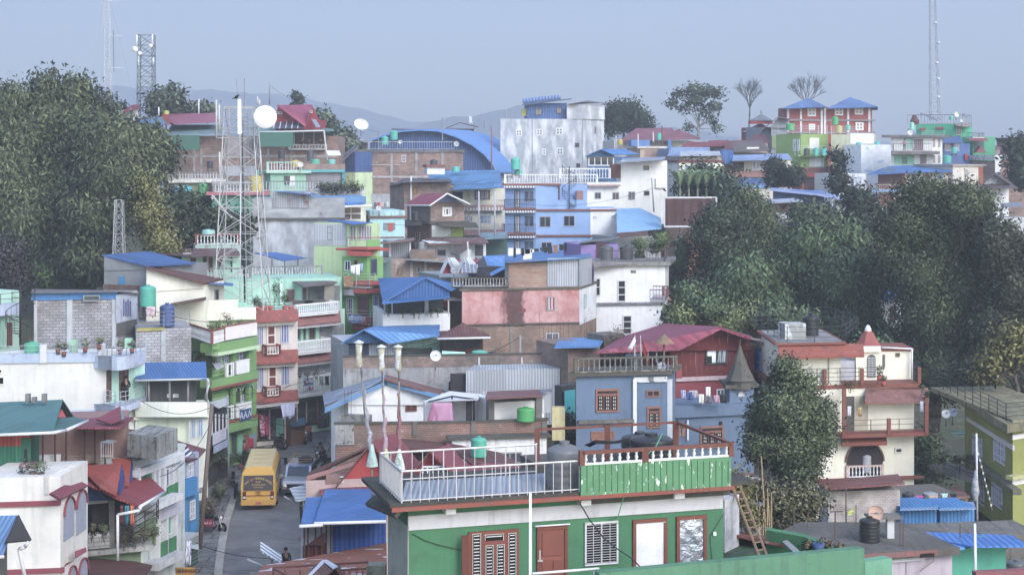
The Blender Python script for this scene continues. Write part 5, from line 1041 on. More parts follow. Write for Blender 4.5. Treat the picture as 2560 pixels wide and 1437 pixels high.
cloth('red_jersey','red coat hanging at the shop front of the green house','clothes',[W(622,1095,116),W(634,1094,116),W(635,1120,116),W(622,1120,116)],PN('a82f34'),None)
# solar street lights in the road's foreground
t=thing('solar_street_light','white framed solar panel on a post above the jeep','solar street light',W(765,1300,80));plate([W(723,1219,80),W(785,1206,80.5),W(800,1240,79),W(740,1252,78.5)],.05,STRIPE('3a4258','d3d7de',.16,'Y',.55),'solar_panel',t);MB().tb(W(765,1400,80.5),W(763,1238,79.6),.06,6).bd('post',PN('6f7478'),t)
t=thing('solar_street_light','tilted white framed solar panel on a post by the standing person','solar street light',W(682,1437,72));plate([W(651,1353,72),W(704,1384,71.5),W(705,1406,70.7),W(651,1376,71.2)],.05,STRIPE('7d8798','d9dce0',.22,'X',.7),'solar_panel',t);MB().tb(W(680,1480,72),W(679,1385,71.6),.06,6).bd('post',PN('6f7478'),t)
for i,(a,b,Yy)in enumerate((((710,1240),(740,1257),80),((618,1397),(662,1416),72))):tag(MB().tb(W(*a,Yy),W(*b,Yy),.05,6).tb(W(*b,Yy),W(b[0]+25,b[1]+12,Yy),.025,5).bd('lamp_arm',PN('a9acb0'),None,W(*a,Yy)),('lamp arm reaching out left of the jeep panel','lamp arm reaching over the road near the bottom')[i],'street lamp')
#  middle of the town, front to back
TIN=CORR('b3b9c2',.12,.2);OLD=PL('cfd2d6',.5)
# ---- red gabled roofs just behind the green house
h=H('red_gable_house','house with bright red gable ends, maroon sheet roofs and brown eaves','house',[(765,75),(1045,76),(1370,77)],8,base=-20)
h.st(1190,PL('b39a96',.2),i=1);RG=PL('a53a3a',.12)
rf(h,'front_roof',CORR('9a4a58',.06),[[(795,1205,77.5),(950,1150,82),(965,1215,75.5),(800,1232,74)],[(950,1150,82),(1352,1160,80),(1352,1195,75.6),(960,1222,74.5)]],.08)
gable_end(h,[(842,1215,75.4),(928,1108,75.6),(1010,1195,75.8),(1010,1215,75.8)],.12,RG);gable_end(h,[(1008,1212,75.4),(1080,1124,75.6),(1150,1190,75.8),(1170,1212,75.8)],.12,RG)
rf(h,'gable_roof',CORR('8f4048',.05,rough=.4),[[(928,1105,74.8),(990,1080,81),(1058,1168,80),(1005,1195,74.8)],[(1075,1127,74.8),(1123,1108,81),(1190,1190,79),(1152,1200,74.8)]],.08)
rf(h,'gable_roof_edge',PN('6a4540'),[[(838,1218,75),(842,1212,74.8),(929,1103,74.9),(930,1109,75.2)]],.06);rf(h,'gable_roof_edge',PN('6a4540'),[[(1005,1210,75),(1009,1204,74.8),(1076,1124,74.9),(1078,1130,75.1)]],.06)
h.win(1,1055,1164,1110,1196,'c9ccd2',GL('2a3442'),4,1,out=1.1)
rf(h,'brown_roof',CORR('6f4f4c',.45,rough=.75),[[(770,1180,80),(1000,1085,92),(1030,1098,91),(930,1110,84),(770,1190,78)],[(1000,1085,92),(1240,1100,94),(1250,1140,88),(930,1110,84)],[(1110,1105,86),(1250,1130,84),(1300,1160,82),(1180,1160,80)]],.1)
rf(h,'eave_board',PN('9a6a5e'),[[(767,1189,78),(930,1140,82),(930,1150,81.5),(767,1200,77.6)]],.05)
h.pa('brick_strip',0,815,1185,850,1208,PL('8a6a64'),.1,.1);wins(h,0,[(826,1188,836,1208),(842,1190,860,1206)],fr='c2c2c6',nx=1)
rf(h,'blue_eave',CORR('5c7db8',.2),[[(960,1225,74.5),(1350,1197,75.6),(1350,1208,75),(960,1240,74)]],.05)
tank(1197,1090,1140,82,40,'3aa68c','turquoise ribbed tank on a thin stand above the red gables',stand=30)
# ---- blue shed by the road
h=H('blue_shed','bright blue corrugated shed with a white gutter beside the road','shed',[(752,63.5),(822,64),(966,65)],4,base=-20);BLU=CORR('3c72b8',.03,.18);BD=CORR('28509a',.05,.2)
h.st(1310,PL('a9b0be',.2),i=1);h.pa('blue_wall',1,832,1307,965,1400,BD,.08,.08);
for x in(760,769,788,803,815,826):h.pa('post',0 if x<822 else 1,x,1308,x+3,1400,PN('5a3a38'),.3,.08)
h.pa('maroon_rail',0,758,1360,818,1400,CORR('6a3434',.1),.15,.05);gable_end(h,[(768,1362,63.2),(812,1330,63.4),(812,1362,63.4)],.05,PN('4f2c2c'))
rf(h,'roof',BLU,[[(813,1222,71),(936,1221,72),(966,1226,71),(966,1303,62.8),(785,1306,62.2)],[(765,1243,69),(807,1240,70),(790,1306,63),(751,1312,61.8)]],.06)
mb=MB().path([W(785,1308,62),W(965,1303,62.6)],.07,6).path([W(748,1315,61.6),W(806,1312,62)],.07,6);mb.bd('gutter',PN('cfd2d6'),h.o)
rf(h,'red_hood',PN('9a4450'),[[(745,1342,64),(764,1326,65),(767,1334,64.5),(748,1348,63.4)]],.05)
# ---- patched rusty roof at the bottom
h=H('rusty_roof_house','house under a rusty roof patched with bare silver metal at the bottom edge','house',[(640,56),(968,57)],4,base=-18);h.st(1500,PL('6f6a60',.5))
pm=PATCHY('84503f','aeb4bd',.85,1.5,.6,.02,2);rf(h,'roof',pm,[[(660,1412,60),(966,1356,65),(968,1450,56),(600,1480,53.5)]],.08)
dm=H('roof_dormer','small rusty dormer with a silver ridge on the patched roof','dormer',[(770,54),(840,54)],1.5,base=-16);dm.st(1440,PL('5a4a44'));rf(dm,'roof',CORR('7a4a3a',.3),[[(812,1402,55.5),(842,1418,54.5),(800,1450,52),(768,1440,53)],[(812,1402,55.5),(868,1440,55),(862,1450,54),(842,1418,54)]],.06);rf(dm,'ridge_cap',PN('c3cad6'),[[(806,1398,55.5),(818,1398,55.7),(845,1414,54.3),(834,1420,53.9)],[(806,1398,55.5),(812,1404,55.3),(776,1440,53),(768,1438,53)]],.04)
mb=MB()
a,b,c,d=W(683,1418,55),W(790,1412,56),W(920,1404,56.5),W(922,1440,56.5);mb.path([a,b,c,d],.05).path([W(683,1420,55),W(683,1470,55)],.05).path([W(683,1419,55),W(722,1440,54)],.05);mb.path([W(850,1424,56),W(920,1420,56.4)],.04)
for x in(712,750,860,875,892,907):mb.tb(W(x,1424,55.8),W(x,1460,55.8),.03,4)
tag(mb.bd('iron_railing',PN('6a3f36'),None,a),'rust brown iron railing on the patched roof','railing')
box_at('wall_stub','mossy concrete wall stub beside the green house corner','wall',942,1408,1470,55,46,.6,CONC('8a8a78',1.0))
# ---- white gable house with prayer flags in front
h=H('white_gable_house','white gabled house with a worn blue edged tin roof','house',[(828,104),(870,101),(1185,103)],9,base=-21)
h.st(1010,PL('dfe0e0',.1,'6a6f78'),i=1);gable_end(h,[(870,1012,100.9),(870,1000,100.9),(970,952,101.6),(1090,985,102.2),(1090,1012,102.2)],.15,PL('dfe0e0',.1))
rf(h,'roof',CORR('8a9bb2',.35,sheet=1.3),[[(968,935,112),(960,945,103),(812,1020,98),(806,985,106)]],.1);rf(h,'rust_side_roof',CORR('8f6a68',.6,sheet=1.2),[[(968,935,112),(1110,975,111),(1098,985,101.5),(960,946,101)]],.1)
for a,b in(((812,1021,97.9),(968,950,101.5)),((968,950,101.3),(1098,986,101.4))):
 p,q=W(*a),W(*b);MB().pr([p,q,q+V3((0,0,-.28)),p+V3((0,0,-.28))],(0,.08,0)).bd('barge_board',PN('5c88b4'),h.o)
h.win(1,1014,1008,1042,1028,'7a4a44',PN('54312e'),2,out=.05)
h.pa('damp_patch',1,828+45,1040,925,1075,PATCHY('c9cbd0','55585f',1.5,1.5,.5),.04,.03)
# low yard with pink sheet, white canopy, cabin with rusty roof, silver hall
h=H('yard_cabin','white cabin with a little rusty corrugated roof in the brick yard','cabin',[(1236,91),(1360,92)],3,base=-18.5);h.st(1006,PL('e0e1e0',.05));h.pa('pier',0,1222,992,1236,1056,CONC('7a7876',.4),.15,.5);h.pa('pier',0,1340,990,1355,1052,CONC('7a7876',.4),.15,.5)
rf(h,'roof',CORR('835450',.35,.2),[[(1218,978,95),(1348,973,96),(1357,990,90),(1213,996,89.3)]],.06);rf(h,'side_roof',CORR('7d8490',.2),[[(1348,974,96),(1380,972,96.5),(1378,978,94),(1357,984,91)]],.05)
rf(h,'grey_sheet',TIN,[[(1357,982,92),(1376,978,93),(1376,1030,92.8),(1355,1032,91.8)]],.05)
tank(1314,1016,1051,90,46,'3f9d55','bright green water tank standing before the white cabin')
slabroof('carport','white sheet canopy on thin posts beside the pink sheet',[(1058,1003,92),(1124,977,95),(1205,985,97),(1195,998,91)],PN('cfd3d8'),.06,'canopy',0)
t=thing('yard_posts','thin dark posts and rafters carrying the white canopy','frame',W(1130,1055,92));MB().tb(W(1130,1060,92),W(1130,990,92),.06).tb(W(1185,1055,92),W(1185,996,92),.06).tb(W(1070,1004,91.8),W(1130,990,91.8),.05).tb(W(1130,990,91.8),W(1192,998,91.2),.05).bd('frame',DARKM(),t)
cloth('pink_sheet','large faded pink sheet stretched across the yard wall','sheet',[W(1082,1006,90.6),W(1130,1005,90.6),W(1133,1057,90.4),W(1065,1060,90.4)],PATCHY('b07f9e','9a5f7f',1.2,.6),None,.05)
h=H('yard_back_wall','white stained yard wall with short black balusters','wall',[(1062,93.5),(1222,94.5)],.4,base=-18.5);h.st(1003,PL('d9dadb',.2));h.pa('pier',0,1167,1003,1180,1056,CONC('6f6d6c',.3),.15,.3)
h=H('silver_hall','tall silver corrugated sheet wall of a hall behind the brick yard','hall',[(1165,108),(1400,109),(1415,112)],7,base=-18);h.st(926,TIN);h.pa('dark_side',0,1128,935,1166,980,PN('2f2c30'),-.5,.5)
h.pa('lower_wall',0,1165,1020,1225,1056,PL('9a9ca6',.6),.1,.1)
h=H('dusty_brick_house','dark brown walled house with flaking plaster left of the silver hall','house',[(1005,112),(1165,113)],5,base=-18);h.st(938,PATCHY('6f5452','b7aba9',.5,.9,.63,.03,5));tank(1134,950,978,109.5,26,'2a2c30','black tank in the dark gap beside the silver hall')
rf(h,'roof',CORR('7a5f5c',.5),[[(965,920,113.5),(1000,930,114),(1030,940,111),(962,930,111)]],.06)
h=H('brick_yard_wall','long low brick yard wall with mossy coping and concrete piers','wall',[(838,89),(1182,89.5),(1368,90.5)],.5,base=-18.5)
h.fp=[h.c[0],h.c[1],h.c[2],h.c[2]+V3((0,4.4,0)),h.c[0]+V3((0,4.4,0))];h.st(1100,BRICK('8a5848','8f8178',.24,.1,.5),i=1);h.top=h.zc(1100,1)
h.fp=[h.c[0],h.c[1],h.c[2],h.c[2]+V3((0,.3,0)),h.c[1]+V3((0,.3,0)),h.c[0]+V3((0,.3,0))];h.st(1058,BRICK('8a5848','8f8178',.24,.1,.5),i=1);h.slab(1053,1058,CONC('5a564e',.9),.08,1,'coping')
for f,x in((0,1032),(0,1178),(1,1355)):h.pa('pier',f,x,1055,x+11,1090,CONC('77736e',.6),.08,.1)
h.pa('stained_corner',0,838,1062,885,1112,CONC('a3a3a3',1),.1,.1)
h=H('white_plaster_house','white plastered house with a mouldy eave below the brick yard','house',[(1130,88.2),(1366,89)],.6,base=-20);h.st(1097,PL('d9dadb',.35,'5a5a5c'));h.slab(1093,1098,CONC('5c5a54',1),.25);h.win(0,1245,1130,1305,1182,'8f8f93',GL('3a3a42'),4,2)
tag(MB().box(W(1396,1098,93),.75,.6,1.9,0).bd('yellow_wall_stub',PL('c6bf8c',.3),None,W(1400,1098,93)),'pale yellow curved wall stub at the end of the brick yard wall','wall')
h=H('small_yard_wall','broken grey wall with rebar at the street corner of the white gable house','wall',[(845,99),(925,98.5)],.4,base=-21);h.st(1035,CONC('8f8d8b',.9));
for i,x in enumerate((862,870,878)):pole('rebar','thin rusty rebar standing on the broken grey wall','rebar',x,975,1040,98.8,.02,'4a3c3a',4,None,'rebar on the broken wall')
# prayer flag poles
for i,(xt,yt,xm,xb,yb,cc,lb)in enumerate(((897,857,912,930,1150,('6f7f98','8f8f9c','9fc0b6'),'leftmost prayer flag pole, bluish white wrapped cloth'),(953,868,960,965,1160,('6f86ae','a98f9e','b9c48a'),'middle prayer flag pole, with a yellow green cloth tail'),(995,868,1000,998,1158,('8f93ae','8f6068','c3d6c6'),'rightmost prayer flag pole, with a red middle and white green foot'))):
 Y=62+i*.5;t=thing('prayer_flag_pole',lb,'flag pole',W(xb,1260,Y),'prayer flag poles');P=[W(xb,1260,Y),W(xb,yb,Y),W(xm,(yt+yb)/2+40,Y),W(xm-(xm-xt)*.5,(yt+yb)/2-60,Y),W(xt,yt,Y)];MB().path(P,.035,6).bd('pole',BARK('8a8478'),t)
 for k in range(5):
  a,b=P[1].lerp(P[4],k/5),P[1].lerp(P[4],(k+1)/5);nx_=(xm-xt)*.5;c_=cc[0]if k>2 else(cc[1]if k else cc[1]);mb=MB();r0=[.085,.075,.045,.03,.025,.02][k];pts=9;vs=[]
  for j in range(pts+1):
   p=a.lerp(b,j/pts);p.x+=.03*math.sin(j*.7+k+i);rr=r0*(1+.15*math.sin(j*1.9+i));
   for q in range(8):an=q*math.pi/4;vs.append(p+V3((math.cos(an)*rr*(1+.35*math.sin(3*an+j)),math.sin(an)*rr*.7,0)))
  mb.add(vs,[(j*8+q,j*8+(q+1)%8,(j+1)*8+(q+1)%8,(j+1)*8+q)for j in range(pts)for q in range(8)],0,True);mb.bd('wrapped_flag',PATCHY(c_,'8a5a66' if k in(1,2)and i else 'c3c6d2',3,1.2,.55,.1,4,'Object'),t)
 c=W(xt,yt-2,Y);mb=MB();mb.lathe(c,[(.001,.09),(.2,0),(.2,-.03),(.001,.02)],10);mb.bd('cap',PN('b9c0c8'),t);MB().lathe(up(c,-.95),[(.1,0),(.15,.1),(.11,.45),(.14,.9),(.001,.95)],10).bd('valance',PATCHY('a3a288','b3b8c4',4,2.5,.52,.03,3,'Object'),t)
 MB().lathe(W(xb,yb+8,Y),[(.24,-.1),(.18,.2),(.1,.5),(.05,.75)],9).bd('cloth_tail',PATCHY(cc[2],'8a9a98',3,3,.55,.05,4,'Object'),t)
# ---- blue roofed sheds left of centre
h=H('tin_walled_shed','tin walled shed with a blue gable roof beside the flag poles','shed',[(872,117),(985,118)],7,base=-19);h.st(862,CORR('b3bac4',.1,.2));h.pa('dark_opening',0,872,860,922,900,PN('2d3850'),.05,.05)
gable_end(h,[(853,858,116),(910,826,116.2),(971,857,116.8)],.15,CORR('4474ac',.05,.2));rf(h,'roof',CORR('5590d0',.05,.2),[[(909,823,115.6),(936,815,125),(1100,811,127),(1098,838,118),(973,858,115.9)],[(909,823,115.6),(936,815,125),(880,838,124),(851,859,115.6)]],.07)
h=H('mint_low_house','low mint walled house under the long blue roof','house',[(985,119),(1100,120)],5,base=-19);h.st(838,PL('9fd2c0',.2));h.pa('dark_gap',0,1000,870,1080,892,PN('4f5a54'),.05,.05)
h=H('brick_terrace_wall','long mouldy brick parapet with balusters at its right end','wall',[(858,110),(1415,112)],2.0,base=-19.5);h.st(922,PL('9a9c9e',.8));h.fp=[h.c[0],h.c[1],h.c[1]+V3((0,.3,0)),h.c[0]+V3((0,.3,0))];h.st(893,BRICK('8c6a60','8a8580',.24,.1,.75));h.slab(890,893,CONC('55524c',1),.06,name='coping')
h.balcony(0,1370,1396,893,917,919,.12,None,'c9ccc9','bal',ends=False);
for x in(1196,1303):h.pa('pier',0,x,893,x+4,922,PN('b9bcc0'),.08,.1)
dish(1089,889,108.6,14,'white dish with a rusty centre on the mouldy brick parapet',(.15,-1,.25),'d3d4d4',1.0)
for i,(x0,x1,y0,y1,lb)in enumerate(((1105,1168,877,893,'tilted mint green sheet leaning on the parapet'),(1237,1350,883,893,'speckled mint low sheet behind the parapet'))):tag(MB().pr([W(x0,y1,112),W(x1,y1,112.4),W(x1-6,y0+3,113),W(x0,y0,113)],(0,.06,0)).bd('mint_sheet',PATCHY('9fdcc9','c9e3dc',2,2),None,W(x0,y1,112)),lb,'sheet')
tank(1199,875,893,113,40,'3fb398','flat turquoise tank beside the brown hip roofed hut');tank(1232,877,893,113.2,18,'3a3a40','small dark drum right of the flat turquoise tank')
tank(1374,866,890,113.4,44,'33363c','wide black tank at the right end of the brick parapet');tank(1352,862,890,114.4,22,'26282c','narrow black tank behind the wide one')
h=H('brown_hip_hut','glazed hut with a brown rusted hip roof and white gutter','hut',[(1108,118),(1208,118.5)],4.5,base=-19);h.st(843,PL('5f4038',.2));h.win(0,1112,848,1203,872,'4a3a38',GL('3a3838'),4,1);h.pa('panel',0,1165,872,1206,890,PL('7a3f30'),.06,.05)
rf(h,'roof',CORR('75493f',.4,.22),[[(1158,806,120.5),(1228,843,116),(1093,845,115.6)],[(1158,806,120.5),(1228,843,116),(1222,836,124)],[(1158,806,120.5),(1093,845,115.6),(1100,836,124)]],.07);MB().path([W(1093,847,115.5),W(1226,844,115.9)],.08,6).bd('gutter',PN('d3d4d4'),h.o)
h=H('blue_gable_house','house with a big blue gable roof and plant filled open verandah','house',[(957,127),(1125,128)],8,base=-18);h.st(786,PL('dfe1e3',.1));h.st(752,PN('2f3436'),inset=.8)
for x in(960,979,1062,1120):h.pa('post',0,x,752,x+3+6*(x in(1062,)),790,PL('b9bcc2'),.0,.3)
gable_end(h,[(962,752,125.8),(1065,697,126.4),(1126,726,127),(1124,742,127),(962,755,125.8)],.15,CORR('3a68a6',.05,.25));rf(h,'roof',CORR('3f78bc',.05,.25),[[(1065,693,126.2),(1050,692,138),(945,695,136),(957,756,125.2)],[(1065,693,126.2),(1070,692,138),(1160,712,138),(1130,726,126.6)],[(957,748,126.4),(1125,737,127.4),(1125,743,124.8),(955,758,124)]],.08)
for i,(px,r_)in enumerate(((972,5),(1008,8),(1035,8),(1048,9),(1078,7),(1095,6))):shrub('verandah_plant',('small pot plant by the left post of the blue gable house','bushy pot plant in the left bay of the verandah','trailing pot plant in the middle of the verandah','tall pot plant in the middle of the verandah','pot plant in the right bay of the verandah','last pot plant at the right of the verandah')[i],px,778,126.5,r_,r_,200,.05,('35502f','7a9a58'),190+i,'pot plants on the verandah','plant')
h=H('red_sign_house','dark shop verandah with a red sign board between the blue gable and pink house','shop',[(1120,132),(1157,132.5)],4,base=-18);h.st(728,PL('4c4648',.2));t=thing('sign_board','long dark red shop sign with a golden word','sign',h.pt(0,1130,770,.7));h.rect(0,1104,748,1155,768,.7,.1).bd('board',PN('8a2f38'),t);text('CAFE',h.pt(0,1140,757,.72),.4,PN('a98a4a'),t,h.n[0]);rf(h,'roof',CONC('9c9c9c'),[[(1104,742,130),(1157,744,131),(1157,750,129.5),(1100,748,129)]],.08)
h.balcony(0,1130,1156,788,806,810,.8,None,'c3c9d0','bal')
# ---- pink walled house
h=H('pink_house','long stained pink house with brick top storey and mouldy balustraded terrace','house',[(1155,128),(1449,130),(1491,136)],base=-17)
h.st(812,BRICK('9a7058','8f877e',.24,.085,.45),i=1);h.st(720,PINK_WALL(),i=1);h.pa('white_side',1,1450,716,1490,803,PL('dfe1e4',.3),.04,.05);h.slab(717,722,CONC('6a6158',1),.15,1)
h.win(0,1366,742,1388,776,'8f9498',CURTAIN('9a3f40','a9b4c0'),1);h.pa('vent',0,1298,771,1314,780,PATCHY('8a4a48','4a2a2a',6,6),.04,.04);h.pa('ledge',0,1155,808,1449,813,CONC('5a544c',1),.12,.15);h.win(1,1461,736,1466,770,'5f9a94',GL('3a5a5a'),1)
for x in(1275,1285):h.pa('pier',0,x,815,x+8,885,CONC('8f8b86',.4),.06,.06)if x==1275 else None
h.win(0,1365,832,1398,858,'b9bcc0',GL('55555c'),2)
t2=H('rooftop_room','brick and tin top storey under a thin blue sheet on the pink house','house',[(1272,128.8),(1449,130.1),(1480,134)],base=-9);t2.o['category']='rooftop room';t2.st(654,BRICK('9c6c54','a39a90',.24,.085,.3),i=1,pybot=718);t2.pa('tin_wall',0,1368,645,1449,716,CORR('a9b0bc',.1,.2),.06,.06);t2.pa('tin_wall',1,1449,643,1479,714,CORR('a9b0bc',.1,.2),.06,.06)
rf(t2,'roof',CORR('4f82bc',.15),[[(1262,655,128),(1278,652,137),(1475,634,139),(1480,641,133.5),(1449,645,129.6)]],.08)
mb=MB();zz=W(1200,718,128.2).z;rail3(mb,[W(1130,718,128.6),W(1268,718,128.6)],zz+.05,zz+.75,'bal',.24);tag(mb.bd('terrace_balustrade',[PATCHY('a9aaa6','6a655c',2,2,.5,.1),CONC('6a665c',1)],None,W(1130,718,128.6)),'mouldy grey balustrade on the left terrace of the pink house','balustrade')
h3=H('terrace_block','dark mouldy terrace block left of the pink wall','terrace',[(1122,131),(1156,130)],5,base=-17);h3.st(716,CONC('5c554e',1));h3.o['label']='narrow dark mouldy terrace block at the left end of the pink house'
for i,x in enumerate((1349,1359,1370,1380,1392,1400,1410,1422,1460,1466)):pole('rebar','thin rusty rebar standing in front of the brick lower wall of the pink house','rebar',x,780+(i*37)%40,888,114+.2*i,.022,'5a4440',4,x+(i%3)-1,'rebar below the pink house')
pole('grey_post','grey concrete post before the brick wall of the pink house','post',1301,838,895,113,.1,'8f9094',4)
# ---- twin dormers
h=H('twin_dormer_house','house with two silver framed steep dormers and a crimson roof','house',[(1098,139),(1225,141)],5,base=-15);h.st(688,PL('8f9aa0',.2));rf(h,'roof',CORR('a04058',.05),[[(1140,648,145),(1205,648,146),(1192,680,140),(1110,684,139)]],.08)
for x,dx in((1120,0),(1160,40)):
 gable_end(h,[(1104+dx,684,138.2),(1120+dx,648,138.4),(1138+dx,684,138.6)],.15,PN('8f2f30'),'dormer_face')
 mb=MB();mb.tb(W(1100+dx,687,138),W(1120+dx,646,138),.2,4).tb(W(1120+dx,646,138),W(1142+dx,687,138),.2,4);mb.bd('dormer_frame',PN('8f9cab'),h.o);rf(h,'dormer_roof',PN('cdd2cf'),[[(1120+dx,644,137.8),(1136+dx,643,142),(1158+dx,668,141),(1140+dx,680,138)]],.07)
MB().pr([W(1098,693,137.8),W(1210,693,137.8),W(1210,684,137.8),W(1098,684,137.8)],(0,.3,0)).bd('fascia',PN('7f8a96'),h.o)
t=thing('solar_array','gridded solar panel on a post before the twin dormers','solar panel',W(1175,700,134),'solar panels');plate([W(1157,660,135),W(1195,661,135),W(1192,682,133.6),W(1152,681,133.6)],.05,SOLAR(),'cells',t);MB().tb(W(1175,705,134.2),W(1175,672,134.2),.05).bd('post',PN('55585c'),t)
dish(1135,676,135,9,'small grey dish before the left dormer',(.1,-1,.3),'9aa0a6',.8)
h=H('tarp_shelter','dark netted shelter with a bright blue tarpaulin side','shelter',[(1192,136),(1262,137)],3,base=-14);h.st(668,PN('2a2d33'));rf(h,'tarpaulin',PATCHY('4f86c8','9ab4d6',2,2,.62),[[(1208,640,141),(1262,640,141),(1262,672,136),(1226,690,135.5)]],.04);rf(h,'net',PN('34353a'),[[(1210,641,140.8),(1190,660,137),(1190,690,136),(1228,692,135)]],.05)
# ---- white three storey block
h=H('white_block_house','plain white three storey house with tall narrow windows and a mouldy ledge','house',[(1485,140),(1663,141),(1672,146)],base=-17)
h.st(665,PL('e2e4e8',.12,'8f93a0'),i=0);h.slab(655,665,CONC('8f8f8f',.8),.5,0);h.pa('ledge',0,1490,756,1662,762,CONC('8a8c94',1),.25,.3)
for a in((1489,695,1502,740),(1544,700,1565,755),(1557,788,1580,836)):h.win(0,*a,fr='c9ccd0',gl=GL('26282e'),nx=1,ny=3 if a[0]!=1489 else 2,fw=.1)
h.pa('vent',0,1577,675,1590,683,PATCHY('9a9ca0','2a2c30',8,8,.5),.04,.04);h.balcony(1,1664,1671,720,745,750,1.2,CONC('a9a9b0'),'6a4048','bars')
h.pa('balcony_front',0,1655,716,1662,745,PN('6a4550'),1.0,.05);rf(h,'terrace_floor',CONC('77757a',.8),[[(1485,658,139),(1690,640,143),(1690,648,142),(1485,668,138.6)]],.15)
mb=MB();zz=h.top;p=[h.ray(0,1488,.4),h.ray(0,1660,.4),W(1690,650,148).xy.to_3d()];rail3(mb,p,zz,zz+1.0,'bars',.25);mb.bd('railing',PN('4a4548'),h.o)
tank(1517,612,650,143,33,'55585e','grey water tank on the white block house roof, left one');tank(1566,612,652,143.5,34,'3c3f45','black and white labelled tank on the white block house roof')
h=H('purple_shed','purple painted rooftop shed with a slanted dark roof','shed',[(1452,146),(1545,147)],5,base=-12);h.st(612,PL('8a76b4',.15));h.pa('door',0,1491,606,1512,650,PN('4a2f38'),.05,.05);rf(h,'roof',CORR('6f7682',.3),[[(1447,607,145),(1548,594,148),(1550,590,152),(1455,603,151)]],.08)
for i,(px,py,rx_,ry_,c)in enumerate(((1605,612,24,18,1),(1650,598,26,24,0),(1640,620,16,14,1),(1598,640,12,12,0))):shrub('roof_garden_plant',('large green shrub behind the labelled tank on the white roof','broad pale green roof garden bush beside the blue tarp roof','low leafy roof plant near the curved railing','small roof plant right behind the labelled tank')[i],px,py,145+i,rx_,ry_,1100,.09,('4a6a38','8aa860'),200+i,'roof garden plants on the white house','shrub')
# ---- blue three storey house and neighbours
h=H('blue_balcony_house','light blue house with dark window pairs and stacked corner balconies','house',[(1262,180),(1340,180.2),(1475,181),(1542,182)],9,base=-14)
h.c=h.c;h.fp=[h.c[0],h.c[1],h.c[2],h.c[3],h.c[3]+V3((0,9,0)),h.c[0]+V3((0,9,0))];SKY=PL('86a9dc',.08);h.st(523,SKY,i=1);
h.pa('white_wing',2,1476,521,1541,597,PL('dde0e8',.1),.06,.08);h.pa('lower_white',2,1476,600,1541,640,PL('c6d0e6',.1),.06,.08)
h.fp=[h.c[0],h.c[1],h.ray(1,1395),h.ray(1,1395)+V3((0,8,0)),h.c[0]+V3((0,8,0))];h.st(462,SKY,i=1,name='upper_wall');h.slab(459,464,PL('8a5048'),.35,1);
u=H('blue_rear_wing','set back upper part of the blue house with a spiral stair','house',[(1395,184),(1468,184.5)],5,base=-8);u.st(462,SKY);u.pa('doorway',0,1388,464,1399,500,PN('5a3a3c'),.05,.05);u.rect(0,1383,500,1468,523,3.3,.2).bd('parapet',SKY,u.o);u.pa('wood_box',0,1441,477,1458,500,PN('9a7468'),.8,.5)
zz=W(1300,459,180).z;mb=MB();rail3(mb,[W(1262,459,179.6),W(1493,459,181)],zz,zz+1.05,'bal',.3);mb.bd('balustrade',[PN('d3d6dc'),PN('dcdfe3')],h.o)
for y0 in(523,587):h.rect(1,1340,y0,1475,y0+5,.2,.2).bd('brown_band',PN('7a4c48'),h.o);h.rect(2,1475,y0,1541,y0+5,.2,.2).bd('brown_band',PN('7a4c48'),h.o)
for y0 in(463,525,588):
 h.pa('balcony_recess',0,1264,y0+8,1339,y0+(52 if y0<588 else 40),PL('6c8ec0',.1),.03,.03);h.rect(0,1260,y0+2,1340,y0+7,.9,.9).bd('striped_fascia',STRIPE('d3d6dc','7a8296',.3),h.o)
 if y0<580:h.rect(0,1262,y0+57,1340,y0+62,.9,.9).bd('balcony_floor',PN('7a4c48'),h.o);mb=MB();a,b=h.ray(0,1262,.85),h.ray(0,1339,.85);z_=(YH-y0-57)*a.y/F;rail3(mb,[a-h.n[0]*.8,a,b],z_,z_+.95,'bars',.2,.03);mb.bd('railing',PN('2c2c34'),h.o)
 h.win(0,1286,y0+14,1300,y0+56,'1f2128',PN('b9bcc4'),2,1,name='door');h.win(0,1310,y0+14,1335,y0+42,'8a93a3',GL('2a3238'),2)
wins(h,1,[(1349,541,1377,568),(1409,539,1437,566),(1353,605,1380,632),(1413,603,1441,630)],fr='9aa0ae',gl=GL('22262e'),nx=2);wins(h,2,[(1483,541,1491,547),(1528,539,1536,545)],fr='8a8d94',gl=GL(),nx=1)
sp=W(1423,523,180.5);t=thing('spiral_staircase','small dark spiral stair rising to the roof of the blue house','staircase',sp);MB().tb(sp,up(sp,4.8),.06).bd('pole',PN('22252b'),t);mb=MB();pr=[]
for k in range(22):
 a=k*.45;z=.19*(k+1);c=up(sp,z);d=V3((math.cos(a),math.sin(a),0));e=V3((-d.y,d.x,0));mb.pr([c-e*.04,c+e*.04,c+d*.8+e*.15,c+d*.8-e*.15],(0,0,.03));mb.tb(c+d*.8,up(c+d*.8,.85),.02,3);pr.append(up(c+d*.8,.85))
mb.path(pr,.03,4);mb.bd('tread',PN('2b2e34'),t)
tank(1289,393,424,180,24,'3fb3a4','turquoise tank on a steel stand on the blue house roof',stand=22);tank(1296,424,440,180.5,20,'45b0a0','lower turquoise tank behind the white balustrade',stand=0)
t=thing('clothes_line','long line of washing strung above the blue roof before the blue house','clothes line',W(1200,640,150));MB().path([W(1245,618,150),W(1330,623,150),W(1445,603,150)],.015,3).bd('line',DARKM(),t)
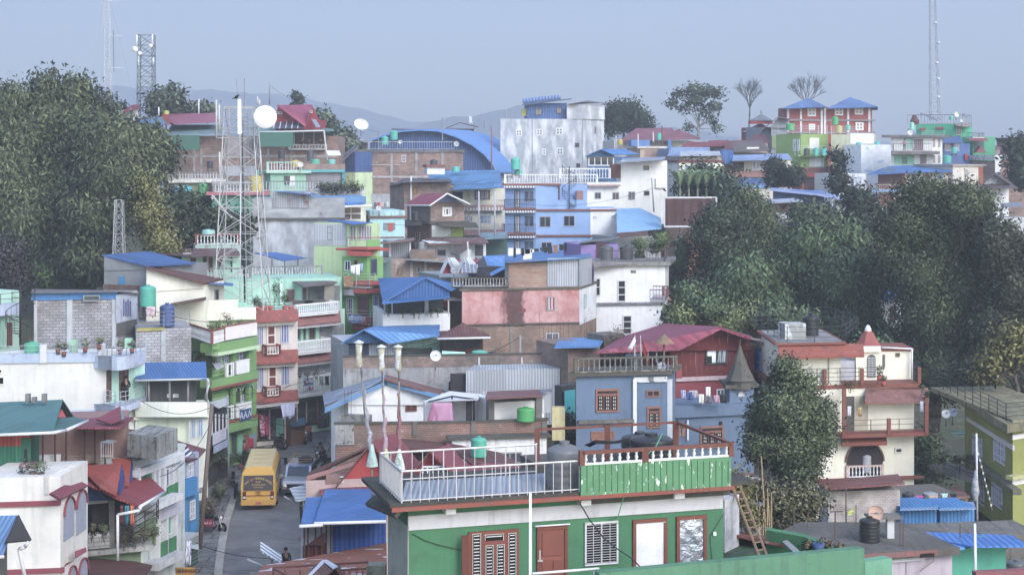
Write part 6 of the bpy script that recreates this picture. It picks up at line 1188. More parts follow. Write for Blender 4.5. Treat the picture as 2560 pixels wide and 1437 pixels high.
for i,(x0,x1,y1,c)in enumerate(((1271,1283,640,'e3e5e8'),(1284,1290,645,'25262b'),(1290,1301,636,'e3e5e8'),(1303,1311,640,'26272c'),(1312,1325,635,'a92f3c'),(1308,1330,650,'dfe1e6'),(1327,1335,632,'dadce0'),(1336,1347,630,'25262b'),(1350,1357,628,'3c3a44'),(1360,1368,632,'23242a'),(1370,1381,634,'2b2b33'),(1384,1394,634,'9a6a4a'),(1398,1410,626,'25262b'),(1411,1420,628,'2a2b31'),(1421,1432,624,'c3c8d4'))):
 yt=618+5*min(1,(x0-1245)/85)-(20*max(0,x0-1330)/115);MB().pr([W(x0,y1,150),W(x1,y1-1,150),W(x1,yt,150),W(x0,yt,150)],(0,.03,0)).bd('garment',PN(c),t)
h=H('blue_sheet_roof_house','low house whose blue sheet roof lies below the washing line','house',[(1200,152),(1452,153)],6,base=-14);h.st(652,PL('7d8288',.3));rf(h,'roof',CORR('4f82c0',.2),[[(1205,640,160),(1452,622,162),(1478,638,152),(1200,657,151)]],.08)
h=H('white_yellow_house','large cream white house with small square windows and a silver roof','house',[(1468,190),(1552,191),(1668,193)],9,base=-14);CW=PL('e0e0dc',.08)
h.st(455,CW,i=1);h.fp=[h.c[1],h.c[2],h.c[2]+V3((0,8,0)),h.c[1]+V3((0,8,0))];h.st(402,CW,i=1,name='upper_wall');rf(h,'roof',CORR('9aa6bc',.2),[[(1552,405,188.5),(1660,398,190),(1664,392,200),(1556,396,200)]],.1)
wins(h,1,[(1609,414,1623,426),(1610,477,1624,489)],fr='7a7c80',gl=GL('2a2a30'),nx=1);wins(h,0,[(1487,481,1503,497),(1531,481,1548,501)],fr='9a9ca4',gl=GL('33353c'),nx=2);h.win(1,1571,479,1588,499,'9a9ca4',GL('55585c'),2)
h.rect(0,1468,462,1552,466,.8,.8).bd('ledge',PL('b99a90',.5),h.o);h.pa('blue_tint_wall',0,1468,499,1552,520,CW,.9,.3);h.pa('shade_panel',0,1525,410,1552,446,CORR('6a3c38',.1),.3,.1);zz=W(1500,446,190).z
mb=MB();rail3(mb,[W(1400,446,189),W(1525,446,190)],zz,zz+1.2,'bal',.35);mb.bd('balustrade',[PN('d6d9dd'),PN('dfe0e2')],h.o);h.pa('wing_wall',1,1640,446,1667,470,CW,.3,.3)
h=H('sky_blue_tarp_house','house covered by a wide sky blue tarpaulin roof','house',[(1540,170),(1652,172)],6,base=-13);h.st(592,PL('9a9c9e',.3));rf(h,'tarpaulin',PATCHY('7fb0dc','6a9ccc',.3,1.2,.5,.2,5),[[(1541,522,184),(1600,520,186),(1652,545,183),(1655,572,172),(1542,582,169)]],.06);rf(h,'rust_edge',CORR('6a4a48',.5),[[(1542,582,169),(1620,578,170),(1620,588,168),(1542,592,167.5)]],.06)
pole('electric_pole','thin electric pole with insulators in front of the cream white house','utility pole',1635,445,530,178,.09,'8f9094',6,1629)
h=H('billboard','large blank dark brown billboard framed in white','billboard',[(1662,172),(1791,173)],.25,base=-9.5);h.top=h.zc(566);h.st(495,CORR('5a3b3a',.1,.9));
for a in((1660,492,1793,496),(1660,564,1793,568),(1660,492,1663,568),(1789,492,1793,568)):h.pa('frame',0,*a,PN('c3c3c9'),.06,.1)
for x in(1700,1726,1752,1776):h.pa('post',0,x,560,x+4,600,PN('5a5055'),.0,.2)
h=H('orange_house','faded orange plastered house partly hidden behind the trees','house',[(1662,178),(1790,180)],8,base=-18);h.st(578,PL('a8765c',.4));h.pa('upper_brown',0,1662,568,1720,610,PL('7a6460',.5),.2,.2)
wins(h,0,[(1700,640,1712,665),(1740,640,1752,665)],fr='6a4a40',nx=1);h.st(568,CONC('77706c',.8))
#  upper slope, left to right
BRF=BRICK('9a6c5c','9f9894',.3,.12,.45);MINT=PL('a3d0bc',.25);GREY=PL('9a9da4',.9,'585c60')
# ---- weathered concrete block behind the tower
h=H('weathered_concrete_building','big grey weathered concrete building behind the lattice tower','building',[(632,152),(862,153)],8,base=-18);h.st(548,PATCHY('9399a2','bcc3ce',.7,.3,.45,.22,8));h.slab(545,550,CONC('5f605e',1),.4,name='ledge');h.st(497,PATCHY('8a8e95','a9aeb6',.3,.5,.47,.2,7));h.fp=[h.ray(0,700),h.ray(0,782),h.ray(0,782)+V3((0,5,0)),h.ray(0,700)+V3((0,5,0))]
h.win(0,630,568,645,585,'6a6c70',GL('17181a'),1);h.pa('tin_patch',0,681,480,777,520,CORR('b0b5bf',.35,.22,sheet=1.6),.1,.3);rf(h,'roof',CORR('4a78b4',.2),[[(684,478,151.5),(760,478,155),(798,486,154),(782,487,151.5)]],.06)
h=H('mint_door_house','mint house with brown doors under a long rusty tin roof','house',[(455,136),(600,137)],6,base=-17);h.st(636,MINT);wins(h,0,[(476,645,490,672),(507,642,517,678),(522,642,532,680),(546,642,556,668)],fr='7a4a44',gl=PL('6a4540',.1),nx=1,name='door');h.pa('corner_post',0,577,640,581,680,PN('3f5a50'),.1,.1)
rf(h,'roof',CORR('7a6468',.6,sheet=1.7),[[(398,634,136),(412,622,141),(590,620,143),(604,638,135.5),(478,640,134)]],.08);h.pa('tin_gable',0,458,632,478,645,TIN,.1,.1)
zz=W(500,700,135).z;mb=MB();rail3(mb,[W(500,700,135),W(625,700,135.5)],zz,zz+1.0,'bal',.26);tag(mb.bd('balustrade',[PN('b9bec0'),CONC('8a8c8a',.6)],None,W(500,700,135)),'white balustrade before the mint house with brown doors','balustrade')
h=H('balustrade_terrace','pale terrace with red capped white balustrade below the dark trees','terrace',[(488,146),(600,147)],5,base=-15);h.st(612,PL('a3c0b8',.7));mb=MB();rail3(mb,[h.ray(0,490),h.ray(0,598)],h.top,h.top+.95,'bal',.28);mb.bd('balustrade',[PN('d3d6d8'),PL('8a4a44')],h.o);tank(521,573,590,148,34,'8fc6c0','pale turquoise tank on the red capped terrace')
h=H('tank_terrace_house','dull olive walled house with a row of tanks on brackets','house',[(430,168),(560,169)],6,base=-12);h.st(457,PL('8f9274',.3));h.slab(449,457,PL('d3d3cb',.5),.4);mb=MB();rail3(mb,[h.ray(0,445,.2),h.ray(0,560,.2)],h.top,h.top+.8,'bal',.3);mb.bd('balustrade',[PN('b9bcc0'),CONC('8a8c8a',.6)],h.o);h.pa('white_post',0,529,455,532,500,PN('b9bcc2'),.1,.1)
for a in((438,465,490,22,'4f88c0','blue tank at the left end of the tank row by the dark trees'),(466,462,502,31,'45b0c0','large turquoise tank in the tank row by the dark trees'),(507,457,490,25,'4aa06a','green tank in the tank row by the dark trees'),(503,490,522,34,'2c2830','black tub below the green tank')):tank(a[0],a[1],a[2],165,a[3],a[4],a[5])
h=H('rubble_terrace','rough grey terrace with piled sheets under the tank row','terrace',[(465,160),(600,161)],5,base=-12);h.st(535,CONC('8a8c90',.8))
h=H('green_balcony_house','weathered house with white balustrades, a pink ledge and mint walls by the tower','house',[(530,163),(660,164)],6,base=-12);h.st(488,PL('5f9c82',.2));h.slab(480,488,PL('b0707a',.2),.6);h.st(455,PL('a9a9ae',.7));mb=MB();rail3(mb,[h.ray(0,535,.4),h.ray(0,655,.4)],h.zc(480),h.zc(480)+.85,'bal',.3);mb.bd('balustrade',[PN('c9ccd0'),CONC('9a9c9a',.6)],h.o)
tank(641,437,478,158,33,'b9a83c','large yellow tank seen through the lattice tower')
h=H('mint_balcony_house','small mint house with a balustraded roof below the brick block','house',[(676,172),(765,173)],6,base=-10);h.st(432,PL('8cc0a8',.15));h.slab(427,433,MINT,.5);mb=MB();rail3(mb,[h.ray(0,668,.4),h.ray(0,752,.4)],h.top,h.top+.95,'bal',.28);mb.bd('balustrade',[PN('c9ccce'),MINT],h.o);h.pa('doorway',0,710,440,725,462,PN('4a4e52'),.05,.05);h.pa('white_door',0,725,440,737,465,PN('d3d6da'),.06,.05)
mb=MB();zz=W(700,476,168).z;rail3(mb,[W(655,476,167),W(800,474,168)],zz,zz+1.0,'bal',.3);tag(mb.bd('balustrade',[PN('b9bcc0'),CONC('7f807e',.7)],None,W(655,476,167)),'mouldy balustrade below the small mint house','balustrade')
h=H('teal_beam_house','open grey house with a teal beam and brick parapet roof','house',[(750,174),(863,175)],6,base=-10);h.st(432,PL('8a8a92',.4));h.pa('teal_beam',0,748,424,862,431,PN('4a9aa4'),.5,.4);h.pa('teal_post',0,855,424,863,466,PN('3f8a94'),.3,.3);h.st(410,BRF);tank(704,374,396,176,18,'3a3c42','black tank on thin legs before the green sign',stand=28);tank(739,400,418,174,21,'c3a240','squat yellow tank on the mint balustraded roof');tank(776,374,400,178,18,'4a4f56','dark grey tank by the brick block',stand=4);tank(788,398,410,176,26,'4aa88f','turquoise tub on the brick parapet');tank(829,398,410,176.5,20,'5fb8b0','small pale turquoise tub under the white awning');tank(645,425,438,180,14,'4aa88f','small turquoise tank behind the tower');tank(525,402,420,205,15,'3a3c44','dark tank on legs before the left brick wall',stand=14)
dish(704,410,172,5,'small white dish with crossed struts on the mint roof',(-.2,-1,.3));dish(751,411,172,7,'white oval dish beside the squat yellow tank',(.2,-1,.1),'d9d9d9');dish(533,493,160,6,'small round dish on the left arm of the tower',(-.4,-1,.3),'b9bcc0')
h=H('planted_wall','mouldy white retaining wall overgrown with creepers','wall',[(775,166),(912,167)],1.5,base=-12);h.st(474,PL('c3c6cb',1.0,'43453f'))
for i,(px,w_)in enumerate(((815,22),(850,26),(885,22))):shrub('creeper',('creeper at the left of the mouldy white wall','creeper in the middle of the mouldy white wall','creeper at the right of the mouldy white wall')[i],px,468,165.5,w_,10,600,.1,('3a4a35','6a7a52'),230+i,'creepers on the mouldy wall','creeper')
h=H('blue_roof_glass_house','house with a small bright blue roof and big dark window panes','house',[(782,157),(915,158)],5,base=-12);h.st(512,PL('d3dcc9',.4));h.st(492,PL('5a86b4',.1));h.win(0,850,517,905,551,'dfe2e6',GL('2f3540'),2,2,.12);h.pa('balustrade',0,782,517,848,532,STRIPE('c9b4b8','8a6a70',.3),.3,.1);h.pa('shelf_wall',0,785,533,848,550,PL('cfdcc0',.5),.3,.1)
rf(h,'roof',CORR('4a86cc',.03,.22),[[(808,490,161),(900,487,162),(912,515,156),(802,519,155)]],.08);MB().path([W(805,519,154.8),W(930,514,155.8)],.1,6).bd('gutter',PN('d9dce0'),h.o);dish(788,508,153,8,'grey dish beside the little blue roof');dish(803,537,153,10,'larger grey dish below the little blue roof',(.1,-1,.3),'aab0b8')
# ---- long brick apartment block with green signs
h=H('brick_terrace_block','wide brick apartment block with green sign boards and pink roofed attics','apartment block',[(398,218),(560,216),(845,217)],10,base=-10);h.fp=[h.c[0],h.c[1],h.c[2],h.c[2]+V3((0,9,0)),h.c[0]+V3((0,9,0))]
h.st(340,BRF,i=1);
for y in(388,392):h.pa('floor_band',0,398,y,560,y+6,PL('a8a4a6',.6),.08,.1)if y==388 else h.pa('floor_band',1,560,388,842,394,PL('a8a4a6',.6),.08,.1)
for f,x in((0,434),(0,482),(0,500),(1,600),(1,668),(1,726)):h.pa('pillar',f,x,372,x+5,440,PL('a9a5a8',.6),.12,.15)
h.pa('grey_bay',1,560,342,650,395,PL('9a9296',.8),.1,.1);h.pa('tin_bay',1,555,415,640,440,TIN,.15,.1);h.pa('dark_room',0,415,395,432,432,PN('3f474a'),.05,.05)
h.balcony(0,398,555,436,446,450,.8,PL('c3c3bf',.5),PN('c0c3c7'),'bal',pitch=.35);h.balcony(0,410,432,378,387,389,.6,PL('b9b9bb',.5),'c0c3c7','bal',pitch=.35)
for a,lb in(((404,338,498,375),'large plain dark green board on the left of the brick block'),((648,330,733,367),'large plain dark green board beside the big white dish')):
 t=thing('sign_board',lb,'sign board',W((a[0]+a[2])/2,a[3],212),'green boards on the brick block');MB().pr([W(a[0],a[3],212),W(a[2],a[3],212),W(a[2],a[1],212),W(a[0],a[1],212)],(0,.2,0)).bd('board',PN('3f6f62',.7),t)
rf(h,'pink_roof',CORR('a35a72',.1),[[(418,285,226),(537,283,226),(548,304,217),(408,311,215)]],.1);h.pa('attic_wall',0,405,286,420,312,PL('9a3f48'),.1,.2);rf(h,'grey_roof',CORR('7a98a0',.1),[[(430,312,222),(560,312,222),(560,332,214.5),(412,336,214.5)]],.08)
rf(h,'green_roof',CORR('6f9a94',.15),[[(620,318,224),(745,316,224),(832,322,224),(838,328,213.5),(640,330,213)]],.1);MB().path([W(640,331,212.8),W(810,327,213.3),W(818,400,214)],.1,5).bd('gutter',PN('d3d6da'),h.o)
h.fp=[h.ray(1,690),h.ray(1,800),h.ray(1,800)+V3((0,7,0)),h.ray(1,690)+V3((0,7,0))];h.st(300,PL('9a3440',.05));gable_end(h,[(686,302,216.6),(695,265,216.6),(740,300,216.7),(765,318,216.7),(686,318,216.6)],.2,PL('a03040'));gable_end(h,[(770,302,216.8),(780,264,216.8),(798,302,216.8)],.2,PL('a03040'))
rf(h,'crimson_roof',CORR('a04a68',.05),[[(692,263,215),(765,318,214.5),(775,262,222)],[(692,263,215),(780,262,222),(762,305,215),(765,318,214.5)],[(780,262,216),(765,305,215.5),(772,300,222)]],.1);h.win(1,689,280,705,286,'d9dce0',GL(),2,out=.15);h.win(1,773,276,781,283,'d9dce0',GL(),2,out=.15)
for i in range(5):t=thing('solar_array','dark framed solar panel in the row on the green roof','solar panel',W(686+15*i,320,214.5),'solar panels in a row');plate([W(688+15*i,302,217),W(701+15*i,302,217),W(698+15*i,321,214.5),W(684+15*i,321,214.5)],.08,PN('4a5064',.3),'cells',t);MB().path([W(684+15*i,321,214.4),W(688+15*i,302,216.9),W(701+15*i,302,216.9)],.08,4).bd('frame',PN('c9ccd2'),t)
t=thing('solar_array','single tilted solar panel right of the red attic gable','solar panel',W(790,310,214),'solar panels');plate([W(778,297,216),W(790,299,216),W(802,318,214),(W(790,318,214))],.08,PN('7f8698',.3),'cells',t)
h.pa('upper_verandah',1,734,330,815,358,PL('7f8288',.3),.0,.2);
for x in(735,758,784,812):h.pa('verandah_post',1,x,328,x+1.5,362,PN('c3c6ca'),.8,.1)
h.balcony(1,722,815,362,372,375,1.0,PL('b9bbbe',.5),'c9ccd0','bal',pitch=.4);rf(h,'white_awning',PN('d9dbd6'),[[(815,376,213),(848,377,213),(853,388,211.5),(820,388,211.5)]],.06)
for i,(px,rx_)in enumerate(((755,8),(770,10),(800,6))):shrub('verandah_plant',('plant on the brick block verandah, left','reddish plant on the brick block verandah, middle','plant on the brick block verandah, right')[i],px,354,212.8,rx_,5,160,.1,('4f4a40','8a5a5c'),240+i,'plants on the brick block verandah','plant')
tank(432,262,283,222,0.1,'b3b56a','x')if 0 else None
h=H('rooftop_shed','small house with blue and red roofs left of the brick block','house',[(345,205),(410,206)],5,base=-8);h.st(318,PL('8f9aa4',.4));rf(h,'roof',CORR('5a7fa8',.2),[[(345,296,210),(405,292,211),(415,310,204),(350,318,203)]],.08)
h=H('hidden_red_house','house with a red roof edge peeping out of the treetops','house',[(305,215),(345,216)],5,base=-5);h.st(275,PL('c6c9cc',.2));rf(h,'roof',CORR('8a3a44',.1),[[(330,262,218),(348,262,218),(350,270,213),(298,284,212)]],.1)
tank(328,272,285,214,9,'3fa58c','tiny turquoise tank by the red roof in the treetops');tank(416,276,288,220,14,'a9b04a','small yellow green tank on the pink roof')
# ---- big dish, masts
dish(903,313,236,19,'wide white satellite dish turned skyward on the ridge roof',(.25,-.75,.65),'d6d9da',1.4)
h=H('ridge_hut','low ridge hut with tin roof under the wide dish','hut',[(835,238),(920,239)],5,base=-6);h.st(352,PL('8a8c92',.4));rf(h,'roof',CORR('9aa4ac',.3),[[(838,346,243),(925,348,243),(930,356,237),(835,356,236)]],.08)
h=H('blue_side_house','narrow blue sheet walled house with a lime lower wall','house',[(862,226),(888,225)],6,base=-8);h.st(431,PL('c6dfae',.2));h.st(380,CORR('4a6aa4',.05,.3));rf(h,'roof',CORR('7a8496',.3),[[(850,392,224),(890,362,226),(895,366,223),(856,402,222)]],.1)
# ---- brick five bay building
h=H('brick_bay_building','broad unplastered brick building with concrete frame and railed roof','building',[(885,228),(1158,230)],9,base=-9);h.st(376,BRF);h.slab(374,382,CONC('77747a',.9),.15,name='parapet')
for x in(917,976,1038,1103):h.pa('column',0,x,382,x+6,520,PL('a3a0a4',.6),.1,.15)
for y0,x1 in((440,1070),(412,1000)):h.pa('beam',0,886,y0,x1,y0+(5 if y0==440 else 2),PL('b3b0b2',.5),.13,.12)
h.pa('lower_grey',0,912,485,980,520,PL('b0b4bc',.5),.2,.15);h.win(0,1004,388,1015,406,'c9ccd0',GL('6a6c74'),1,2)
mb=MB();rail3(mb,[h.ray(0,920,.1),h.ray(0,1135,.1)],h.top,h.top+1.1,'bars',.35);mb.bd('railing',PN('b3b6bc'),h.o)
for a in((962,340,362,19,'3fb0a0','turquoise tank at the left of the brick bay roof'),(985,326,350,19,'3fb0a0','raised turquoise tank on the brick bay roof'),(1084,398,418,18,'45484e','black tank above the white parapet of the blue patched roof')):tank(a[0],a[1],a[2],231 if a[0]<1050 else 205,a[3],a[4],a[5],stand=10 if 'raised' in a[5]else 0)
dish(1001,355,227,5,'small dish on the railed brick bay roof',(-.2,-1,.2));dish(1141,360,227,7,'clear grey dish near the arch roof',(.1,-1,.2),'b0b4ba')
# ---- curved blue hall
h=H('arched_hall','large hall with a curved bright blue tin roof','hall',[(930,262),(1330,264)],4,base=-6)
arcp=[(925,352),(960,338),(1000,328),(1050,324),(1095,327),(1140,341),(1180,362),(1210,385),(1232,412),(1240,430)]
pts=[W(x,y,258)for x,y in arcp];cap=[W(1240,432,258),W(925,432,258)];MB().pr(pts+cap,(0,.3,0)).bd('gable_wall',CORR('4a66a0',.03,.4),h.o);h.top=W(0,432,258).z
vs=[]
for(x,y)in arcp:p=W(x,y-1,256.5);q=W(x+45+.2*(x-925),y-1,280);vs+=[p,q]
n_=len(arcp);top=[vs[2*i]for i in range(n_)];fs=[(2*i,2*i+2,2*i+3,2*i+1)for i in range(n_-1)];lo=[v+V3((0,0,-.25))for v in vs];N_=len(vs)
mb=MB().add(vs+lo,fs+[tuple(N_+k for k in f[::-1])for f in fs]+[(2*i,N_+2*i,N_+2*i+2,2*i+2)for i in range(n_-1)]+[(1,1+N_,N_,0),(N_-2,2*N_-2,2*N_-1,N_-1)]);mb.bd('curved_roof',PN('4f86cc',.45),h.o)
rf(h,'side_roof',PN('4a82c6',.45),[[(1302,374,285),(1352,408,283),(1348,416,270),(1290,418,268)]],.15);rf(h,'flat_sheet',CORR('5a6270',.2),[[(980,321,262),(1060,325,262),(1062,328,258),(978,324,258)]],.08)
r_=H('rear_arched_roof','second curved blue roof with a white rim behind the hall','hall',[(1120,290),(1270,291)],5,base=-4);r_.st(352,CORR('4a78b8',.1));mb=MB();cur=[(1110,326),(1150,328),(1190,333),(1230,342),(1268,354)]
for a,b in zip(cur[:-1],cur[1:]):mb.pr([W(*a,287),W(*b,287),W(b[0],b[1]+3,287),W(a[0],a[1]+3,287)],(0,.6,0))
mb.bd('roof_rim',PN('cfd3dc'),r_.o)
h=H('beige_roof_house','beige flat house with a white band between the blue roofs','house',[(1222,288),(1308,289)],7,base=-6);h.st(378,PL('b3a79c',.2));h.slab(366,374,PL('dcdcdc',.1),.2);h.st(352,PL('a9a090',.15));h.pa('niche',0,1287,384,1295,392,PN('6a5048'),.04,.04)
h=H('ridge_cabin','little brown open cabin on the ridge with a flag','cabin',[(1122,300),(1185,301)],5,base=-3);h.st(322,PL('7a5a54',.2));rf(h,'roof',CORR('6a4a4a',.3),[[(1112,322,298),(1150,307,299),(1150,306,306),(1114,320,306)],[(1150,307,299),(1195,318,298),(1196,316,306),(1150,306,306)]],.1)
t=thing('flag','white and blue flag on the ridge cabin','flag',W(1173,312,299));MB().tb(W(1173,318,299),W(1173,286,299),.05).bd('pole',PN('c9ccd0'),t);MB().pr([W(1174,306,299),W(1181,309,299),W(1180,294,299),W(1174,288,299)],(0,.05,0)).bd('cloth',PN('c9d3dc'),t)
for i,(px,y0,y1,Y)in enumerate(((1106,295,352,250),(1229,315,424,246),(1265,274,296,268),(1273,272,296,269),(1211,302,322,280),(1186,308,324,282),(946,332,375,227))):pole('mast',('thin mast standing before the arched roof','tall rusty braced post right of the arched hall','left of two thin aerials on the grey tower block','right of two thin aerials on the grey tower block','white pole behind the ridge cabin','short pole beside the ridge cabin','white leaning pole beside the turquoise tanks')[i],'mast',px,y0,y1,Y,.09 if i!=1 else .12,'8a8c92' if i!=1 else '8f6a60',5)
# ---- grey tower block
h=H('grey_tower_block','tall blotchy grey concrete block with a blue tin penthouse','apartment block',[(1250,266),(1455,268),(1510,272)],base=-6);GB2=PATCHY('a0a8b2','d6dade',.7,.2,.44,.22,8,rough=.9);h.st(298,GB2,i=1)
for x in(1250,1330,1455):h.pa('joint',0 if x<1455 else 1,x,300,x+1.5,430,PN('7f8894'),.04,.04)
wins(h,0,[(1290,325,1305,341),(1341,323,1357,339),(1390,320,1407,337),(1354,372,1365,388),(1392,370,1408,387)],fr='d9dce0',gl=GL('5f6670'),nx=2,ny=2,fw=.15);wins(h,0,[(1437,357,1449,369),(1440,408,1451,420)],fr='8f959c',gl=GL('3a3638'),nx=1);h.win(1,1487,317,1491,335,'9a9ca0',PN('6a4f48'),1)
pt_=H('blue_penthouse','blue tin penthouse on top of the grey tower block','rooftop room',[(1318,268.5),(1417,269)],6,base=3);pt_.z0=pt_.top=h.top;pt_.st(258,CORR('4f72ac',.05,.4),i=1);wins(pt_,0,[(1338,272,1355,288),(1391,269,1404,285)],fr='3a3640',gl=GL('5a5a60'),nx=2);pt_.pa('lime_side',0,1304,272,1318,290,PL('b3b060'),-.5,.5);rf(pt_,'roof',CORR('5f6f94',.1),[[(1305,262,267),(1425,248,268),(1430,246,276),(1310,258,276)]],.12)
for k in range(12):tag(MB().lathe(W(1310+k*8,258-k*.8,272),[(.001,0),(.26,0),(.26,.75),(.18,.8),(.001,.8)],8).bd('drum',PN('6f8cc0'),None,W(1310+k*8,258-k*.8,272)),'blue drum in the row on top of the blue penthouse','drum','blue drums on the penthouse')
u=H('grey_upper_tower','raised right part of the grey tower block under a thin roof','rooftop room',[(1417,267.6),(1455,267.7),(1512,271.6)],base=0);u.z0=u.top=h.top;u.st(261,GB2,i=1);rf(u,'roof',CORR('7a7478',.3),[[(1412,262,266),(1455,254,267),(1516,258,271),(1470,252,276)]],.1)
# ---- houses around the middle
h=H('blue_patched_roof_house','cream and lime verandah house under a patched sky blue roof','house',[(1128,196),(1262,198)],7,base=-13);h.st(472,PL('dcdcc9',.15));
h.pa('lime_post',0,1170,472,1175,520,PL('b3cc6a'),.1,.1);h.win(0,1187,476,1225,500,'4a4a50',CURTAIN('b3aeb0','77747c'),3,1,.12);h.win(0,1130,480,1157,500,'4a4448',GL('3a3538'),1);h.balcony(0,1158,1262,500,513,519,.9,PL('b99a94',.4),'c6c9cc','bars',pitch=.4)
h.rect(0,1158,519,1262,527,.9,.9).bd('lace_fascia',STRIPE('d3d0d2','9a8a8c',.4),h.o);h.win(0,1160,540,1182,556,'d9dce0',GL('8a8c92'),4);h.win(0,1200,538,1228,560,'b3c0d3',GL('6f7f94'),3,2);h.balcony(0,1158,1265,558,574,588,.9,PL('b98f90',.4),'d3d3d6','bal',pitch=.35)
PB=CORR('5290c8',.04,.5,sheet=1.6);rf(h,'roof',PB,[[(1070,436,205),(1068,428,206),(1248,425,207),(1256,456,194),(1138,462,193),(1078,458,196)],[(1138,463,192.5),(1256,457,193.5),(1262,468,190.5),(1128,474,190)]],.08);h.pa('white_attic',0,1068,418,1112,436,PL('dcdde0',.1),-1.5,2);h.pa('attic_red',0,1066,412,1114,418,PL('8a5250'),-1.2,2)
tank(1140,416,430,203,20,'4fb8ac','turquoise tank on the patched sky blue roof')
h=H('flat_brick_house','flat roofed brick house with a bare front behind the crimson gable','house',[(975,198),(1010,190),(1127,191)],7,base=-12);h.st(458,BRICK('9c7464','a49c96',.26,.1,.35,.15),i=1);h.pa('tin_wall',1,1102,456,1127,480,CORR('8a7a74',.3),.06,.06);rf(h,'roof',CORR('5f5e64',.3),[[(973,466,197),(1008,455,188),(1130,452,189.5),(1126,448,200),(1010,446,203)]],.1);h.win(1,1032,468,1044,486,'8a6240',PN('b08a54'),1,1,.15);h.pa('white_post',1,1026,440,1030,500,PN('c9ccd0'),.8,.15)
h=H('crimson_gable_house','brick house with a crimson gable roof and three slit window','house',[(1018,180),(1077,176),(1160,177)],8,base=-13);h.st(556,PL('8a6a66',.5),i=1);h.slab(553,560,CONC('5f5d58',1),.4,1);h.st(514,BRICK('9a7264','9c948e',.26,.1,.35,.15),i=1);h.pa('plaster_side',0,1019,516,1076,553,PL('77706e',.6),.04,.04)
gable_end(h,[(1077,515,175.9),(1118,486,176.4),(1160,512,176.9)],.15,BRICK('9a7264','9c948e',.26,.1,.3));gable_end(h,[(1092,507,175.6),(1118,490,176),(1146,503,176.4),(1120,504,176)],.1,PN('6a7fb4'),'blue_sheet')
rf(h,'roof',CORR('a04058',.03),[[(1118,483,174.5),(1055,484,184),(1012,512,181),(1075,513,174)]],.1);rf(h,'right_roof',CORR('8f4258',.03),[[(1118,483,174.5),(1172,509,175.5),(1168,508,184),(1112,482,184)]],.1);MB().path([W(1012,514,180.8),W(1075,514,173.9),W(1118,484,174.4),W(1175,511,175.4)],.1,5).bd('gutter',PN('d3d3d3'),h.o)
h.win(1,1106,518,1130,541,'dfe1e2',GL('1f2226'),3,1,.22);h.pa('white_lime_wall',1,1080,562,1128,592,PL('e0e3da',.1),.1,.1);h.pa('lime_wall',1,1129,562,1158,592,PL('b8cc4a',.05),.1,.1);h.pa('pipe',0,1024,516,1026,552,PN('c3c3c3'),.15,.1);h.win(1,1112,574,1120,587,'c9ccc8',GL('4f8a7a'),1);h.win(0,1038,580,1049,602,'a98f8c',GL('3a3438'),2,2)
rf(h,'mossy_ledge',CONC('5f5952',1),[[(1095,556,176),(1190,556,178),(1196,566,174.5),(1095,562,173.5)]],.15);rf(h,'mossy_canopy',CONC('4c4b44',1),[[(998,552,181),(1055,552,177),(1052,564,174.5),(1000,564,178)]],.2);tank(1039,529,552,175,20,'2f3136','black tank on the mossy ledge of the crimson gabled house')
h=H('cyan_house','pale cyan house with a red curtained window and mouldy parapet','house',[(925,166),(1012,167)],6,base=-14);h.st(543,PL('a3d3dc',.15));h.slab(540,545,PL('7a5452'),.25);h.st(527,PL('a9d9df',.6));h.win(0,959,557,988,575,'7f8a96',GL('6a7480'),2);h.pa('curtain',0,971,557,982,578,PN('b04a3f'),.1,.04);h.pa('lower_trim',0,925,592,1010,595,PL('8a4a4a'),.1,.1)
dish(947,521,164,7,'round dish standing on the cyan house parapet',(.1,-1,.4),'c6cacf')
for i,(x0,c)in enumerate(((935,'5f6470'),(943,'b02f44'),(952,'c9a9b0'),(960,'8a929c'),(965,'c9ccd0'))):cloth('washing',('grey washing on the cyan house roof','red washing on the cyan house roof','pink washing on the cyan house roof','dull washing on the cyan house roof','white washing on the cyan house roof')[i],'laundry',[W(x0,506,165),W(x0+7,506,165),W(x0+7,518,165),W(x0,517,165)],PN(c),'washing on the cyan house')
h=H('brown_brick_house','old brown brick house with a tin upper wall and peeling piers','house',[(972,150),(1128,152)],6,base=-15);h.st(650,BRICK('9a7868','a8a29c',.24,.09,.4,.25));
for x in(1026,1061):h.pa('pier',0,x,652,x+6,720,PL('b9b6b4',.6),.08,.1)
h.win(0,994,670,1006,687,'7a6454',PN('8a7058'),1);h.win(0,1042,667,1051,684,'9a9894',GL('4a4e54'),1);h.win(0,1073,678,1098,698,'9a928e',CURTAIN('b3b0ae','6a605c'),3);rf(h,'roof',CORR('8f9aa2',.2),[[(1016,648,149),(1020,644,157),(1135,648,157),(1128,656,150)]],.08)
u=H('tin_room','silver tin walled room with white corner posts above the brown brick house','room',[(974,154),(1028,154.5)],4,base=-11);u.st(604,CORR('a3abb4',.15,.2));rf(u,'roof',CORR('8a6f6c',.5),[[(950,608,152),(952,604,158),(1036,594,158),(1036,600,152)]],.08)
for x in(973,1023):u.pa('post',0,x,608,x+4,652,PN('d3d6da'),.1,.1)
box_at('brick_parapet','low crumbling brick parapet beside the tin walled room','wall',1058,624,646,153,62,2,BRICK('8a6450','8f8880',.24,.09,.6));tank(1053,604,624,154,18,'7f858c','grey tank on the brick parapet');tank(1037,606,624,156,16,'2c2e33','black tank behind the grey one by the tin room')
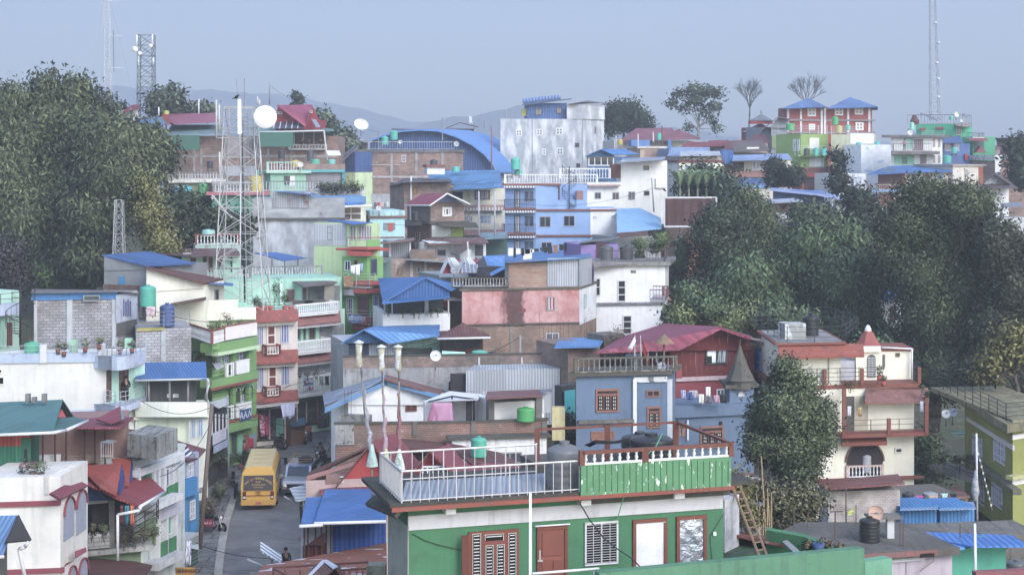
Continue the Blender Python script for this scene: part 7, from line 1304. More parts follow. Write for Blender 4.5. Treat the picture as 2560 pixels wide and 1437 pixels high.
h=H('white_rusty_roof_house','low white house under a long weathered brown roof','house',[(1072,160),(1215,161)],6,base=-14);h.st(607,PL('dfe1e3',.25));rf(h,'roof',CORR('7d6a66',.6,.3,sheet=1.5),[[(1065,596,168),(1210,592,169),(1222,606,159),(1055,612,158)]],.1);h.win(0,1093,624,1115,640,'9aa0a6',GL('4a4448'),1);h.pa('dark_room',0,1188,612,1208,640,PN('4a474e'),.05,.05);rf(h,'low_roof',CORR('6f6a5e',.5),[[(1125,632,156),(1165,610,158),(1180,614,156),(1145,636,154)]],.08);h.pa('shed_front',0,1150,625,1178,650,PL('cfd3d6',.3),3.0,2.5)
pole('white_pole','white pole standing before the low white house','pole',1172,604,660,154,.08,'d9dce0',5,1169)
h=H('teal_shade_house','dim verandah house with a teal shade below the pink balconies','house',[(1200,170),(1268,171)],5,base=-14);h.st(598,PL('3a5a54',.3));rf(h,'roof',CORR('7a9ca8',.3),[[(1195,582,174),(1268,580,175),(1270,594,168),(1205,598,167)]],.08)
for i,(px,Y)in enumerate(((1197,168),(1237,169))):pole('steel_pole',('steel pole with a bracket before the pink balconies, left','plain steel pole before the pink balconies, right')[i],'pole',px,478,590,Y,.1,'a9acb8',6)
h=H('street_gap_house','grey boarded house front squeezed right of the green red house','house',[(955,146),(978,147)],4,base=-20);h.st(650,PL('5f7f7c',.3));rf(h,'roof',CORR('8a9088',.3),[[(952,650,145),(978,640,147),(985,645,144),(960,656,142)]],.05)
#  upper slope, right
RR2=CORR('8f4450',.15)
h=H('blue_glass_shed','blue tin shed with a row of big dark windows','shed',[(1468,205),(1535,206),(1592,210)],base=-6);h.st(392,CORR('4a78a8',.05,.3),i=1);h.win(0,1471,391,1535,415,'d3d6da',GL('3a3d44'),4,1,.15);gable_end(h,[(1464,393,204.6),(1502,375,205),(1536,388,205.7),(1536,393,205.7)],.1,CORR('4a78a8',.05));rf(h,'roof',CORR('4a86c8',.05),[[(1502,373,204.2),(1535,387,204.8),(1600,386,212),(1560,372,213)],[(1502,373,204.2),(1462,390,203.8),(1475,385,212),(1515,370,214)]],.08)
t=thing('solar_array','small tilted white framed solar panel before the blue glass shed','solar panel',W(1480,432,190),'solar panels');plate([W(1470,421,192),W(1485,418,193),W(1494,427,191),W(1478,430,190)],.06,SOLAR(),'cells',t)
h=H('maroon_roof_school','long low building with big faded maroon hip roofs','building',[(1535,250),(1755,252)],9,base=-3);h.st(352,PL('c9c3c0',.2));rf(h,'roof',CORR('9a5a64',.25),[[(1590,321,262),(1680,320,262),(1700,348,248),(1548,352,247)],[(1700,322,262),(1698,325,258),(1752,345,249),(1662,350,247)],[(1700,322,258),(1662,350,247),(1680,330,262)]],.12)
h.pa('yellowish_wall',0,1672,352,1714,368,PL('d3d0bc'),1.5,1.5);rf(h,'low_roof',CORR('94424e',.1),[[(1720,354,246),(1765,355,246),(1780,365,240),(1700,368,239)]],.1)
h=H('balcony_terrace_house','beige fronted terrace house with ornate windows and blue tarp behind','house',[(1600,228),(1668,229)],6,base=-5);h.st(370,PL('c3ac98',.15));h.slab(366,371,PL('d3cbc3'),.3);wins(h,0,[(1612,376,1635,390),(1640,376,1662,390)],fr='b08078',gl=PN('a98f84'),nx=3);h.pa('blue_tarp',0,1578,350,1625,366,PN('5078b4'),-1,1.5)
tank(1550,348,362,226,15,'b8a340','yellow tank on the terrace below the maroon roofs');tank(1648,332,350,232,13,'3fae98','turquoise tank raised before the maroon roofs',stand=14)
for i,(px,y0,y1)in enumerate(((1595,335,372),(1540,338,372),(1655,315,366),(1633,330,355))):pole('mast',('white post on the terrace beside the blue tarp','white post at the left end of the terrace','dark rusty mast before the maroon roofs','thin aerial on the terrace')[i],'mast',px,y0,y1,227,.1,'c9ccd0' if i!=2 else '6a4a4a',5)
h=H('blue_sheet_house','house with bright blue sheet wall and pale blue roof','house',[(1672,222),(1775,223)],6,base=-6);h.st(372,CORR('7f9ccb',.1,.3));rf(h,'roof',CORR('90a8d0',.1),[[(1672,368,228),(1775,368,229),(1770,378,221),(1668,392,220)]],.08);h.pa('blue_corner',0,1670,350,1678,372,PN('3a72b0'),.3,.3)
h=H('cream_terrace_house','cream house with blue windows and a mouldy tiled terrace rim','house',[(1698,202),(1806,203)],7,base=-8);h.st(405,PL('e0ddd0',.1));h.slab(401,406,PL('7a3f40'),.2);h.st(390,PATCHY('6f6460','a9a6a6',2,4,.5));rf(h,'sheet',CORR('b9c3ce',.2),[[(1702,378,207),(1800,378,208),(1802,388,202),(1700,390,201)]],.06);wins(h,0,[(1714,416,1726,432),(1752,414,1782,430)],fr='b9c0d0',gl=GL('4f70a8'),nx=2)
h=H('blue_white_motel','long house with cream walls, blue wall panels and a pale blue roof','house',[(1800,212),(1980,214)],7,base=-10);h.st(402,PL('d3d0c3',.15));h.pa('blue_wall',0,1803,375,1833,410,CORR('3a68a8',.05,.3),.3,1);h.pa('pink_band',0,1795,428,1925,443,PL('b0827c',.2),.6,.5);h.pa('shade',0,1810,405,1860,428,PN('4a4448'),.05,.05);h.win(0,1880,403,1920,425,'dfe1e6',GL('6a88b0'),4,1,.2);h.pa('blue_lower',0,1830,445,1925,470,PATCHY('4a6ea8','6fa0cc',.3,.6,.5),.3,.3);h.pa('red_lower',0,1925,440,1985,465,PL('a03438',.1),.3,.3)
rf(h,'roof',CORR('8fa8d6',.05),[[(1832,388,218),(1970,384,219),(1980,398,210),(1830,401,210)]],.1)
for i in range(8):shrub('sill_plant','small pot plant in the row on the pink balcony band',1812+i*9,425,210.5,3.5,3.5,60,.08,('4f6a40','8aa06a'),250+i,'row of pot plants on the pink band','plant')
h=H('pagoda_temple','small temple with tiered grey pyramid roofs and red trim','temple',[(1885,262),(1955,263)],6,base=-2);h.st(318,PL('9a5a54',.2));h.pa('red_trim',0,1876,303,1932,310,PL('a03438'),1,1)
for(xc,yt,w_,yb)in((1903,285,28,301),(1900,308,45,330)):ap=W(xc,yt,265);q=[W(xc-w_,yb,261),W(xc+w_,yb,261),W(xc+w_,yb,269),W(xc-w_,yb,269)];q[2].z=q[3].z=q[0].z;mb=MB();[plate([q[i],q[(i+1)%4],ap],.1,None,mb=mb)for i in range(4)];mb.bd('roof',CORR('7f858c',.3),h.o)
MB().tb(W(1903,285,265),W(1903,276,265),.12).bd('finial',PN('8a7a6a'),h.o)
h=H('grey_gable_hall','grey end wall hall with a low arched roof beside the temple','hall',[(1928,250),(1968,251)],8,base=-4);h.st(318,PL('8a8f9a',.2));h.pa('green_side',0,1930,340,1968,372,PL('7f9468'),.2,.2);gable_end(h,[(1926,320,249.8),(1946,295,250),(1970,300,250.2),(1972,320,250.4)],.2,PL('8a8f9a',.2));rf(h,'roof',CORR('6a5a5c',.3),[[(1944,293,249),(1974,299,249),(1976,297,260),(1946,291,260)],[(1944,293,249),(1900,328,248),(1903,325,260),(1946,291,260)]],.1)
for i,a in enumerate(((1808,352,1895,372,'7a4a4c',240),(1760,352,1835,364,'8f3f4a',246),(1870,338,1925,356,'6f4448',244))):
 h=H('red_roofed_house',('low house under a dull brown gable roof left of the temple','low house under a crimson roof at the end of the maroon row','low house with dark red roof at the foot of the temple')[i],'house',[(a[0]+8,a[5]),(a[2]-6,a[5]+1)],6,base=-5);h.st(a[3],PL('b0a49e',.3));rf(h,'roof',CORR(a[4],.25),[[(a[0]+12,a[1],a[5]+6),(a[2]-15,a[1]-2,a[5]+6),(a[2],a[3],a[5]-2),(a[0],a[3]+2,a[5]-2)]],.1)
h=H('dark_tin_house','dark roofed house with a white wall strip below the temple','house',[(1825,228),(1925,229)],6,base=-8);h.st(382,PL('8a7f7c',.3));rf(h,'roof',CORR('6f6664',.4),[[(1830,358,233),(1905,350,234),(1925,376,227),(1835,380,226)]],.1);h.pa('white_strip',0,1868,368,1898,378,PN('d3d6d6'),.6,.3)
# ---- red house with two blue hip roofs
h=H('red_twin_roof_house','red brick house with white pillars under two blue hip roofs','house',[(1968,262),(2058,263),(2180,264)],10,base=-6);h.fp=[h.c[0],h.c[1],h.c[2],h.c[2]+V3((0,9,0)),h.c[0]+V3((0,9,0))];RB2=PL('a04f4a',.15);h.st(268,RB2,i=1);h.slab(299,303,PL('8f8a90',.3),.5,1,'floor_band',top=False);h.slab(330,334,PL('8f8a90',.3),.5,1,'floor_band',top=False)
for f,x in((0,1968),(0,2000),(0,2052),(1,2060),(1,2118),(1,2171)):h.pa('pillar',f,x,266,x+5,345,PL('dcdde0',.1),.12,.2)
for a in((0,2019,271,2040,291),(1,2087,269,2108,289),(1,2137,267,2158,287),(1,2139,306,2159,326),(0,2022,310,2038,325)):h.win(a[0],*a[1:],fr='e0e1e4',gl=GL('55525a'),nx=2,ny=2,fw=.25)
for(xa,xb,xp,yp,Y0)in((1955,2066,2022,245,260),(2068,2195,2125,243,261)):
 q=[W(xa,271,Y0),W(xb,267,Y0+1),W(xb,267,Y0+14),W(xa,271,Y0+13)];q[2].z=q[1].z;q[3].z=q[0].z;ap=W(xp,yp,Y0+6);mb=MB();[plate([q[i],q[(i+1)%4],ap],.15,None,mb=mb)for i in range(4)];mb.bd('hip_roof',CORR('5f84bc',.05,.4,sheet=1.4),h.o)
h=H('lime_house','lime green house with tanks on its railed balcony and red lower storey','house',[(1940,232),(2002,228),(2070,229)],8,base=-9);h.st(420,PL('a06060',.2),i=1);h.st(335,PL('8fae5c',.12),i=1);h.pa('white_panel',1,2024,345,2048,372,PL('dfe1dc',.05),.1,.1);wins(h,0,[(1982,348,1988,378),(1992,348,1998,378)],fr='c9ccd0',gl=GL('8a92a0'),nx=1)
h.balcony(1,1996,2072,365,388,392,1.2,PL('8fb868',.1),'d3d6da','pipes');h.pa('blue_post',1,2060,430,2074,480,PN('4a7ab8'),.3,.3);h.pa('dark_glass',1,2012,445,2062,475,GL('4a3a40'),.1,.1);h.pa('red_band',1,1998,432,2075,443,PL('a03438',.1),.8,.8);h.pa('white_blue_front',1,2024,395,2060,418,PL('d3d9dc'),.1,.1);h.balcony(1,2000,2074,418,430,432,.8,PL('6a6468'),'4f4a50','bars')
mb=MB();z_=h.top;rail3(mb,[h.ray(0,1945,.2),h.ray(1,2002,.2),h.ray(1,2068,.2)],z_,z_+1.2,'pipes');mb.bd('railing',PN('d3d6da'),h.o)
for a in((1976,308,326,22,'3fa862','green tank on the railed roof of the lime house',229.5),(2017,370,390,15,'44474d','black tank in the row on the lime house balcony',226.3),(2040,369,390,14,'45b0a8','turquoise tank in the middle of the lime house balcony',226.3),(2060,370,389,16,'4ab8b4','turquoise tank at the right of the lime house balcony',226.3),(2088,291,312,16,'3fa862','green tank highest before the red brick house',228),(2098,313,333,16,'b3b040','yellow tank on the rail between the green ones',228),(2120,312,327,15,'3faf90','green turquoise tank at the right of the yellow one',228),(2147,355,364,14,'4fb8ac','low turquoise tank, left one, on the white block',224),(2193,353,364,14,'4fb8ac','low turquoise tank, right one, on the white block',224)):tank(a[0],a[1],a[2],a[6],a[3],a[4],a[5])
h=H('olive_cream_house','narrow olive and cream house with railed roof right of the lime house','house',[(2078,226),(2122,227),(2190,229)],7,base=-10);h.st(336,PL('a9ae90',.3),i=1);h.pa('white_wing',1,2126,334,2185,360,PL('d9dcdc',.1),.1,.1);h.pa('recess',1,2122,384,2150,412,PN('5f5a55'),.05,.05);h.balcony(1,2122,2150,365,380,384,.9,PL('9a9c98',.5),'d3d3d3','pipes');h.pa('lower_base',1,2110,414,2160,432,PL('7a7270',.4),.5,.5);mb=MB();z_=h.top;rail3(mb,[h.ray(0,2078,.2),h.ray(1,2145,.2)],z_,z_+1.1,'pipes');mb.bd('railing',PN('d3d6da'),h.o)
h=H('white_blue_block','white block house with faded blue patches','house',[(2153,221),(2227,222)],6,base=-10);h.st(362,PATCHY('dfe3ea','a3b9d9',.5,.8,.6,.06));h=H('white_lower_house','white house with thin blue window outlines behind the dark conifer','house',[(2080,214),(2165,215)],6,base=-12);h.st(434,PL('d9dce0',.15));h.win(0,2128,443,2153,465,'7f9cc6',PL('d9dce0',.1),2,2,.1)
h=H('curved_balcony_house','white three storey house with stacked curved grey balconies','house',[(2228,214),(2330,213),(2356,216)],8,base=-12);h.st(342,PL('dcdfdc',.12),i=1);h.pa('mint_wall',0,2262,345,2285,372,PL('a3d9c6'),.05,.05);h.pa('mint_wall',0,2235,388,2285,412,PL('8fcab0'),.05,.05)
for y0 in(372,0):
 if y0:h.rect(0,2230,378,2350,386,1.6,1.7).bd('balcony_floor',CONC('8a8488',.7),h.o);mb=MB();a,b=h.ray(0,2234,1.5),h.ray(0,2328,1.5);z_=(YH-378)*a.y/F;rail3(mb,[a-h.n[0]*1.4,a,b],z_,z_+1.0,'bars',.3);mb.bd('railing',PN('6a6468'),h.o)
h.slab(338,344,CONC('77747a',.8),.9,0);wins(h,0,[(2282,348,2308,376),(2300,388,2316,410)],fr='9a8088',gl=CURTAIN('9a8a90','6a5a62'),nx=3);h.pa('doorway',0,2254,392,2268,410,GL('33343c'),.05,.05);wins(h,1,[(2333,348,2338,368),(2346,348,2351,368),(2333,388,2338,408),(2346,388,2351,408)],fr='a99aa0',gl=GL('8a8088'),nx=1)
tag(MB().box(W(2258,372,211),.5,.3,1.0,0).bd('x',PN('9a6a84')),'x','x')if 0 else None;person('person in a pink top on the middle curved balcony',W(2261,378,211.8),1.6,'b07a98','5a5060',face=-90)
h=H('teal_top_house','turquoise green house with red window hoods and cluttered roof terrace','house',[(2290,228),(2385,226),(2430,230)],8,base=-8);h.st(310,PL('3fae88',.12),i=1);h.rect(0,2338,318,2357,323,.8,.8).bd('window_hood',PL('a04450'),h.o);h.rect(0,2300,320,2312,326,.8,.8).bd('window_hood',PL('a04450'),h.o);h.win(1,2392,318,2404,338,'c9b9b4',GL('6a6068'),2);rf(h,'porch_roof',CORR('b08f94',.2),[[(2385,308,229),(2425,310,232),(2428,317,226),(2390,314,223)]],.08);mb=MB();z_=h.top;rail3(mb,[h.ray(0,2268,.3),h.ray(0,2384,.3),h.ray(1,2428,.3)],z_,z_+1.3,'bars',.4);mb.bd('railing',PN('6a6068'),h.o);h.balcony(0,2305,2360,327,337,339,.9,None,'c3cfca','pipes')
for i,a in enumerate(((2300,282,2345,302),(2405,284,2420,296),(2268,322,2290,340))):t=thing('solar_array',('long solar heater rack on the turquoise house roof','small solar heater at the right of the turquoise roof','solar heater rack beside the round dish')[i],'solar panel',W(a[0],a[3],226),'solar heaters');plate([W(a[0],a[1],229),W(a[0]+6,a[1]-1,229),W(a[2]+4,a[3]-3,226),W(a[2],a[3],226)],.12,PN('8a90a0',.3),'cells',t);MB().tb(W(a[0]+2,a[1],229),W(a[0]+2,a[3],229),.06).tb(W(a[2],a[3]-2,226),W(a[2],a[3]+3,226),.06).bd('frame',PN('b9bcc2'),t)
gb=H('roof_shrine','small dark red gabled hut on the turquoise house roof','hut',[(2284,231),(2298,231)],2,base=4);gb.z0=gb.top=h.top;gb.st(300,PL('7a4448'));gable_end(gb,[(2283,304,230.8),(2290,287,230.8),(2298,304,230.8)],2,PN('7a4a4e'),'gable')
dish(2391,286,224,7,'pale upright dish on the turquoise house roof',(.4,-1,.1),'d3d9d0');dish(2276,332,210,7,'round dish on the curved balcony house roof',(-.2,-1,.3),'d9dce0');dish(2404,302,224,4,'small pale dish below the upright one',(0,-1,.2),'d3d9d0')
tank(2378,290,300,228,12,'4fb8a4','small turquoise tank on the turquoise house roof');tank(2280,305,325,222,12,'7fcab0','pale green tank left on the turquoise house');tank(2385,368,384,212,14,'3fb0a4','turquoise tank on a stand before the blue porch',stand=6);tank(2367,388,408,211,22,'3fb0a4','wide turquoise tank beside the white curved balcony house')
h=H('blue_porch_house','blue verandah house with a small blue roof under the turquoise one','house',[(2358,219),(2425,220)],7,base=-10);h.st(358,PL('4f70a8',.15));rf(h,'roof',CORR('5470a8',.1),[[(2362,342,224),(2400,340,225),(2408,356,218),(2355,358,217)]],.1);wins(h,0,[(2362,360,2378,378),(2384,360,2398,378)],fr='c9ccd6',gl=GL('6a7a94'),nx=2);h.pa('red_sari',0,2412,385,2420,400,PN('9a3448'),.3,.1)
h=H('green_end_house','green house with maroon hoods at the right end of the cluster','house',[(2405,224),(2432,223),(2488,226)],7,base=-10);h.st(342,PL('3f9a74',.15),i=1);h.balcony(1,2432,2460,333,343,345,1,None,'4a5a58','bars');rf(h,'hood',PN('8a4450'),[[(2425,345,222),(2465,345,223),(2470,351,220),(2422,350,219)]],.1);gable_end(h,[(2440,382,219.5),(2452,366,219.6),(2466,382,219.7)],1,PN('7a4448'),'hood_gable');h.pa('dark_front',1,2436,350,2460,380,PN('4a5a5c'),.1,.1);h.pa('light_green',1,2466,402,2486,436,PL('4fb48c',.1),.3,.3);wins(h,1,[(2440,352,2447,372),(2452,352,2458,372)],fr='a9b0b4',nx=1)
h=H('blue_roof_cream_house','long cream house with brick red piers under a blue hip roof','house',[(2195,198),(2257,198),(2392,200)],8,base=-14);h.st(432,PL('dcd3c6',.08),i=1);
for x in(2256,2315,2380):h.pa('pier',1,x,432,x+6,500,PL('a8604c',.1),.12,.15)
h.win(1,2278,435,2297,450,'dfe1e4',GL('4a4448'),2);h.win(1,2341,433,2361,448,'dfe1e4',GL('7fa0cc'),2);h.pa('open_verandah',0,2195,435,2256,475,PL('7f5f60',.2),.04,.04);wins(h,0,[(2198,442,2210,455),(2214,442,2222,455),(2238,438,2248,452)],fr='6a4448',nx=1);h.balcony(0,2172,2258,462,474,480,1.4,PL('7fa0c6',.1),'c3a8a0','bars')
rf(h,'roof',CORR('4a7fc0',.05),[[(2222,415,208),(2360,410,209),(2382,428,198),(2245,432,195.5)],[(2222,415,208),(2245,432,195.5),(2168,436,195),(2185,428,206)]],.1);gable_end(h,[(2196,429,197),(2222,416,197.2),(2243,429,197.4)],.2,PL('55708f'))
h.pa('lower_room',0,2190,485,2235,520,PL('9a6a64',.2),.1,.1);wins(h,0,[(2200,490,2213,506)],fr='5a4a50',nx=1);h.balcony(0,2175,2235,504,518,528,1.3,PL('a9b0c0',.2),'a06060','bars')
h=H('cream_corner_house','cream flat roofed house with a brick red corner pier','house',[(2382,199),(2458,201)],7,base=-14);h.st(414,PL('d3ccc3',.1));h.slab(411,415,PL('a9a0a0'),.3);h.pa('pier',0,2448,418,2458,465,PL('a8604c',.1),.12,.15);h.win(0,2412,424,2420,444,'9a9ca4',GL('8a8c94'),1);mb=MB();z_=h.top;rail3(mb,[h.ray(0,2385,.2),h.ray(0,2400,.2)],z_,z_+1,'bars',.3);mb.bd('railing',PN('6a6468'),h.o)
h=H('grey_cottage','small grey gabled cottage at the far right','cottage',[(2465,188),(2522,189)],6,base=-14);h.st(466,PL('c9cfd6',.1));gable_end(h,[(2460,460,187.7),(2486,435,187.8),(2520,460,188.6)],.2,PL('a3b0c0'));h.win(0,2481,441,2487,452,'6f88a8',GL('4a5a74'),1,out=.1);rf(h,'roof',CORR('6a5f66',.3),[[(2486,432,186.8),(2526,460,187.5),(2530,458,195),(2492,431,196)],[(2486,432,186.8),(2456,459,186.5),(2462,458,195),(2492,431,196)]],.1);rf(h,'lower_roof',CORR('6f666a',.4),[[(2455,458,189),(2530,458,190),(2545,470,185),(2450,468,184.5)]],.1)
h=H('right_edge_brick_house','brick house with a white frilled parapet at the right edge','house',[(2488,214),(2620,216)],8,base=-10);h.st(402,BRF);h.pa('white_wall',0,2488,400,2502,440,PL('d3d6da'),.1,.1);h.slab(388,400,PATCHY('c9ccd0','8a8c90',2,2),.2);h=H('far_edge_house','brown house with a steep rusty roof behind the frilled parapet','house',[(2466,232),(2500,233)],5,base=-6);h.st(375,PL('8a7f80',.3));rf(h,'roof',CORR('8a6468',.3),[[(2468,358,236),(2478,358,236),(2506,372,230),(2466,378,230)]],.08)
h=H('edge_tower_room','small brick rooftop room cut by the right edge','house',[(2536,240),(2600,241)],5,base=-4);h.st(345,BRF);h.slab(344,348,CONC('77747a'),.5)
h=H('blue_canopy_station','open station with a blue beam canopy and white columns','station',[(1928,186),(2105,188)],7,base=-14);h.st(545,PL('5a6068',.2));rf(h,'canopy',PN('7f93c0',.5),[[(1925,472,184),(1930,469,196),(2050,478,197),(2130,494,197),(2125,500,185),(2045,484,184)]],.25);h.pa('blue_fascia',0,1935,476,2060,508,PN('4a6ea8'),.3,.3)
for x0,x1 in((2090,2104),(2033,2040)):h.pa('column',0,x0,492,x1,560,PL('c9d0dc',.1),.6,.5)
h=H('small_brick_kiosk','small brick kiosk with a white base and pale tin roof','kiosk',[(1915,176),(2003,177)],5,base=-15);h.st(548,PL('8f9496',.3));h.st(532,PL('d3d6d6',.2));h.st(505,BRF);rf(h,'roof',CORR('b0b8cc',.1),[[(1905,500,182),(1985,495,183),(2012,503,175),(1910,508,174)]],.08);h.win(0,1955,512,1966,524,'7a5248',PN('7a5248'),1)
h=H('orange_wall','long faded orange wall above the bamboo','wall',[(1900,172),(2112,174)],3,base=-18);h.st(568,PL('b08a6c',.3));h.slab(561,568,CONC('6a6668',.8),.2)
h=H('hidden_brown_roof_house','house with a brown hip roof half hidden among the trees','house',[(2120,160),(2190,161)],5,base=-20);h.st(625,PL('9a8a84',.3));rf(h,'roof',CORR('7a5550',.2),[[(2130,590,165),(2160,592,165),(2195,622,158),(2115,626,157)]],.1)
h=H('hidden_white_house','white house with a blue roof glimpsed between the big trees','house',[(2200,138),(2262,139)],5,base=-20);h.st(752,PL('d3d6da',.2));h.win(0,2226,765,2240,800,'8a4448',PN('7a4448'),1);rf(h,'roof',CORR('4a7fc8',.1),[[(2205,715,142),(2280,712,143),(2270,745,137),(2192,748,136)]],.1)
h=H('grey_hut_right','low grey hut with tin roof at the right edge below the cottage','hut',[(2500,176),(2600,177)],5,base=-16);h.st(545,PL('b9bcc0',.3));rf(h,'roof',CORR('8a90a0',.3),[[(2500,508,182),(2550,505,183),(2560,515,178),(2505,518,177)]],.08);h.o['label']='low grey hut with a tin roof below the grey cottage'
#  right foreground houses
h=H('blue_grey_house','blue grey two storey house with brown carved windows and mouldy roof terrace','house',[(1440,92),(1668,93),(1688,95)],base=-20)
BGW=PL('5f7693',.25,'4a5058');h.st(938,BGW,i=0);h.slab(930,940,CONC('5c5852',1),.35,0);h.pa('white_fascia',0,1585,942,1668,955,PATCHY('c9ccd0','6a6c6e',2,2,.55),.1,.1);h.pa('ledge',0,1446,1050,1586,1058,CONC('77746e',1),.25,.3)
for x0,x1,y1 in((1583,1592,1100),(1676,1681,1100)):h.pa('drainpipe',0 if x0<1660 else 1,x0,948,x1,y1,PN('cfd2d8'),.18,.18)
def carved(h,f,x0,y0,x1,y1,n=3,name='window'):
 o=h.win(f,x0,y0,x1,y1,'8f6050',PN('8a5a4a'),1,1,.12,name);w_=(x1-x0-6)/n
 for k in range(n):
  a=x0+3+w_*k;mb=MB();h.rect(f,a+1.5,y0+(y1-y0)*.3,a+w_-1.5,y1-5,.09,.02,mb);mb.bd('dark_pane',GL('1d1c20'),o);mb=MB()
  for q in range(4):yy=y0+(y1-y0)*(.34+.15*q);h.rect(f,a+w_*.3,yy,a+w_*.45,yy+5,.11,.01,mb);h.rect(f,a+w_*.55,yy,a+w_*.7,yy+5,.11,.01,mb)
  mb.bd('grille',PN('a9a29c'),o)
 h.rect(f,x0+4,y0+5,x1-4,y0+(y1-y0)*.18,.09,.02).bd('transom',GL('2a282c'),o);return o
carved(h,0,1490,972,1548,1030,3);carved(h,0,1618,1016,1653,1070,2);h.win(0,1616,975,1650,992,'8f6050',GL('2a282c'),2);h.win(0,1478,1078,1536,1100,'8f6050',PN('8a5a4a'),2)
mb=MB();z_=h.top;rail3(mb,[h.ray(0,1438,.3),h.ray(0,1690,.3)],z_,z_+.85,'bal',.3);mb.bd('balustrade',[PATCHY('8a8880','5a574e',2,2,.5),CONC('6a665c',1)],h.o)
h.fp=[h.c[0],h.c[1],h.c[1]+V3((0,5,0)),h.c[0]+V3((0,5,0))]
tank(1583,880,935,95.5,42,'3a3d42','large dark grey tank on the blue grey house terrace');dish(1655,915,93.5,11,'pale dish on the blue grey house terrace',(.1,-1,.35),'b9c0cc',.7)
t=thing('parasol','thatched conical parasol on a wooden post on the roof terrace','parasol',W(1660,935,94.5));MB().tb(W(1660,935,94.5),W(1660,860,94.5),.06,6).bd('post',PN('7a5f50'),t);MB().lathe(W(1660,858,94.5),[(.62,0),(.3,.32),(.001,.55)],16,smooth=False).bd('canopy',PN('8a6f5a',.9,var=.4),t)
for i,(px,y0,c,c2,lb)in enumerate(((1587,838,'d9dadd','c3c6cc','white flag hanging from a pole on the blue grey house'),(1605,838,'a9323c','dcdcdc','red and white flag wound on a leaning pole'))):
 t=thing('flag',lb,'flag',W(px,940,92.6),'flags on the terrace');MB().tb(W(px,940,92.6),W(px-(0 if not i else 4),y0,92.6),.03,5).bd('pole',PN('b9b9bd'),t)
 cloth('cloth','','',[W(px-1,y0+4,92.5),W(px+3,y0+14,92.5),W(px+(-8 if not i else 20),y0+(38 if not i else 74),92.5),W(px-(18 if not i else-6),y0+(34 if not i else 62),92.5)],PATCHY(c,c2,1.5,1,.6),None,.06,parent=t)
h=H('blue_grey_annex','blue grey annex with an open washing terrace and a corner turret','house',[(1684,95.5),(1885,97)],6,base=-20);h.fp=[h.c[0],h.c[1],h.c[1]+V3((0,2.6,0)),h.c[0]+V3((0,2.6,0))];h.st(1012,BGW);h.pa('drop_wall',0,1686,1012,1884,1040,BGW,.25,.3);carved(h,0,1751,1065,1810,1120,3);carved(h,0,1694,1060,1714,1090,2);h.pa('drainpipe',0,1718,1050,1722,1100,PN('cfd2d8'),.15,.15);h.pa('vent',0,1798,1053,1806,1062,PN('22242a'),.04,.04)
h.fp=[h.ray(0,1824),h.c[1],h.c[1]+V3((0,2.4,0)),h.ray(0,1824)+V3((0,2.4,0))];h.st(975,BGW,name='turret_wall');h.slab(968,976,CONC('5c5852',1),.3);arch(h,0,1845,978,1861,991,'b9c0cc',gl='b9bcc4')
c=W(1850,970,97);MB().lathe(c,[(.75,0),(.75,.5),(.9,.5),(.55,1.2),(.2,2.1),(.04,2.6),(.03,2.95),(.001,2.95)],8,smooth=False).bd('turret_roof',CONC('5f5c56',.9),h.o)
for i,(x0,x1,yt,y1,c,lb)in enumerate(((1702,1714,975,998,'b9c0dc','striped pale blue'),(1716,1731,980,1000,'3a5590','dark blue'),(1730,1744,977,995,'a9aab8','grey lace'),(1746,1760,985,1010,'d9d6cc','cream'),(1764,1776,967,992,'e0e0e0','high white'),(1760,1780,988,1008,'6a6470','dark patterned'),(1784,1798,988,1008,'c090a8','pink'),(1800,1816,985,1008,'2a2c30','black'))):
 cloth('washing',lb+' piece of washing on the blue grey annex terrace','laundry',[W(x0,yt,95.2),W(x1,yt,95.2),W(x1+1,y1,95.2),W(x0+1,y1-2,95.2)],STRIPE(c,'7f8cc0',.12)if not i else PN(c),'washing on the annex terrace')
# maroon barn
h=H('maroon_barn','maroon timber clad house with a wide crimson roof and one open window','house',[(1675,103),(1885,104.5)],8,base=-19);h.st(944,PL('9a4650',.15));BW=PATCHY('6f2f30','a98a8c',12,.4,.6,.1,4);h.st(872,BW)
h.pa('white_band',0,1690,940,1882,950,PL('c9b0b4',.3),.15,.15);gable_end(h,[(1703,876,102.8),(1800,818,103.4),(1872,842,104.2),(1880,876,104.3)],.15,BW);h.pa('corner_red',0,1690,910,1705,945,PL('a34a52'),.2,.2)
rf(h,'roof',CORR('94425a',.03,.4),[[(1662,808,116),(1798,816,117),(1802,820,102.2),(1700,872,101.4),(1490,880,101),(1560,840,112)],[(1798,816,117),(1880,840,118),(1876,846,103),(1802,820,102.2)]],.1)
h.win(0,1765,867,1819,910,'4f5e58',GL('c9d0dc'),2,1,.1,out=.1);h.pa('open_dark',0,1767,890,1780,908,PN('23262c'),.16,.04);mb=MB()
for k in range(5):mb.tb(h.pt(0,1793+5*k,908,.22),h.pt(0,1796+5*k-4*(k%2),870,.22),.03,4)
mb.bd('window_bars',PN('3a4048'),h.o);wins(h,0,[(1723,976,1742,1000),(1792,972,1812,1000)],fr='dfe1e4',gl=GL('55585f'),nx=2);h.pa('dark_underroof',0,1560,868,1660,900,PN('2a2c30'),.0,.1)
for x in(1600,1620,1641):MB().tb(W(x,905,101.5),W(x,874,101.5),.05,5).bd('post',PN('8a8c90'),h.o)
h=H('blue_sheet_brick_shed','brick shed under a flat blue sheet roof beside the thin rebar','shed',[(1420,108),(1500,109)],5,base=-19);h.st(868,BRICK('8f6450','8f8a86',.24,.09,.4));rf(h,'roof',CORR('5a90d0',.15),[[(1400,845,114),(1515,842,115),(1498,866,107.5),(1385,868,107)]],.08)
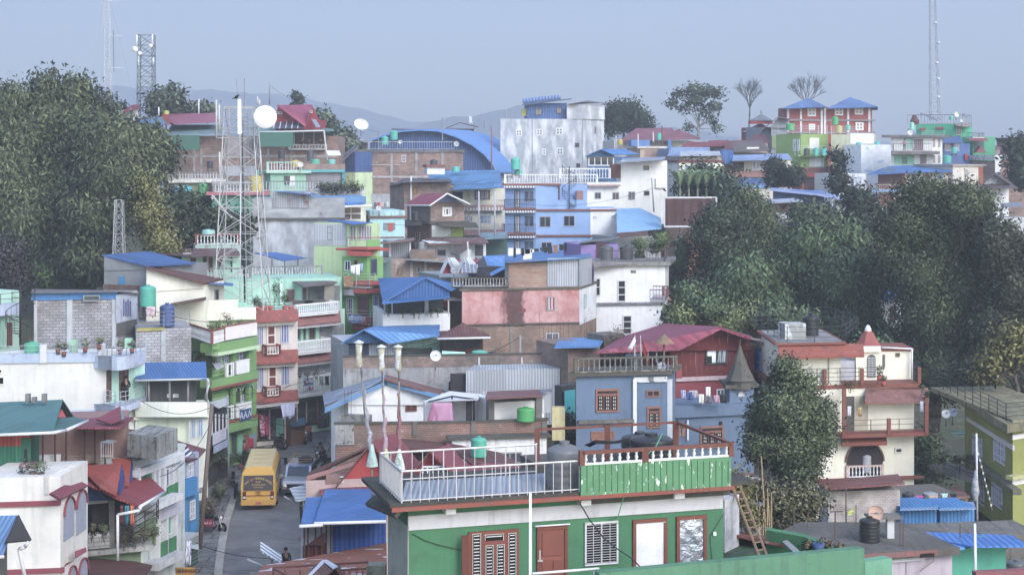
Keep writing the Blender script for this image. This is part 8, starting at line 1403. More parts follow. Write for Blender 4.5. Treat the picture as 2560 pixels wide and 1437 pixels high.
h=H('thatch_heap','heap of dry bamboo and twigs left of the crimson roof','heap',[(1510,112),(1560,113)],2,base=-18);h.st(838,PN('6f675c',var=.5));shrub('dry_twigs','dry twiggy bush before the white block house',1545,835,111,30,22,500,.06,('7d7262','a09480'),301)
h=H('pale_wing','pale grey side wing with blue shutters between the barn and cream house','house',[(1868,108),(1965,100)],5,base=-20);h.st(868,PL('b0b4c2',.2));h.pa('blue_shutter',0,1881,875,1897,898,PN('3f78c0'),.1,.1);h.pa('blue_shutter',0,1881,905,1897,935,PN('3f78c0'),.1,.1);wins(h,0,[(1905,882,1914,930),(1932,890,1942,935)],fr='8a8f9c',gl=GL('6a7080'),nx=2,ny=2);rf(h,'eave',PL('8f7268'),[[(1868,846,108),(1965,868,99),(1960,858,104),(1872,842,112)]],.2)
# cream house with red trims
h=H('cream_red_trim_house','cream three storey house with brick red trims, terraces and a little red spire','house',[(1890,103),(1948,98),(2102,98.6),(2285,99.4)],base=-22)
h.fp=[h.c[1],h.c[2],h.c[3],h.c[3]+V3((0,8,0)),h.c[1]+V3((0,8,0))];CR=PL('dedbc8',.1,'a09f8f');RD=PL('84493c',.3);h.st(1092,CR,i=1);h.st(975,CR,i=1);h.slab(965,975,RD,.3,1,'floor_band')
h.pa('recess',1,1948,990,2100,1085,CR,.0,.05);h.fp=[h.c[1],h.c[2],h.c[2]+V3((0,7,0)),h.c[1]+V3((0,7,0))];h.st(862,CR,i=1,name='upper_room');h.slab(857,862,RD,.3,1,'roof_slab');h.slab(856,857,CONC('8f8f90',.4),.1,1,'roof_floor')
skirt(h,1,1948,2158,862,887,.9,TILE('8f4a3c',.24));skirt(h,2,2165,2320,972,998,1.2,TILE('7f5650',.24));skirt(h,1,2108,2215,1090,1104,.8,TILE('84493c',.24))
b2=[h.ray(1,2108,0)]+[h.ray(2,2140,0),h.ray(2,2278,0)];tr_=H('spire_room','cream stair room with arched grille window and red white tipped spire','rooftop room',[(2140,100.6),(2205,100.8),(2278,101.2)],base=-14);tr_.fp=[tr_.c[0],tr_.c[1],tr_.c[2],tr_.c[2]+V3((0,3,0)),tr_.c[0]+V3((0,3,0))];tr_.st(878,CR,i=0);tr_.slab(873,879,RD,.15,0);arch(tr_,0,2168,886,2190,944,None,gl='55585f');mb=MB()
for k in range(6):tr_.rect(0,2170+3.6*k,892,2171+3.6*k,943,.08,.02,mb)
for k in range(8):tr_.rect(0,2169,895+6*k,2189,896.2+6*k,.09,.02,mb)
mb.bd('grille',PN('b9bcc2'),tr_.o);c=W(2170,866,102);MB().lathe(c,[(.86,-.2),(.86,.0),(.2,1.05),(.001,1.05)],6,smooth=False).bd('spire',PL('96504a',.1),tr_.o);MB().lathe(up(c,.95),[(.22,0),(.2,.2),(.1,.38),(.001,.45)],10).bd('spire_tip',PN('dfe0e0'),tr_.o);tr_.pa('white_collar',0,2150,866,2203,880,CR,.2,.3)
tr_.win(1,2208,886,2213,920,'5f6468',GL(),1);tr_.win(1,2240,882,2250,892,'5f5a50',GL('4a4540'),1);mb=MB().path([tr_.pt(1,2205,868,.3),tr_.pt(1,2280,872,.3),tr_.pt(1,2280,950,.3)],.06,6);mb.bd('gutter',PN('c9ccd0'),tr_.o)
zt2=h.zc(965,1);mb=MB();rail3(mb,[h.ray(1,1985,.2),h.ray(1,2100,.2),h.ray(2,2195,.2)],zt2,zt2+1.05,'pipes',r=.03);rail3(mb,[h.ray(2,2285,.2),h.ray(2,2300,.2),h.ray(2,2300,.2)+V3((0,4,0))],zt2,zt2+1.3,'pipes',r=.03);mb.bd('railing',PN('3a3c40'),h.o)
for f,x in((1,2062),(2,2155),(2,2298)):p=h.ray(f,x,.22);MB().box((p.x,p.y,zt2),.2,.2,1.0,0).bd('red_post',RD,h.o)
h.pa('laundry_recess',2,2112,990,2170,1082,PN('4f4a48'),.02,.03);h.pa('recess_side',2,2136,990,2170,1082,PL('b9b09c',.3),.04,.03)
h.rect(2,2104,1083,2320,1092,1.1,1.2).bd('balcony_floor',RD,h.o);zb2=(YH-1083)*98.5/F;mb=MB();rail3(mb,[h.ray(2,2106,1.05),h.ray(2,2318,1.05),h.ray(2,2318,1.05)+V3((0,4,0))],zb2,zb2+.95,'pipes',r=.03);mb.bd('railing',PN('5a5450'),h.o)
for x in(2110,2222,2316):p=h.ray(2,x,1.07);MB().box((p.x,p.y,zb2),.22,.22,2.9 if x==2110 else(1.0 if x==2222 else 2.3),0).bd('red_post',RD,h.o)
arch(h,2,2116,1105,2207,1195,'6a4a40',gl='2f2a2c');mb=MB();a,b=h.ray(2,2118,.1),h.ray(2,2206,.1);z_=(YH-1193)*a.y/F;rail3(mb,[a,b],z_,z_+.72,'bal',.22);mb.bd('balustrade',[PN('d9dadc'),PN('c3a8a0')],h.o);h.pa('red_band',1,1970,1200,2102,1208,RD,.4,.4);h.pa('red_band',2,2102,1193,2310,1200,RD,.3,.3);h.win(2,2238,1119,2256,1132,'c9c9c4',GL('2a2a2e'),1);h.pa('drainpipe',1,2072,870,2074,960,PN('b0b0a4'),.1,.08)
tank(2165,1132,1180,99.0,26,'9a9da6','grey tank standing inside the arched balcony')
for x0,x1,yt,y1,c,lb in((2118,2128,1015,1040,'c9ccd6','pale washing in the middle floor recess of the cream house'),(2146,2154,1018,1040,'b99a54','ochre towel in the middle floor recess of the cream house'),(2300,2308,1003,1030,'a9b0c4','bluish washing at the right end balcony of the cream house')):cloth('washing',lb,'laundry',[W(x0,yt,97.6),W(x1,yt,97.6),W(x1,y1,97.6),W(x0,y1,97.6)],PN(c),'washing on the cream house')
for i,(px,py,rx_)in enumerate(((2125,962,16),(2198,925,9),(2208,945,8),(2305,968,9),(2318,985,8))):shrub('terrace_plant',('trailing plant on the red parapet of the cream house','tall pot plant before the arched grille','small red potted plant beside the arched grille','plant at the right end of the cream house terrace','weeds on the tiled canopy corner')[i],px,py,98,rx_,8 if i!=1 else 14,220,.05,('3f5235','7d8a5c'),310+i,'plants on the cream house','plant',0,'a34a3c' if i in(1,2)else None)
b=W(1980,850,100.5);t=tag(MB().box(b,1.35,1.35,1.1,.15).bd('concrete_tank',PATCHY('8f9290','c3c6c9',1.6,.8,.5,.1,5),None,b),'square blotchy concrete water box on the cream house roof','water tank');tank(2027,783,850,102,40,'23262b','tall black ribbed tank beside the concrete water box')
zr=h.zc(855,1);mb=MB();q=[W(1876,838,108),W(1968,850,97.8),W(2105,842,98.2),W(2140,822,104)];rail3(mb,[V3((p.x,p.y,0))for p in q],zr,zr+.95,'pipes',r=.025);rail3(mb,[V3((p.x,p.y,0))for p in(q[0],W(2070,812,111),W(2145,828,104))],zr,zr+.95,'pipes',r=.025);tag(mb.bd('roof_railing',PN('3f4448'),None,q[0]),'thin dark pipe railing round the cream house roof','railing')
# olive house at the right edge
h=H('olive_house','olive green two storey house with white lattice windows and railed flat roof','house',[(2412,104),(2532,93),(2620,95)],base=-22);h.st(1072,PL('8a8f45',.15,'5a5c40'),i=1);h.slab(1052,1072,CONC('8a8464',1),.9,1);h.pa('white_band',0,2415,1075,2532,1086,PN('c3c0c4'),.1,.1);h.pa('floor_ledge',0,2412,1178,2532,1190,CONC('7a7768',.8),.5,.5);h.pa('floor_ledge',1,2532,1183,2620,1192,PL('b0b070',.2),.5,.5);h.pa('white_line',1,2532,1080,2620,1092,PN('dcdcdc'),.05,.05);h.pa('white_line',1,2532,1192,2620,1205,PN('dcdcdc'),.05,.05)
for a in((2430,1092,2453,1146),(2483,1100,2510,1155),(2432,1205,2458,1255),(2478,1212,2503,1265)):h.win(0,*a,fr='c6c6d6',gl=GL('8f90a4'),nx=3,ny=3,grille='d3d3df',gn=4)
h.pa('striped_column',0,2370,1080,2412,1160,STRIPE('b9c9c0','3f8f6a',.9,'Y',.5),.3,.3)if 0 else None
sc_=H('striped_bay','green and white striped curved bay beside the olive house','bay',[(2368,106),(2412,104)],3,base=-18);sc_.st(1078,STRIPE('b9c9c0','4a8f70',1.0,'Y',.5))
pf=H('olive_terrace','flat overhanging roof terrace in front of the striped bay','terrace',[(2325,106),(2532,92.5)],5,base=0);pf.top=pf.zc(1062,1);pf.st(1050,CONC('8a8464',1),i=1);mb=MB();z_=pf.top;P0,P1,P2=W(2325,1,108).xy.to_3d(),W(2515,1,92.3).xy.to_3d(),W(2640,1,94).xy.to_3d();rail3(mb,[P0,P1,P2],z_,z_+1.0,'pipes',r=.03);rail3(mb,[P0,W(2500,1,116).xy.to_3d(),W(2640,1,110).xy.to_3d()],z_,z_+1.0,'pipes',r=.03);mb.bd('railing',PN('2f3438'),pf.o)
dish(2365,1034,101,11,'white dish on the olive terrace, left one',(-.1,-1,.4),'d9dce0');dish(2382,1030,101.5,11,'bluish dish on the olive terrace, right one',(.1,-1,.4),'b9c3dc')
h=H('iron_balcony','dark railed balcony landing with plants left of the olive house','balcony',[(2325,103),(2440,98)],1.5,base=-18.2);h.top=h.zc(1172);h.st(1160,CONC('8a8a88',.5));mb=MB();rail3(mb,[h.ray(0,2326),h.ray(0,2438)],h.top,h.top+.95,'pipes',r=.03);mb.bd('railing',PN('2a2c30'),h.o);MB().tb(h.pt(0,2330,1172,-.5),h.pt(0,2330,1300,-.5),.08).bd('post',PN('4a4c50'),h.o)
for i,px in enumerate((2356,2395,2418)):shrub('balcony_plant',('pot plant at the left of the dark landing','pot plant in the middle of the dark landing','large pot plant at the right of the dark landing')[i],px,1148,99.5,9+3*i,12,260,.06,('3f5235','7d7a5c'),320+i,'plants on the dark landing','plant')
t=thing('prayer_flag_pole','tall white prayer flag pole with strings before the olive house','flag pole',W(2442,1300,80));MB().tb(W(2443,1300,80),W(2441,1083,80),.05,6).bd('pole',PN('c3c3c6'),t)
for k in range(9):a=W(2444+4*k,1130+16*k,80);MB().pr([a,a+V3((.08,0,-.03)),a+V3((.07,0,-.14)),a+V3((.01,0,-.15))],(0,.01,0)).bd('pennant',PN(('c9ccd6','a9b9c9','d3d0c0')[k%3]),t)
MB().path([W(2441,1090,80),W(2446,1135,80),W(2481,1275,80)],.01,3).bd('string',PN('8a8c90'),t);MB().lathe(W(2438,1240,80),[(.03,1.3),(.16,.7),(.22,.2),(.12,-.1),(.02,-.25)],8).bd('wrapped_flag',PATCHY('7f8fa0','b9a9a4',3,2,.5,.1,4,'Object'),t)
# brick outhouse with rusty roof, terrace, blue sheds
h=H('flat_concrete_terrace','wide dark concrete flat roof with rebar stubs and lilac walls below','house',[(2162,62),(2380,63)],1.5,base=-20);h.st(1394,PL('b9aebc',.2));h.rect(0,2150,1378,2400,1391,.4,.3).bd('parapet_edge',PL('8a5a58',.6),h.o);h.pa('white_beam',0,2162,1392,2312,1405,PL('d3d3d6',.2),.1,.12);h.pa('wall_window',0,2300,1370+12,2336,1392,PN('1f1c1e'),.4,.05);h.pa('joint',0,2265,1400,2267,1440,PN('9a8f9c'),.03,.03);MB().path([h.pt(0,2333,1385,.3),h.pt(0,2335,1400,.3),h.pt(0,2300,1427,.3)],.03,5).bd('pipe',PN('8a7f84'),h.o)
zt_=W(1,1380,61.8).z;tp=[V3((p.x,p.y,zt_))for p in(W(1950,1,65.4),W(2000,1,67),W(2255,1,67),W(2400,1,62.6),W(2162,1,61.7))];MB().pr(tp,(0,0,-.3)).bd('flat_roof',CONC('66635f',.8),h.o)
h2=H('rear_terrace','rear mouldy concrete flat roof carrying the blue sheds','terrace',[(2240,74),(2600,75)],2.8,base=-20);h2.st(1345,CONC('6f6c68',1))
tank(2174,1290,1352,63.6,52,'26292c','squat black tank on the dark concrete roof beside the table');t=thing('concrete_table','white pillar carrying a concrete slab on the dark flat roof','table',W(2225,1345,64.2));MB().box(W(2225,1345,64.2),.28,.28,.85,0).bd('pillar',PL('c9ccd0',.3),t);MB().box(up(W(2208,1345,64.2),.85),1.35,.8,.09,0).bd('slab',CONC('77746e',.7),t);dish(2190,1282,63.8,19,'rusty brown centred dish lying on the concrete table',(-.1,-1,.2),'c3a08c',0)
for i,(px,y0,y1,Y)in enumerate(((2088,1276,1350,64),(2115,1222,1330,66.8),(2250,1300,1365,62.8),(2258,1298,1366,62.8),(2400,1308,1345,70),(1985,1272,1330,66),(2020,1280,1330,66),(2140,1260,1330,66.5))):pole('rebar','rusty reinforcement rod sticking up from the dark flat roof','rebar',px,y0,y1,Y,.03 if i>1 else .04,'5a4a46',4,None,'rods on the dark flat roof')
tag(MB().tb(W(2075,1278,64),W(2107,1277,64),.03).bd('cross_bar',PN('5a4a46'),None,W(2075,1278,64)),'short horizontal bar on top of a rusty rod','bar');cloth('yellow_rag','bright yellow green rag caught on a rod','rag',[W(2136,1266,66.6),W(2134,1285,66.6),W(2118,1287,66.6),W(2118,1280,66.6)],PN('c6cf6a'),None)
h=H('whitewashed_brick_shed','whitewashed brick shed with a rusty patched tin roof','shed',[(2047,83.4),(2072,82),(2250,82.5)],base=-20);h.st(1228,BRICK('a99a96','b9b3b0',.24,.09,.25,.6),i=1);h.pa('plaster_side',0,2048,1226,2071,1320,PL('b0b3bc',.3),.04,.05);h.win(0,2052,1232,2058,1280,'8a8c90',GL('55585c'),1);rf(h,'roof',CORR('85504a',.3,.3,sheet=1.6),[[(2062,1222,80.8),(2262,1207,81.4),(2245,1184,84.6),(2040,1202,84.4)]],.08)
for i,(x0,x1,Yy)in enumerate(((2252,2342,82),(2350,2436,82.5))):h=H('blue_tin_cabin',('bright blue tin cabin on the terrace, left of the pair','bright blue tin cabin on the terrace, right of the pair')[i],'cabin',[(x0,Yy),(x1,Yy+.4)],2.2,'blue tin cabins',base=-20);h.top=W(0,1320,Yy).z;h.st(1268,CORR('3f86c8',.08,.2));rf(h,'roof',CORR('7fa4d0',.1,.2),[[(x0-2,1256,Yy+2.6),(x1-2,1253,Yy+2.8),(x1+4,1270,Yy-.4),(x0-2,1273,Yy-.6)]],.06)
h=H('tin_heap_roof','cluttered rusty tin roof with pots and cloths behind the blue cabins','shed',[(2255,90),(2420,91)],4,base=-20);h.st(1252,PL('6a6460',.6));rf(h,'roof',CORR('8a6460',.5,.3,sheet=1.7),[[(2300,1240,94),(2395,1215,97),(2425,1240,90),(2300,1252,89)]],.08)
tank(2270,1228,1258,88,30,'3a3d42','dark grey drum on the cluttered tin roof');tank(2325,1228,1256,88,40,'8a8f94','wide steel grey tub on the cluttered tin roof')
for x0,x1,yt,y1,c,lb in((2288,2308,1238,1258,'b0409a','magenta cloth on the cluttered tin roof'),(2320,2345,1238,1258,'a9968c','patterned cloth over the steel tub'),(2352,2370,1233,1248,'a9d3c9','mint cloth on the cluttered tin roof'),(2375,2392,1232,1250,'26282c','black cloth on the cluttered tin roof')):cloth('draped_cloth',lb,'cloth',[W(x0,yt,87),W(x1,yt,87),W(x1-3,y1,87),W(x0+4,y1,87)],PN(c),'cloths on the tin roof')
h=H('teal_wall_house','house with teal painted wall under a long bright blue tin roof','house',[(2362,70),(2515,70.6)],2,base=-20);h.st(1372,PL('3fa58c',.2));rf(h,'roof',CORR('3f7fce',.04,.3),[[(2228,1326,73.8),(2530,1336,73.2),(2575,1363,69),(2430,1364,69),(2335,1347,70.8)]],.08);h.pa('blue_lean',0,2362,1368,2412,1375,PN('4f8fd0'),.8,.8)
pole('white_post','white square post standing before the teal wall','post',2440,1308,1500,58,.07,'cfd2d6',4,2437);tank(2540,1398,1450,60,48,'55585e','grey tank at the bottom right corner',ribs=4);h=H('red_edge_parapet','dusty red parapet strip at the bottom right corner','wall',[(2440,56),(2620,56.5)],.3,base=-20);h.st(1430,PL('8a5058',.3))
h=H('tin_lean_to','small tin lean-to with a rusty striped roof beside the bamboo poles','shed',[(1858,76),(1905,77)],3,base=-19);h.st(1205,CORR('a9aeb4',.2,.2));rf(h,'roof',CORR('8a6460',.5,.25),[[(1850,1180,80),(1890,1182,81),(1926,1210,75),(1852,1200,75)]],.08);rf(h,'fallen_sheet',CORR('8a8f9c',.3),[[(1862,1240,74),(1912,1245,75),(1905,1262,72),(1868,1256,71.5)]],.05)
h=H('teal_panel_house','narrow teal panel and dark gap left of the blue grey house','shed',[(1404,100),(1442,101)],.6,base=-20);h.st(965,PN('35393c'));h.pa('teal_panel',0,1412,975,1438,1060,PN('2f9aa4'),.3,.05)
#  lattice masts
def lattice(name,label,px,y0,y1,Y,w0,w1,n,r=.05,h='a3a6aa',legs4=True,plat=(),px1=None):
 """square lattice mast from row y1 (foot) to y0 (top); w in pixels"""
 px1=px if px1 is None else px1;t=thing(name,label,'lattice mast',W(px,y1,Y));k=Y/F;m=PN(h,.5,.3)
 def cs(f):c=W(px+(px1-px)*f,y1+(y0-y1)*f,Y);w_=(w0+(w1-w0)*f)*k/2;return[c+V3((a*w_,b*w_,0))for a,b in((-1,-1),(1,-1),(1,1),(-1,1))]
 L=[cs(i/n)for i in range(n+1)]
 for q in range(4):MB().path([l[q]for l in L],r,5).bd('leg',m,t)
 bm,hm=MB(),MB()
 for i in range(n):
  for q in range(4):
   a,b,c,d=L[i][q],L[i][(q+1)%4],L[i+1][q],L[i+1][(q+1)%4];bm.tb(a,d,r*.6,4);bm.tb(b,c,r*.6,4);hm.tb(c,d,r*.6,4)
 bm.add(hm.v,hm.f);bm.bd('bracing',m,t);return t,L
t,L=lattice('telecom_tower','large white steel lattice telecom tower with a big round dish',607,268,770,124,122,70,8,.052,'aeafae',px1=602)
lad=MB();a,b=W(618,760,124),W(606,275,124)
lad.tb(a,b,.035,4).tb(a+V3((.4,0,0)),b+V3((.4,0,0)),.035,4)
for k in range(50):lad.tb(a.lerp(b,k/50),a.lerp(b,k/50)+V3((.4,0,0)),.02,3)
lad.bd('ladder',PN('8f9294'),t);MB().path([W(600,755,124),W(602,430,124),W(598,280,124)],.05,6).bd('cable_duct',PN('c9ccd0'),t);MB().path([W(612,755,124.4),W(606,300,124.4)],.08,6).bd('feeder_cables',PN('4a4a50'),t)
MB().pr([W(594,335,121.5),W(604,335,121.5),W(602,248,121.5),W(594,248,121.5)],(0,.25,0)).bd('panel_antenna',PN('dcdedf'),t)
for x,y0,y1 in((541,250,345),(548,262,330),(549,380,445),(654,377,440),(649,250,268),(644,242,262)):MB().tb(W(x,y1,122.5),W(x-(3 if x>650 and y0>300 else 0),y0,122.5),.08 if x<560 else .06,6).bd('antenna_mast',PN('b3b3b0'),t)
for y in(272,300,320,345):MB().tb(W(541,y,122.8),W(648,y,122.8),.05,4).bd('platform_rail',PN('9a9ca0'),t)
MB().tb(W(530,488,122),W(556,520,122.5),.07).tb(W(556,520,122.5),W(580,545,123),.05).bd('side_arm',PN('b3b3b0'),t)
c=W(663,293,121);r_=29*121/F;f_=V3((.25,-1,-.02)).normalized();MB().lathe(c,[(.001,.02),(r_*.97,.05),(r_,0),(r_,-.35),(r_*.8,-.55),(.001,-.62)],28,ax=f_).bd('round_dish',PN('dfe0e0',.5,var=.05),t)
for k in range(3):MB().lathe(c+f_*-(.4+.06*k),[(r_*.99,0),(r_*1.0,.03),(r_*.97,.03)],20,ax=f_).bd('dish_band',PN('6a5a50'),t)if k==0 else None
MB().tb(W(611,268,123.5),W(611,196,123.5),.03,5).tb(W(596,248,121.6),W(590,198,121.6),.02,4).bd('whip_aerial',PN('77797c'),t)
bd=W(591,243,121.4);mb=MB();ball(mb,bd,.12,1.4,ax=(.8,0,.6));ball(mb,bd+V3((.13,0,.13)),.07);mb.tb(bd+V3((.18,0,.13)),bd+V3((.28,0,.12)),.025,4,.005).tb(bd+V3((-.1,0,-.05)),bd+V3((-.34,0,-.14)),.06,4,.03).tb(bd,bd+V3((0,0,-.2)),.012,3);tag(mb.bd('crow',PN('15161a'),None,bd),'black crow perched on top of the white panel antenna','bird')
t,L=lattice('telecom_tower','shorter grey lattice tower with three small dishes on the left skyline',366,88,296,232,38,36,8,.07,'666b72');
for x,y,r_ in((337,124,7.5),(349,134,5),(376,115,5)):c=W(x,y,229);MB().lathe(c,[(.001,.05),(r_*.058,.05),(r_*.058,-.3),(.001,-.35)],18,ax=(-.1,-1,0)).bd('drum_dish',PN('d9dbd6'),t)
for x,y0,y1 in((342,88,118),(381,86,116),(346,140,165),(383,145,162)):MB().tb(W(x,y1,230),W(x,y0,230),.13,6).bd('panel_antenna',PN('d3d6da'),t)
t,L=lattice('guyed_mast','tall thin pale guyed mast at the far left skyline',272,-60,300,226,15,11,16,.035,'b9bcc4',px1=266)
for(x,y)in((225,240),(345,290),(250,250)):MB().tb(W(265,-40,226),W(x,y,226+(x-270)*.05),.015,3).bd('guy_wire',PN('8a90a0'),t)
for y in(2,90,170):MB().tb(W(272,y,225),W(306,y-1,225),.05,4).bd('side_arm',PN('c9ccd2'),t)
MB().tb(W(285,180,225.5),W(283,75,225.5),.05,4).bd('feeder_pipe',PN('4f5360'),t)
t,L=lattice('guyed_mast','tall thin lattice mast at the upper right skyline',2337,-60,302,236,22,11,16,.04,'9a9fac',px1=2330)
for y in(60,110,160,200,245):c=W(2338+(y%3)*4,y,234);MB().lathe(c,[(.001,0),(.25,0),(.25,.3),(.001,.3)],8).bd('small_antenna',PN('c9ccd2'),t)
t,L=lattice('small_mast','slender lattice mast half hidden by the yellowish tree',298,500,640,138,26,18,5,.04,'a9acb0')
pole('radio_pole','wooden pole with a forked top on the left skyline','pole',674,208,262,220,.1,'7a7f88');
for i,(px,y0,y1)in enumerate(((497,248,285),(397,268,290))):pole('white_pole',('white pole on the pink roof, taller one','white pole on the pink roof, shorter one')[i],'pole',px,y0,y1,219,.12,'d3d6da')
#  trees
BAM=('46533a','77855a');BA=dict(size=.17,droop=1.3,clump=1.0,aspect=3.2,cat='bamboo clump',per=40,shell=.55,depth=.9)
BA['clump']=.8
G='bamboo clumps on the left hill'
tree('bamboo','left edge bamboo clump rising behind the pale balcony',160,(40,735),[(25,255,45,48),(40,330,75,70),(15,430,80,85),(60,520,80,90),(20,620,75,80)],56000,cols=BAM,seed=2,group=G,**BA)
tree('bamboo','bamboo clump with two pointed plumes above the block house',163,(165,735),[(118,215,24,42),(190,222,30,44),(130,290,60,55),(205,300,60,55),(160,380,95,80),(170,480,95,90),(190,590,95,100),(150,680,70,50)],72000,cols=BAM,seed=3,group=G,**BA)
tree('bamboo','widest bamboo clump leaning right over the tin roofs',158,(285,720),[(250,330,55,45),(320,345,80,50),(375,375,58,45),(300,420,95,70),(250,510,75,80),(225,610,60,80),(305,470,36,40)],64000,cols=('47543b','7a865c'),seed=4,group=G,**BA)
tree('broadleaf_tree','dusky purplish leafless looking tree at the left edge',125,(20,745),[(15,650,55,70),(35,700,45,40)],5000,.1,('45444a','5f5c5e'),seed=5,clump=.8)
tree('broadleaf_tree','fresh green young tree in front of the bamboo',128,(95,730),[(90,690,24,34),(105,705,20,22)],2200,.12,('3f5d33','6f8f4c'),seed=6,clump=.4,trunk=.12)
tree('creeper_covered_tree','yellowish creeper covered tree below the bamboo',138,(400,640),[(368,475,22,32),(375,530,28,40),(395,580,36,40),(415,615,34,26),(350,450,14,18)],14000,.11,('70733a','a9a664'),seed=7,clump=.6,droop=.5,trunk=.2)
tree('broadleaf_tree','dark round tree between the creeper tree and the tank row',150,(455,640),[(440,520,32,40),(455,560,38,45),(435,600,34,30),(470,510,22,26)],7000,.2,('2f3f30','55664a'),seed=8,clump=.7)
tree('broadleaf_tree','dark bushy tree behind the red capped terrace',152,(560,620),[(540,560,40,30),(585,570,36,30),(520,590,30,25)],6000,.2,('2f3f30','55664a'),seed=9,clump=.7)
tree('broadleaf_tree','grey green tree on the left skyline beside the guyed mast',225,(255,300),[(250,258,20,22),(285,275,16,18),(225,250,14,16)],2600,.3,('4a5a4c','6f8068'),seed=10,clump=.8,group='skyline trees',trunk=.15)
tree('broadleaf_tree','bushy skyline tree right of the three dish tower',228,(415,292),[(400,250,20,20),(430,242,18,20),(435,268,16,18),(395,275,14,14)],3000,.3,('4a5a4c','6f8068'),seed=11,clump=.8,group='skyline trees',trunk=.15)
tree('broadleaf_tree','low skyline bush behind the white pole',230,(482,290),[(478,272,20,12),(515,272,20,11)],1500,.25,('55665a','7a8a74'),seed=12,clump=.6,group='skyline trees',trunk=.1)
tree('pine_tree','small tufted pine behind the crimson attic roof',240,(742,300),[(738,238,6,8),(748,248,8,7),(742,262,10,6)],900,.22,('3f5044','5f705c'),seed=13,clump=.35,trunk=.1)
tree('broadleaf_tree','light green tree right of the crimson attic',236,(815,345),[(812,305,16,14),(828,320,12,12),(800,290,10,12)],1600,.28,('4f6050','7d8f74'),seed=14,clump=.7,trunk=.1)
tree('broadleaf_tree','grey green tree below the wide satellite dish',234,(860,380),[(855,345,20,18),(870,362,18,14),(845,368,14,12)],2200,.28,('5a6a5a','8a9a84'),seed=15,clump=.7,trunk=.1)
tree('spreading_tree','broad umbrella shaped tree right of the grey tower block',285,(1560,350),[(1535,285,22,18),(1560,275,26,16),(1590,295,26,22),(1545,305,20,18),(1605,318,16,14),(1525,318,14,14)],8000,.26,('33463a','566a50'),seed=16,clump=1.0,trunk=.3)
tree('tall_slender_tree','tall open crowned tree standing alone on the skyline',275,(1745,352),[(1735,225,30,13),(1770,228,26,14),(1795,235,16,12),(1700,235,18,12),(1678,262,16,11),(1715,268,18,11),(1740,250,24,14),(1785,270,18,16),(1775,300,14,12),(1790,322,12,8),(1722,318,12,10),(1760,275,10,20)],3000,.26,('44564a','6f8468'),seed=17,clump=.5,trunk=.28,bark='a3a5a8',per=16)
bare_tree('bare_tree','narrow leafless tree right of the tall open crowned tree',275,(1873,345),(1876,200),.35,18,.18,levels=6,start=.5,fan=.45);bare_tree('bare_tree','wide fan shaped leafless tree behind the red twin roof house',290,(2017,262),(2017,188),1.15,19,.25,'8a8a92',6,.05,.4)
for i,a in enumerate(((1938,470,[(1935,410,12,10),(1940,430,14,10),(1936,450,13,10)],'slim dark conifer left of its round neighbour'),(1982,470,[(1978,430,22,12),(1975,448,24,12),(1990,440,18,12)],'round headed dark tree before the red lower wall'),(2094,480,[(2088,385,10,8),(2100,400,12,7),(2090,425,11,9),(2105,445,14,8),(2090,458,16,9),(2098,470,14,8)],'tall tiered dark conifer before the white houses'))):
 tree('conifer',a[3],200-i,(a[0],a[1]),a[2],2600,.2,('2f3c34','4f5f4c'),seed=20+i,clump=.5,trunk=.12,per=18)
for i in range(9):
 b=W(1700+(i%5)*22,498,176+i*.4);t=thing('banana_plant',('banana plant at the left of the row behind the billboard','banana plant second from left behind the billboard','banana plant in the middle behind the billboard','banana plant right of the middle behind the billboard','banana plant at the right behind the billboard','rear banana plant at the left behind the billboard','rear banana plant second from left','rear banana plant in the middle','rear banana plant at the right')[i],'banana plant',b,'banana plants');MB().tb(b-V3((0,0,2)),up(b,1.2),.14,6,.1).bd('trunk',BARK('7a8068'),t);mb=MB();rg_=random.Random(i)
 for k in range(8):
  an=k*.8+i;d=V3((math.cos(an),math.sin(an)*.5,0));p0=up(b,1.2);L_=rg_.uniform(2.0,3.0);pts=[p0+d*(L_*u*.5)+V3((0,0,L_*(1.55*u-.85*u*u)))for u in(0,.25,.5,.75,1)];wd=V3((-d.y,d.x,.3)).normalized()
  vs=[];ws=(.05,.2,.26,.2,.03)
  for p,w_ in zip(pts,ws):vs+=[p-wd*w_,p+V3((0,0,.08)),p+wd*w_]
  mb.add(vs,[(3*q+e,3*q+e+1,3*q+e+4,3*q+e+3)for q in range(4)for e in(0,1)],0,True)
 mb.bd('leaf',PN('7f9a6c',.6,var=.5),t)
tree('broadleaf_tree','leafy tree behind the banana plants',182,(1785,520),[(1745,440,30,22),(1775,450,30,26),(1800,470,26,28),(1735,470,26,22)],6000,.22,('3a4c3a','65785a'),seed=30,clump=.8)
tree('broadleaf_tree','weeping willow-like tree right of the banana plants',178,(1820,560),[(1815,465,24,30),(1822,510,26,34),(1800,530,26,22)],4500,.22,('3f544a','667d68'),droop=1,seed=31,clump=.7)
GR_='big trees in the wooded dip';RC=('3b4a38','62704f')
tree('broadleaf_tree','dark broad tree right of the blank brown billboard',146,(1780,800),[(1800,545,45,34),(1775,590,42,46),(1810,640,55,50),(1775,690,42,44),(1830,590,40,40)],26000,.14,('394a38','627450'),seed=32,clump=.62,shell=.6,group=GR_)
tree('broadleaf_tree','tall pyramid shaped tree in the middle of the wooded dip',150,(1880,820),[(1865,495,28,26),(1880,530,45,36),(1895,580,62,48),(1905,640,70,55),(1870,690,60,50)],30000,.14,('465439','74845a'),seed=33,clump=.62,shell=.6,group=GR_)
BA2=dict(BA);BA2.update(size=.15,clump=.75)
tree('bamboo','feathery bamboo left of centre in the wooded dip',138,(1900,850),[(1870,690,55,50),(1845,740,55,45),(1920,760,50,45),(1800,760,50,40)],42000,cols=('465c3c','749060'),seed=34,group='feathery bamboos',**BA2)
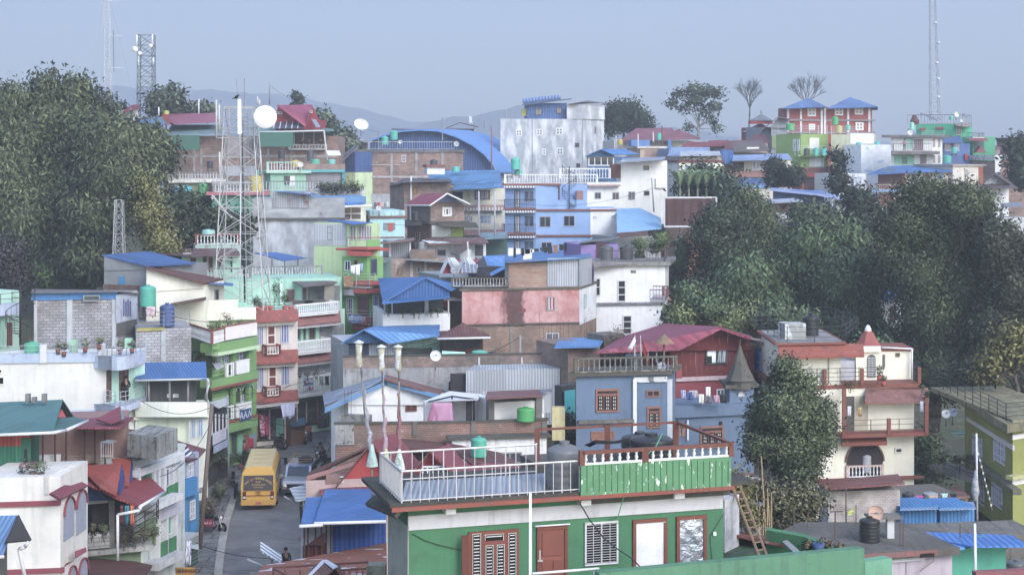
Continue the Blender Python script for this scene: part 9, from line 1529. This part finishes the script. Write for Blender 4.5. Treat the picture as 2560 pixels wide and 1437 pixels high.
tree('bamboo','feathery bamboo in the centre of the wooded dip',142,(2020,850),[(2020,600,50,36),(2060,640,50,44),(2000,660,45,44),(2040,720,60,55),(2060,790,60,50),(2120,600,36,40)],50000,cols=('465c3c','749060'),seed=35,group='feathery bamboos',**BA2)
tree('bamboo','feathery bamboo right of centre beside the hidden roofs',136,(2130,870),[(2100,690,50,50),(2130,740,50,50),(2110,810,60,50),(2160,680,40,46),(2180,840,40,50)],42000,cols=('44583e','708a5c'),seed=36,group='feathery bamboos',**BA2)
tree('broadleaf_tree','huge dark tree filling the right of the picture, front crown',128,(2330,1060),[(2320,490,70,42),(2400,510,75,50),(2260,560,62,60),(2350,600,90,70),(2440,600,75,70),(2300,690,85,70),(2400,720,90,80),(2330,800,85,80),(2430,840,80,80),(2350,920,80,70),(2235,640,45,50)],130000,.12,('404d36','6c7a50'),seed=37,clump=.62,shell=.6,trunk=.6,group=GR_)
tree('broadleaf_tree','dark tree at the right edge behind the olive house',124,(2520,1060),[(2500,620,55,70),(2540,720,60,80),(2500,830,70,80),(2480,940,80,70),(2560,930,60,70),(2550,640,40,50)],44000,.14,('3a4234','62684c'),seed=38,clump=.62,shell=.6,trunk=.5,group=GR_)
tree('broadleaf_tree','small tree with yellow tinged leaves at the right edge',104,(2560,1010),[(2530,830,45,22),(2500,860,40,16),(2480,900,32,16),(2545,880,30,26),(2470,935,26,12)],4000,.14,('6a6a38','a09a5a'),seed=39,clump=.5,trunk=.16,per=16)
tree('broadleaf_tree','rounded dark tree below the blue canopy station',170,(2150,600),[(2148,500,26,22),(2155,535,32,26),(2140,560,26,22),(2130,485,14,12)],6000,.22,('33453c','556a54'),seed=40,clump=.7)
tree('broadleaf_tree','fringe of trees beyond the right brick house',200,(2550,470),[(2550,400,30,28),(2560,440,30,25),(2545,360,20,18)],4000,.26,('38483f','5a6c56'),seed=41,clump=.8)
tree('broadleaf_tree','bushy tree behind the brick kiosk',168,(2040,570),[(2030,535,36,20),(2065,550,30,20),(2000,545,24,16)],4500,.22,('45593f','71855e'),seed=42,clump=.7)
for i,a in enumerate(((1700,790,40,24),(1760,800,45,26),(1820,800,40,28),(1880,790,45,30),(1940,790,40,30),(2000,800,40,28),(1720,740,35,40),(1690,700,22,50),(2180,890,50,50),(1800,820,50,18),(1700,640,24,44),(2230,870,50,45),(1770,770,36,24))):
 shrub('undergrowth_bush',('low yellow green bush next to the white block house','second low yellow green bush from the white block house','low bush under the dark broad tree','pale bush above the crimson roof ridge','pale feathery bush left of the black ribbed tank','light bush behind the black ribbed tank','mid green bush beside the right side of the white block house','tall green bush hugging the white block house','green bush behind the red spire','yellowish low bush directly behind the crimson roof','bush below the blank billboard','dark green bush right of the red spire','bush between the bamboo and the white block house')[i],a[0],a[1],122+(i%4)*3+(20 if i in(10,7)else 0),a[2],a[3],3200,.15,('62703f','98a468')if i in(0,1,2,3,9)else('4a6040','7c9668'),400+i,'bushes of the undergrowth','bush')
tree('broadleaf_tree','dense glossy leaved tree in front of the cream red trimmed house',86,(1965,1260),[(1965,925,30,34),(1985,975,58,50),(1950,1020,70,55),(2020,1040,62,50),(1915,1060,45,45),(2040,1095,46,46),(1970,1110,80,60),(1990,1170,60,40),(1895,1110,36,40)],60000,.08,('46563c','7a8a60'),seed=43,clump=.3,shell=.6,trunk=.3,per=24)
tree('broadleaf_tree','straggly bush tree below the glossy leaved tree',74,(1970,1330),[(1950,1250,40,32),(2000,1255,40,30),(1960,1295,50,28),(2025,1240,22,22),(1900,1230,22,26)],11000,.085,('54573f','8a8660'),seed=44,clump=.4,trunk=.12)
tree('broadleaf_tree','yellowish vine tangle at the corner of the green house',56,(1835,1300),[(1835,1195,16,24),(1850,1235,20,30),(1862,1280,26,26)],4200,.05,('6a6a3c','9a9458'),seed=45,clump=.25,trunk=.05)
tree('broadleaf_tree','leafy bank between the cream and olive houses',112,(2320,1230),[(2310,1110,36,30),(2330,1160,40,30),(2310,1200,36,26)],6000,.12,('46573f','7a8a60'),seed=46,clump=.45,trunk=.12)
tree('broadleaf_tree','small tree between the brick wall end and the blue grey house',94,(1430,1100),[(1428,1075,16,26),(1420,1050,12,14)],1600,.09,('3f4a38','6f7a58'),seed=47,clump=.25,trunk=.06)
# overhead cables along the street
def wire(label,a,b,sag=.6,n=14,name='cable'):
 p,q=W(*a),W(*b);P=[p.lerp(q,i/n)-V3((0,0,sag*4*(i/n)*(1-i/n)))for i in range(n+1)];return tag(MB().path(P,.02,3).bd(name,PN('2a2b2e'),None,p),label,'cable','overhead cables')
for i,(a,b)in enumerate((((530,1012,91),(632,1000,122)),((530,1020,91),(740,950,128)),((569,988,108),(860,905,128)),((528,1040,91),(845,1000,97)),((569,1000,108),(745,1060,121)),((530,1016,91),(350,1000,97)),((340,760,107),(640,800,118)),((525,1060,91),(400,1190,80)))):wire(('cable from the leaning pole to the beige house','long cable from the leaning pole to the mint street house','cable from the steel pole to the brick parapet','cable from the leaning pole across the road to the white gable','cable slanting down to the street shops','cable from the leaning pole to the cream house balcony','cable along the upper terraces','cable dropping from the leaning pole to the concrete canopy')[i],a,b)
wire('cable in front of the long cream terrace wall',(1000,870,114),(1200,800,127));wire('cable crossing before the mint low house',(1010,905,112),(1100,860,118))
for i,(a,b)in enumerate((((-20,1300,50),(760,1395,70)),)):wire('cable sagging low over the road at the bottom',(500,1362,84),(700,1395,76),.2)
# woods on the slopes that carry on to both sides of the view
wl=[];wr=random.Random(77)
for k in range(150):
 Yw=wr.uniform(95,240);r_=wr.uniform(4,6.5);sd_=1 if k%2 else-1;xw=sd_*(.325*Yw+r_+wr.uniform(1,75));wl.append(((xw,Yw,gz(xw,Yw)+r_*.7),(r_,r_,r_*1.1)))
V_,F_,T_=crown_arrays(wl,60000,.34,.3,1.3,9,2.2,.6,26)
tag(mesh_np('woods',V_,F_,LEAF('3f4838','6a7054'),None,T_),kind='stuff')
for i,(a,b)in enumerate((((1237,482,169),(960,560,164)),((1633,470,178),(1240,500,170)),((1301,842,113),(1000,868,114)),((1197,500,168),(1060,610,158)),((676,215,220),(950,330,228)))):wire(('cable from the right steel pole to the cyan house','long cable from the insulator pole to the steel poles','cable from the grey post over the turquoise tank','cable from the left steel pole down to the rusty roofs','thin cable from the forked pole over the ridge')[i],a,b,1.2)
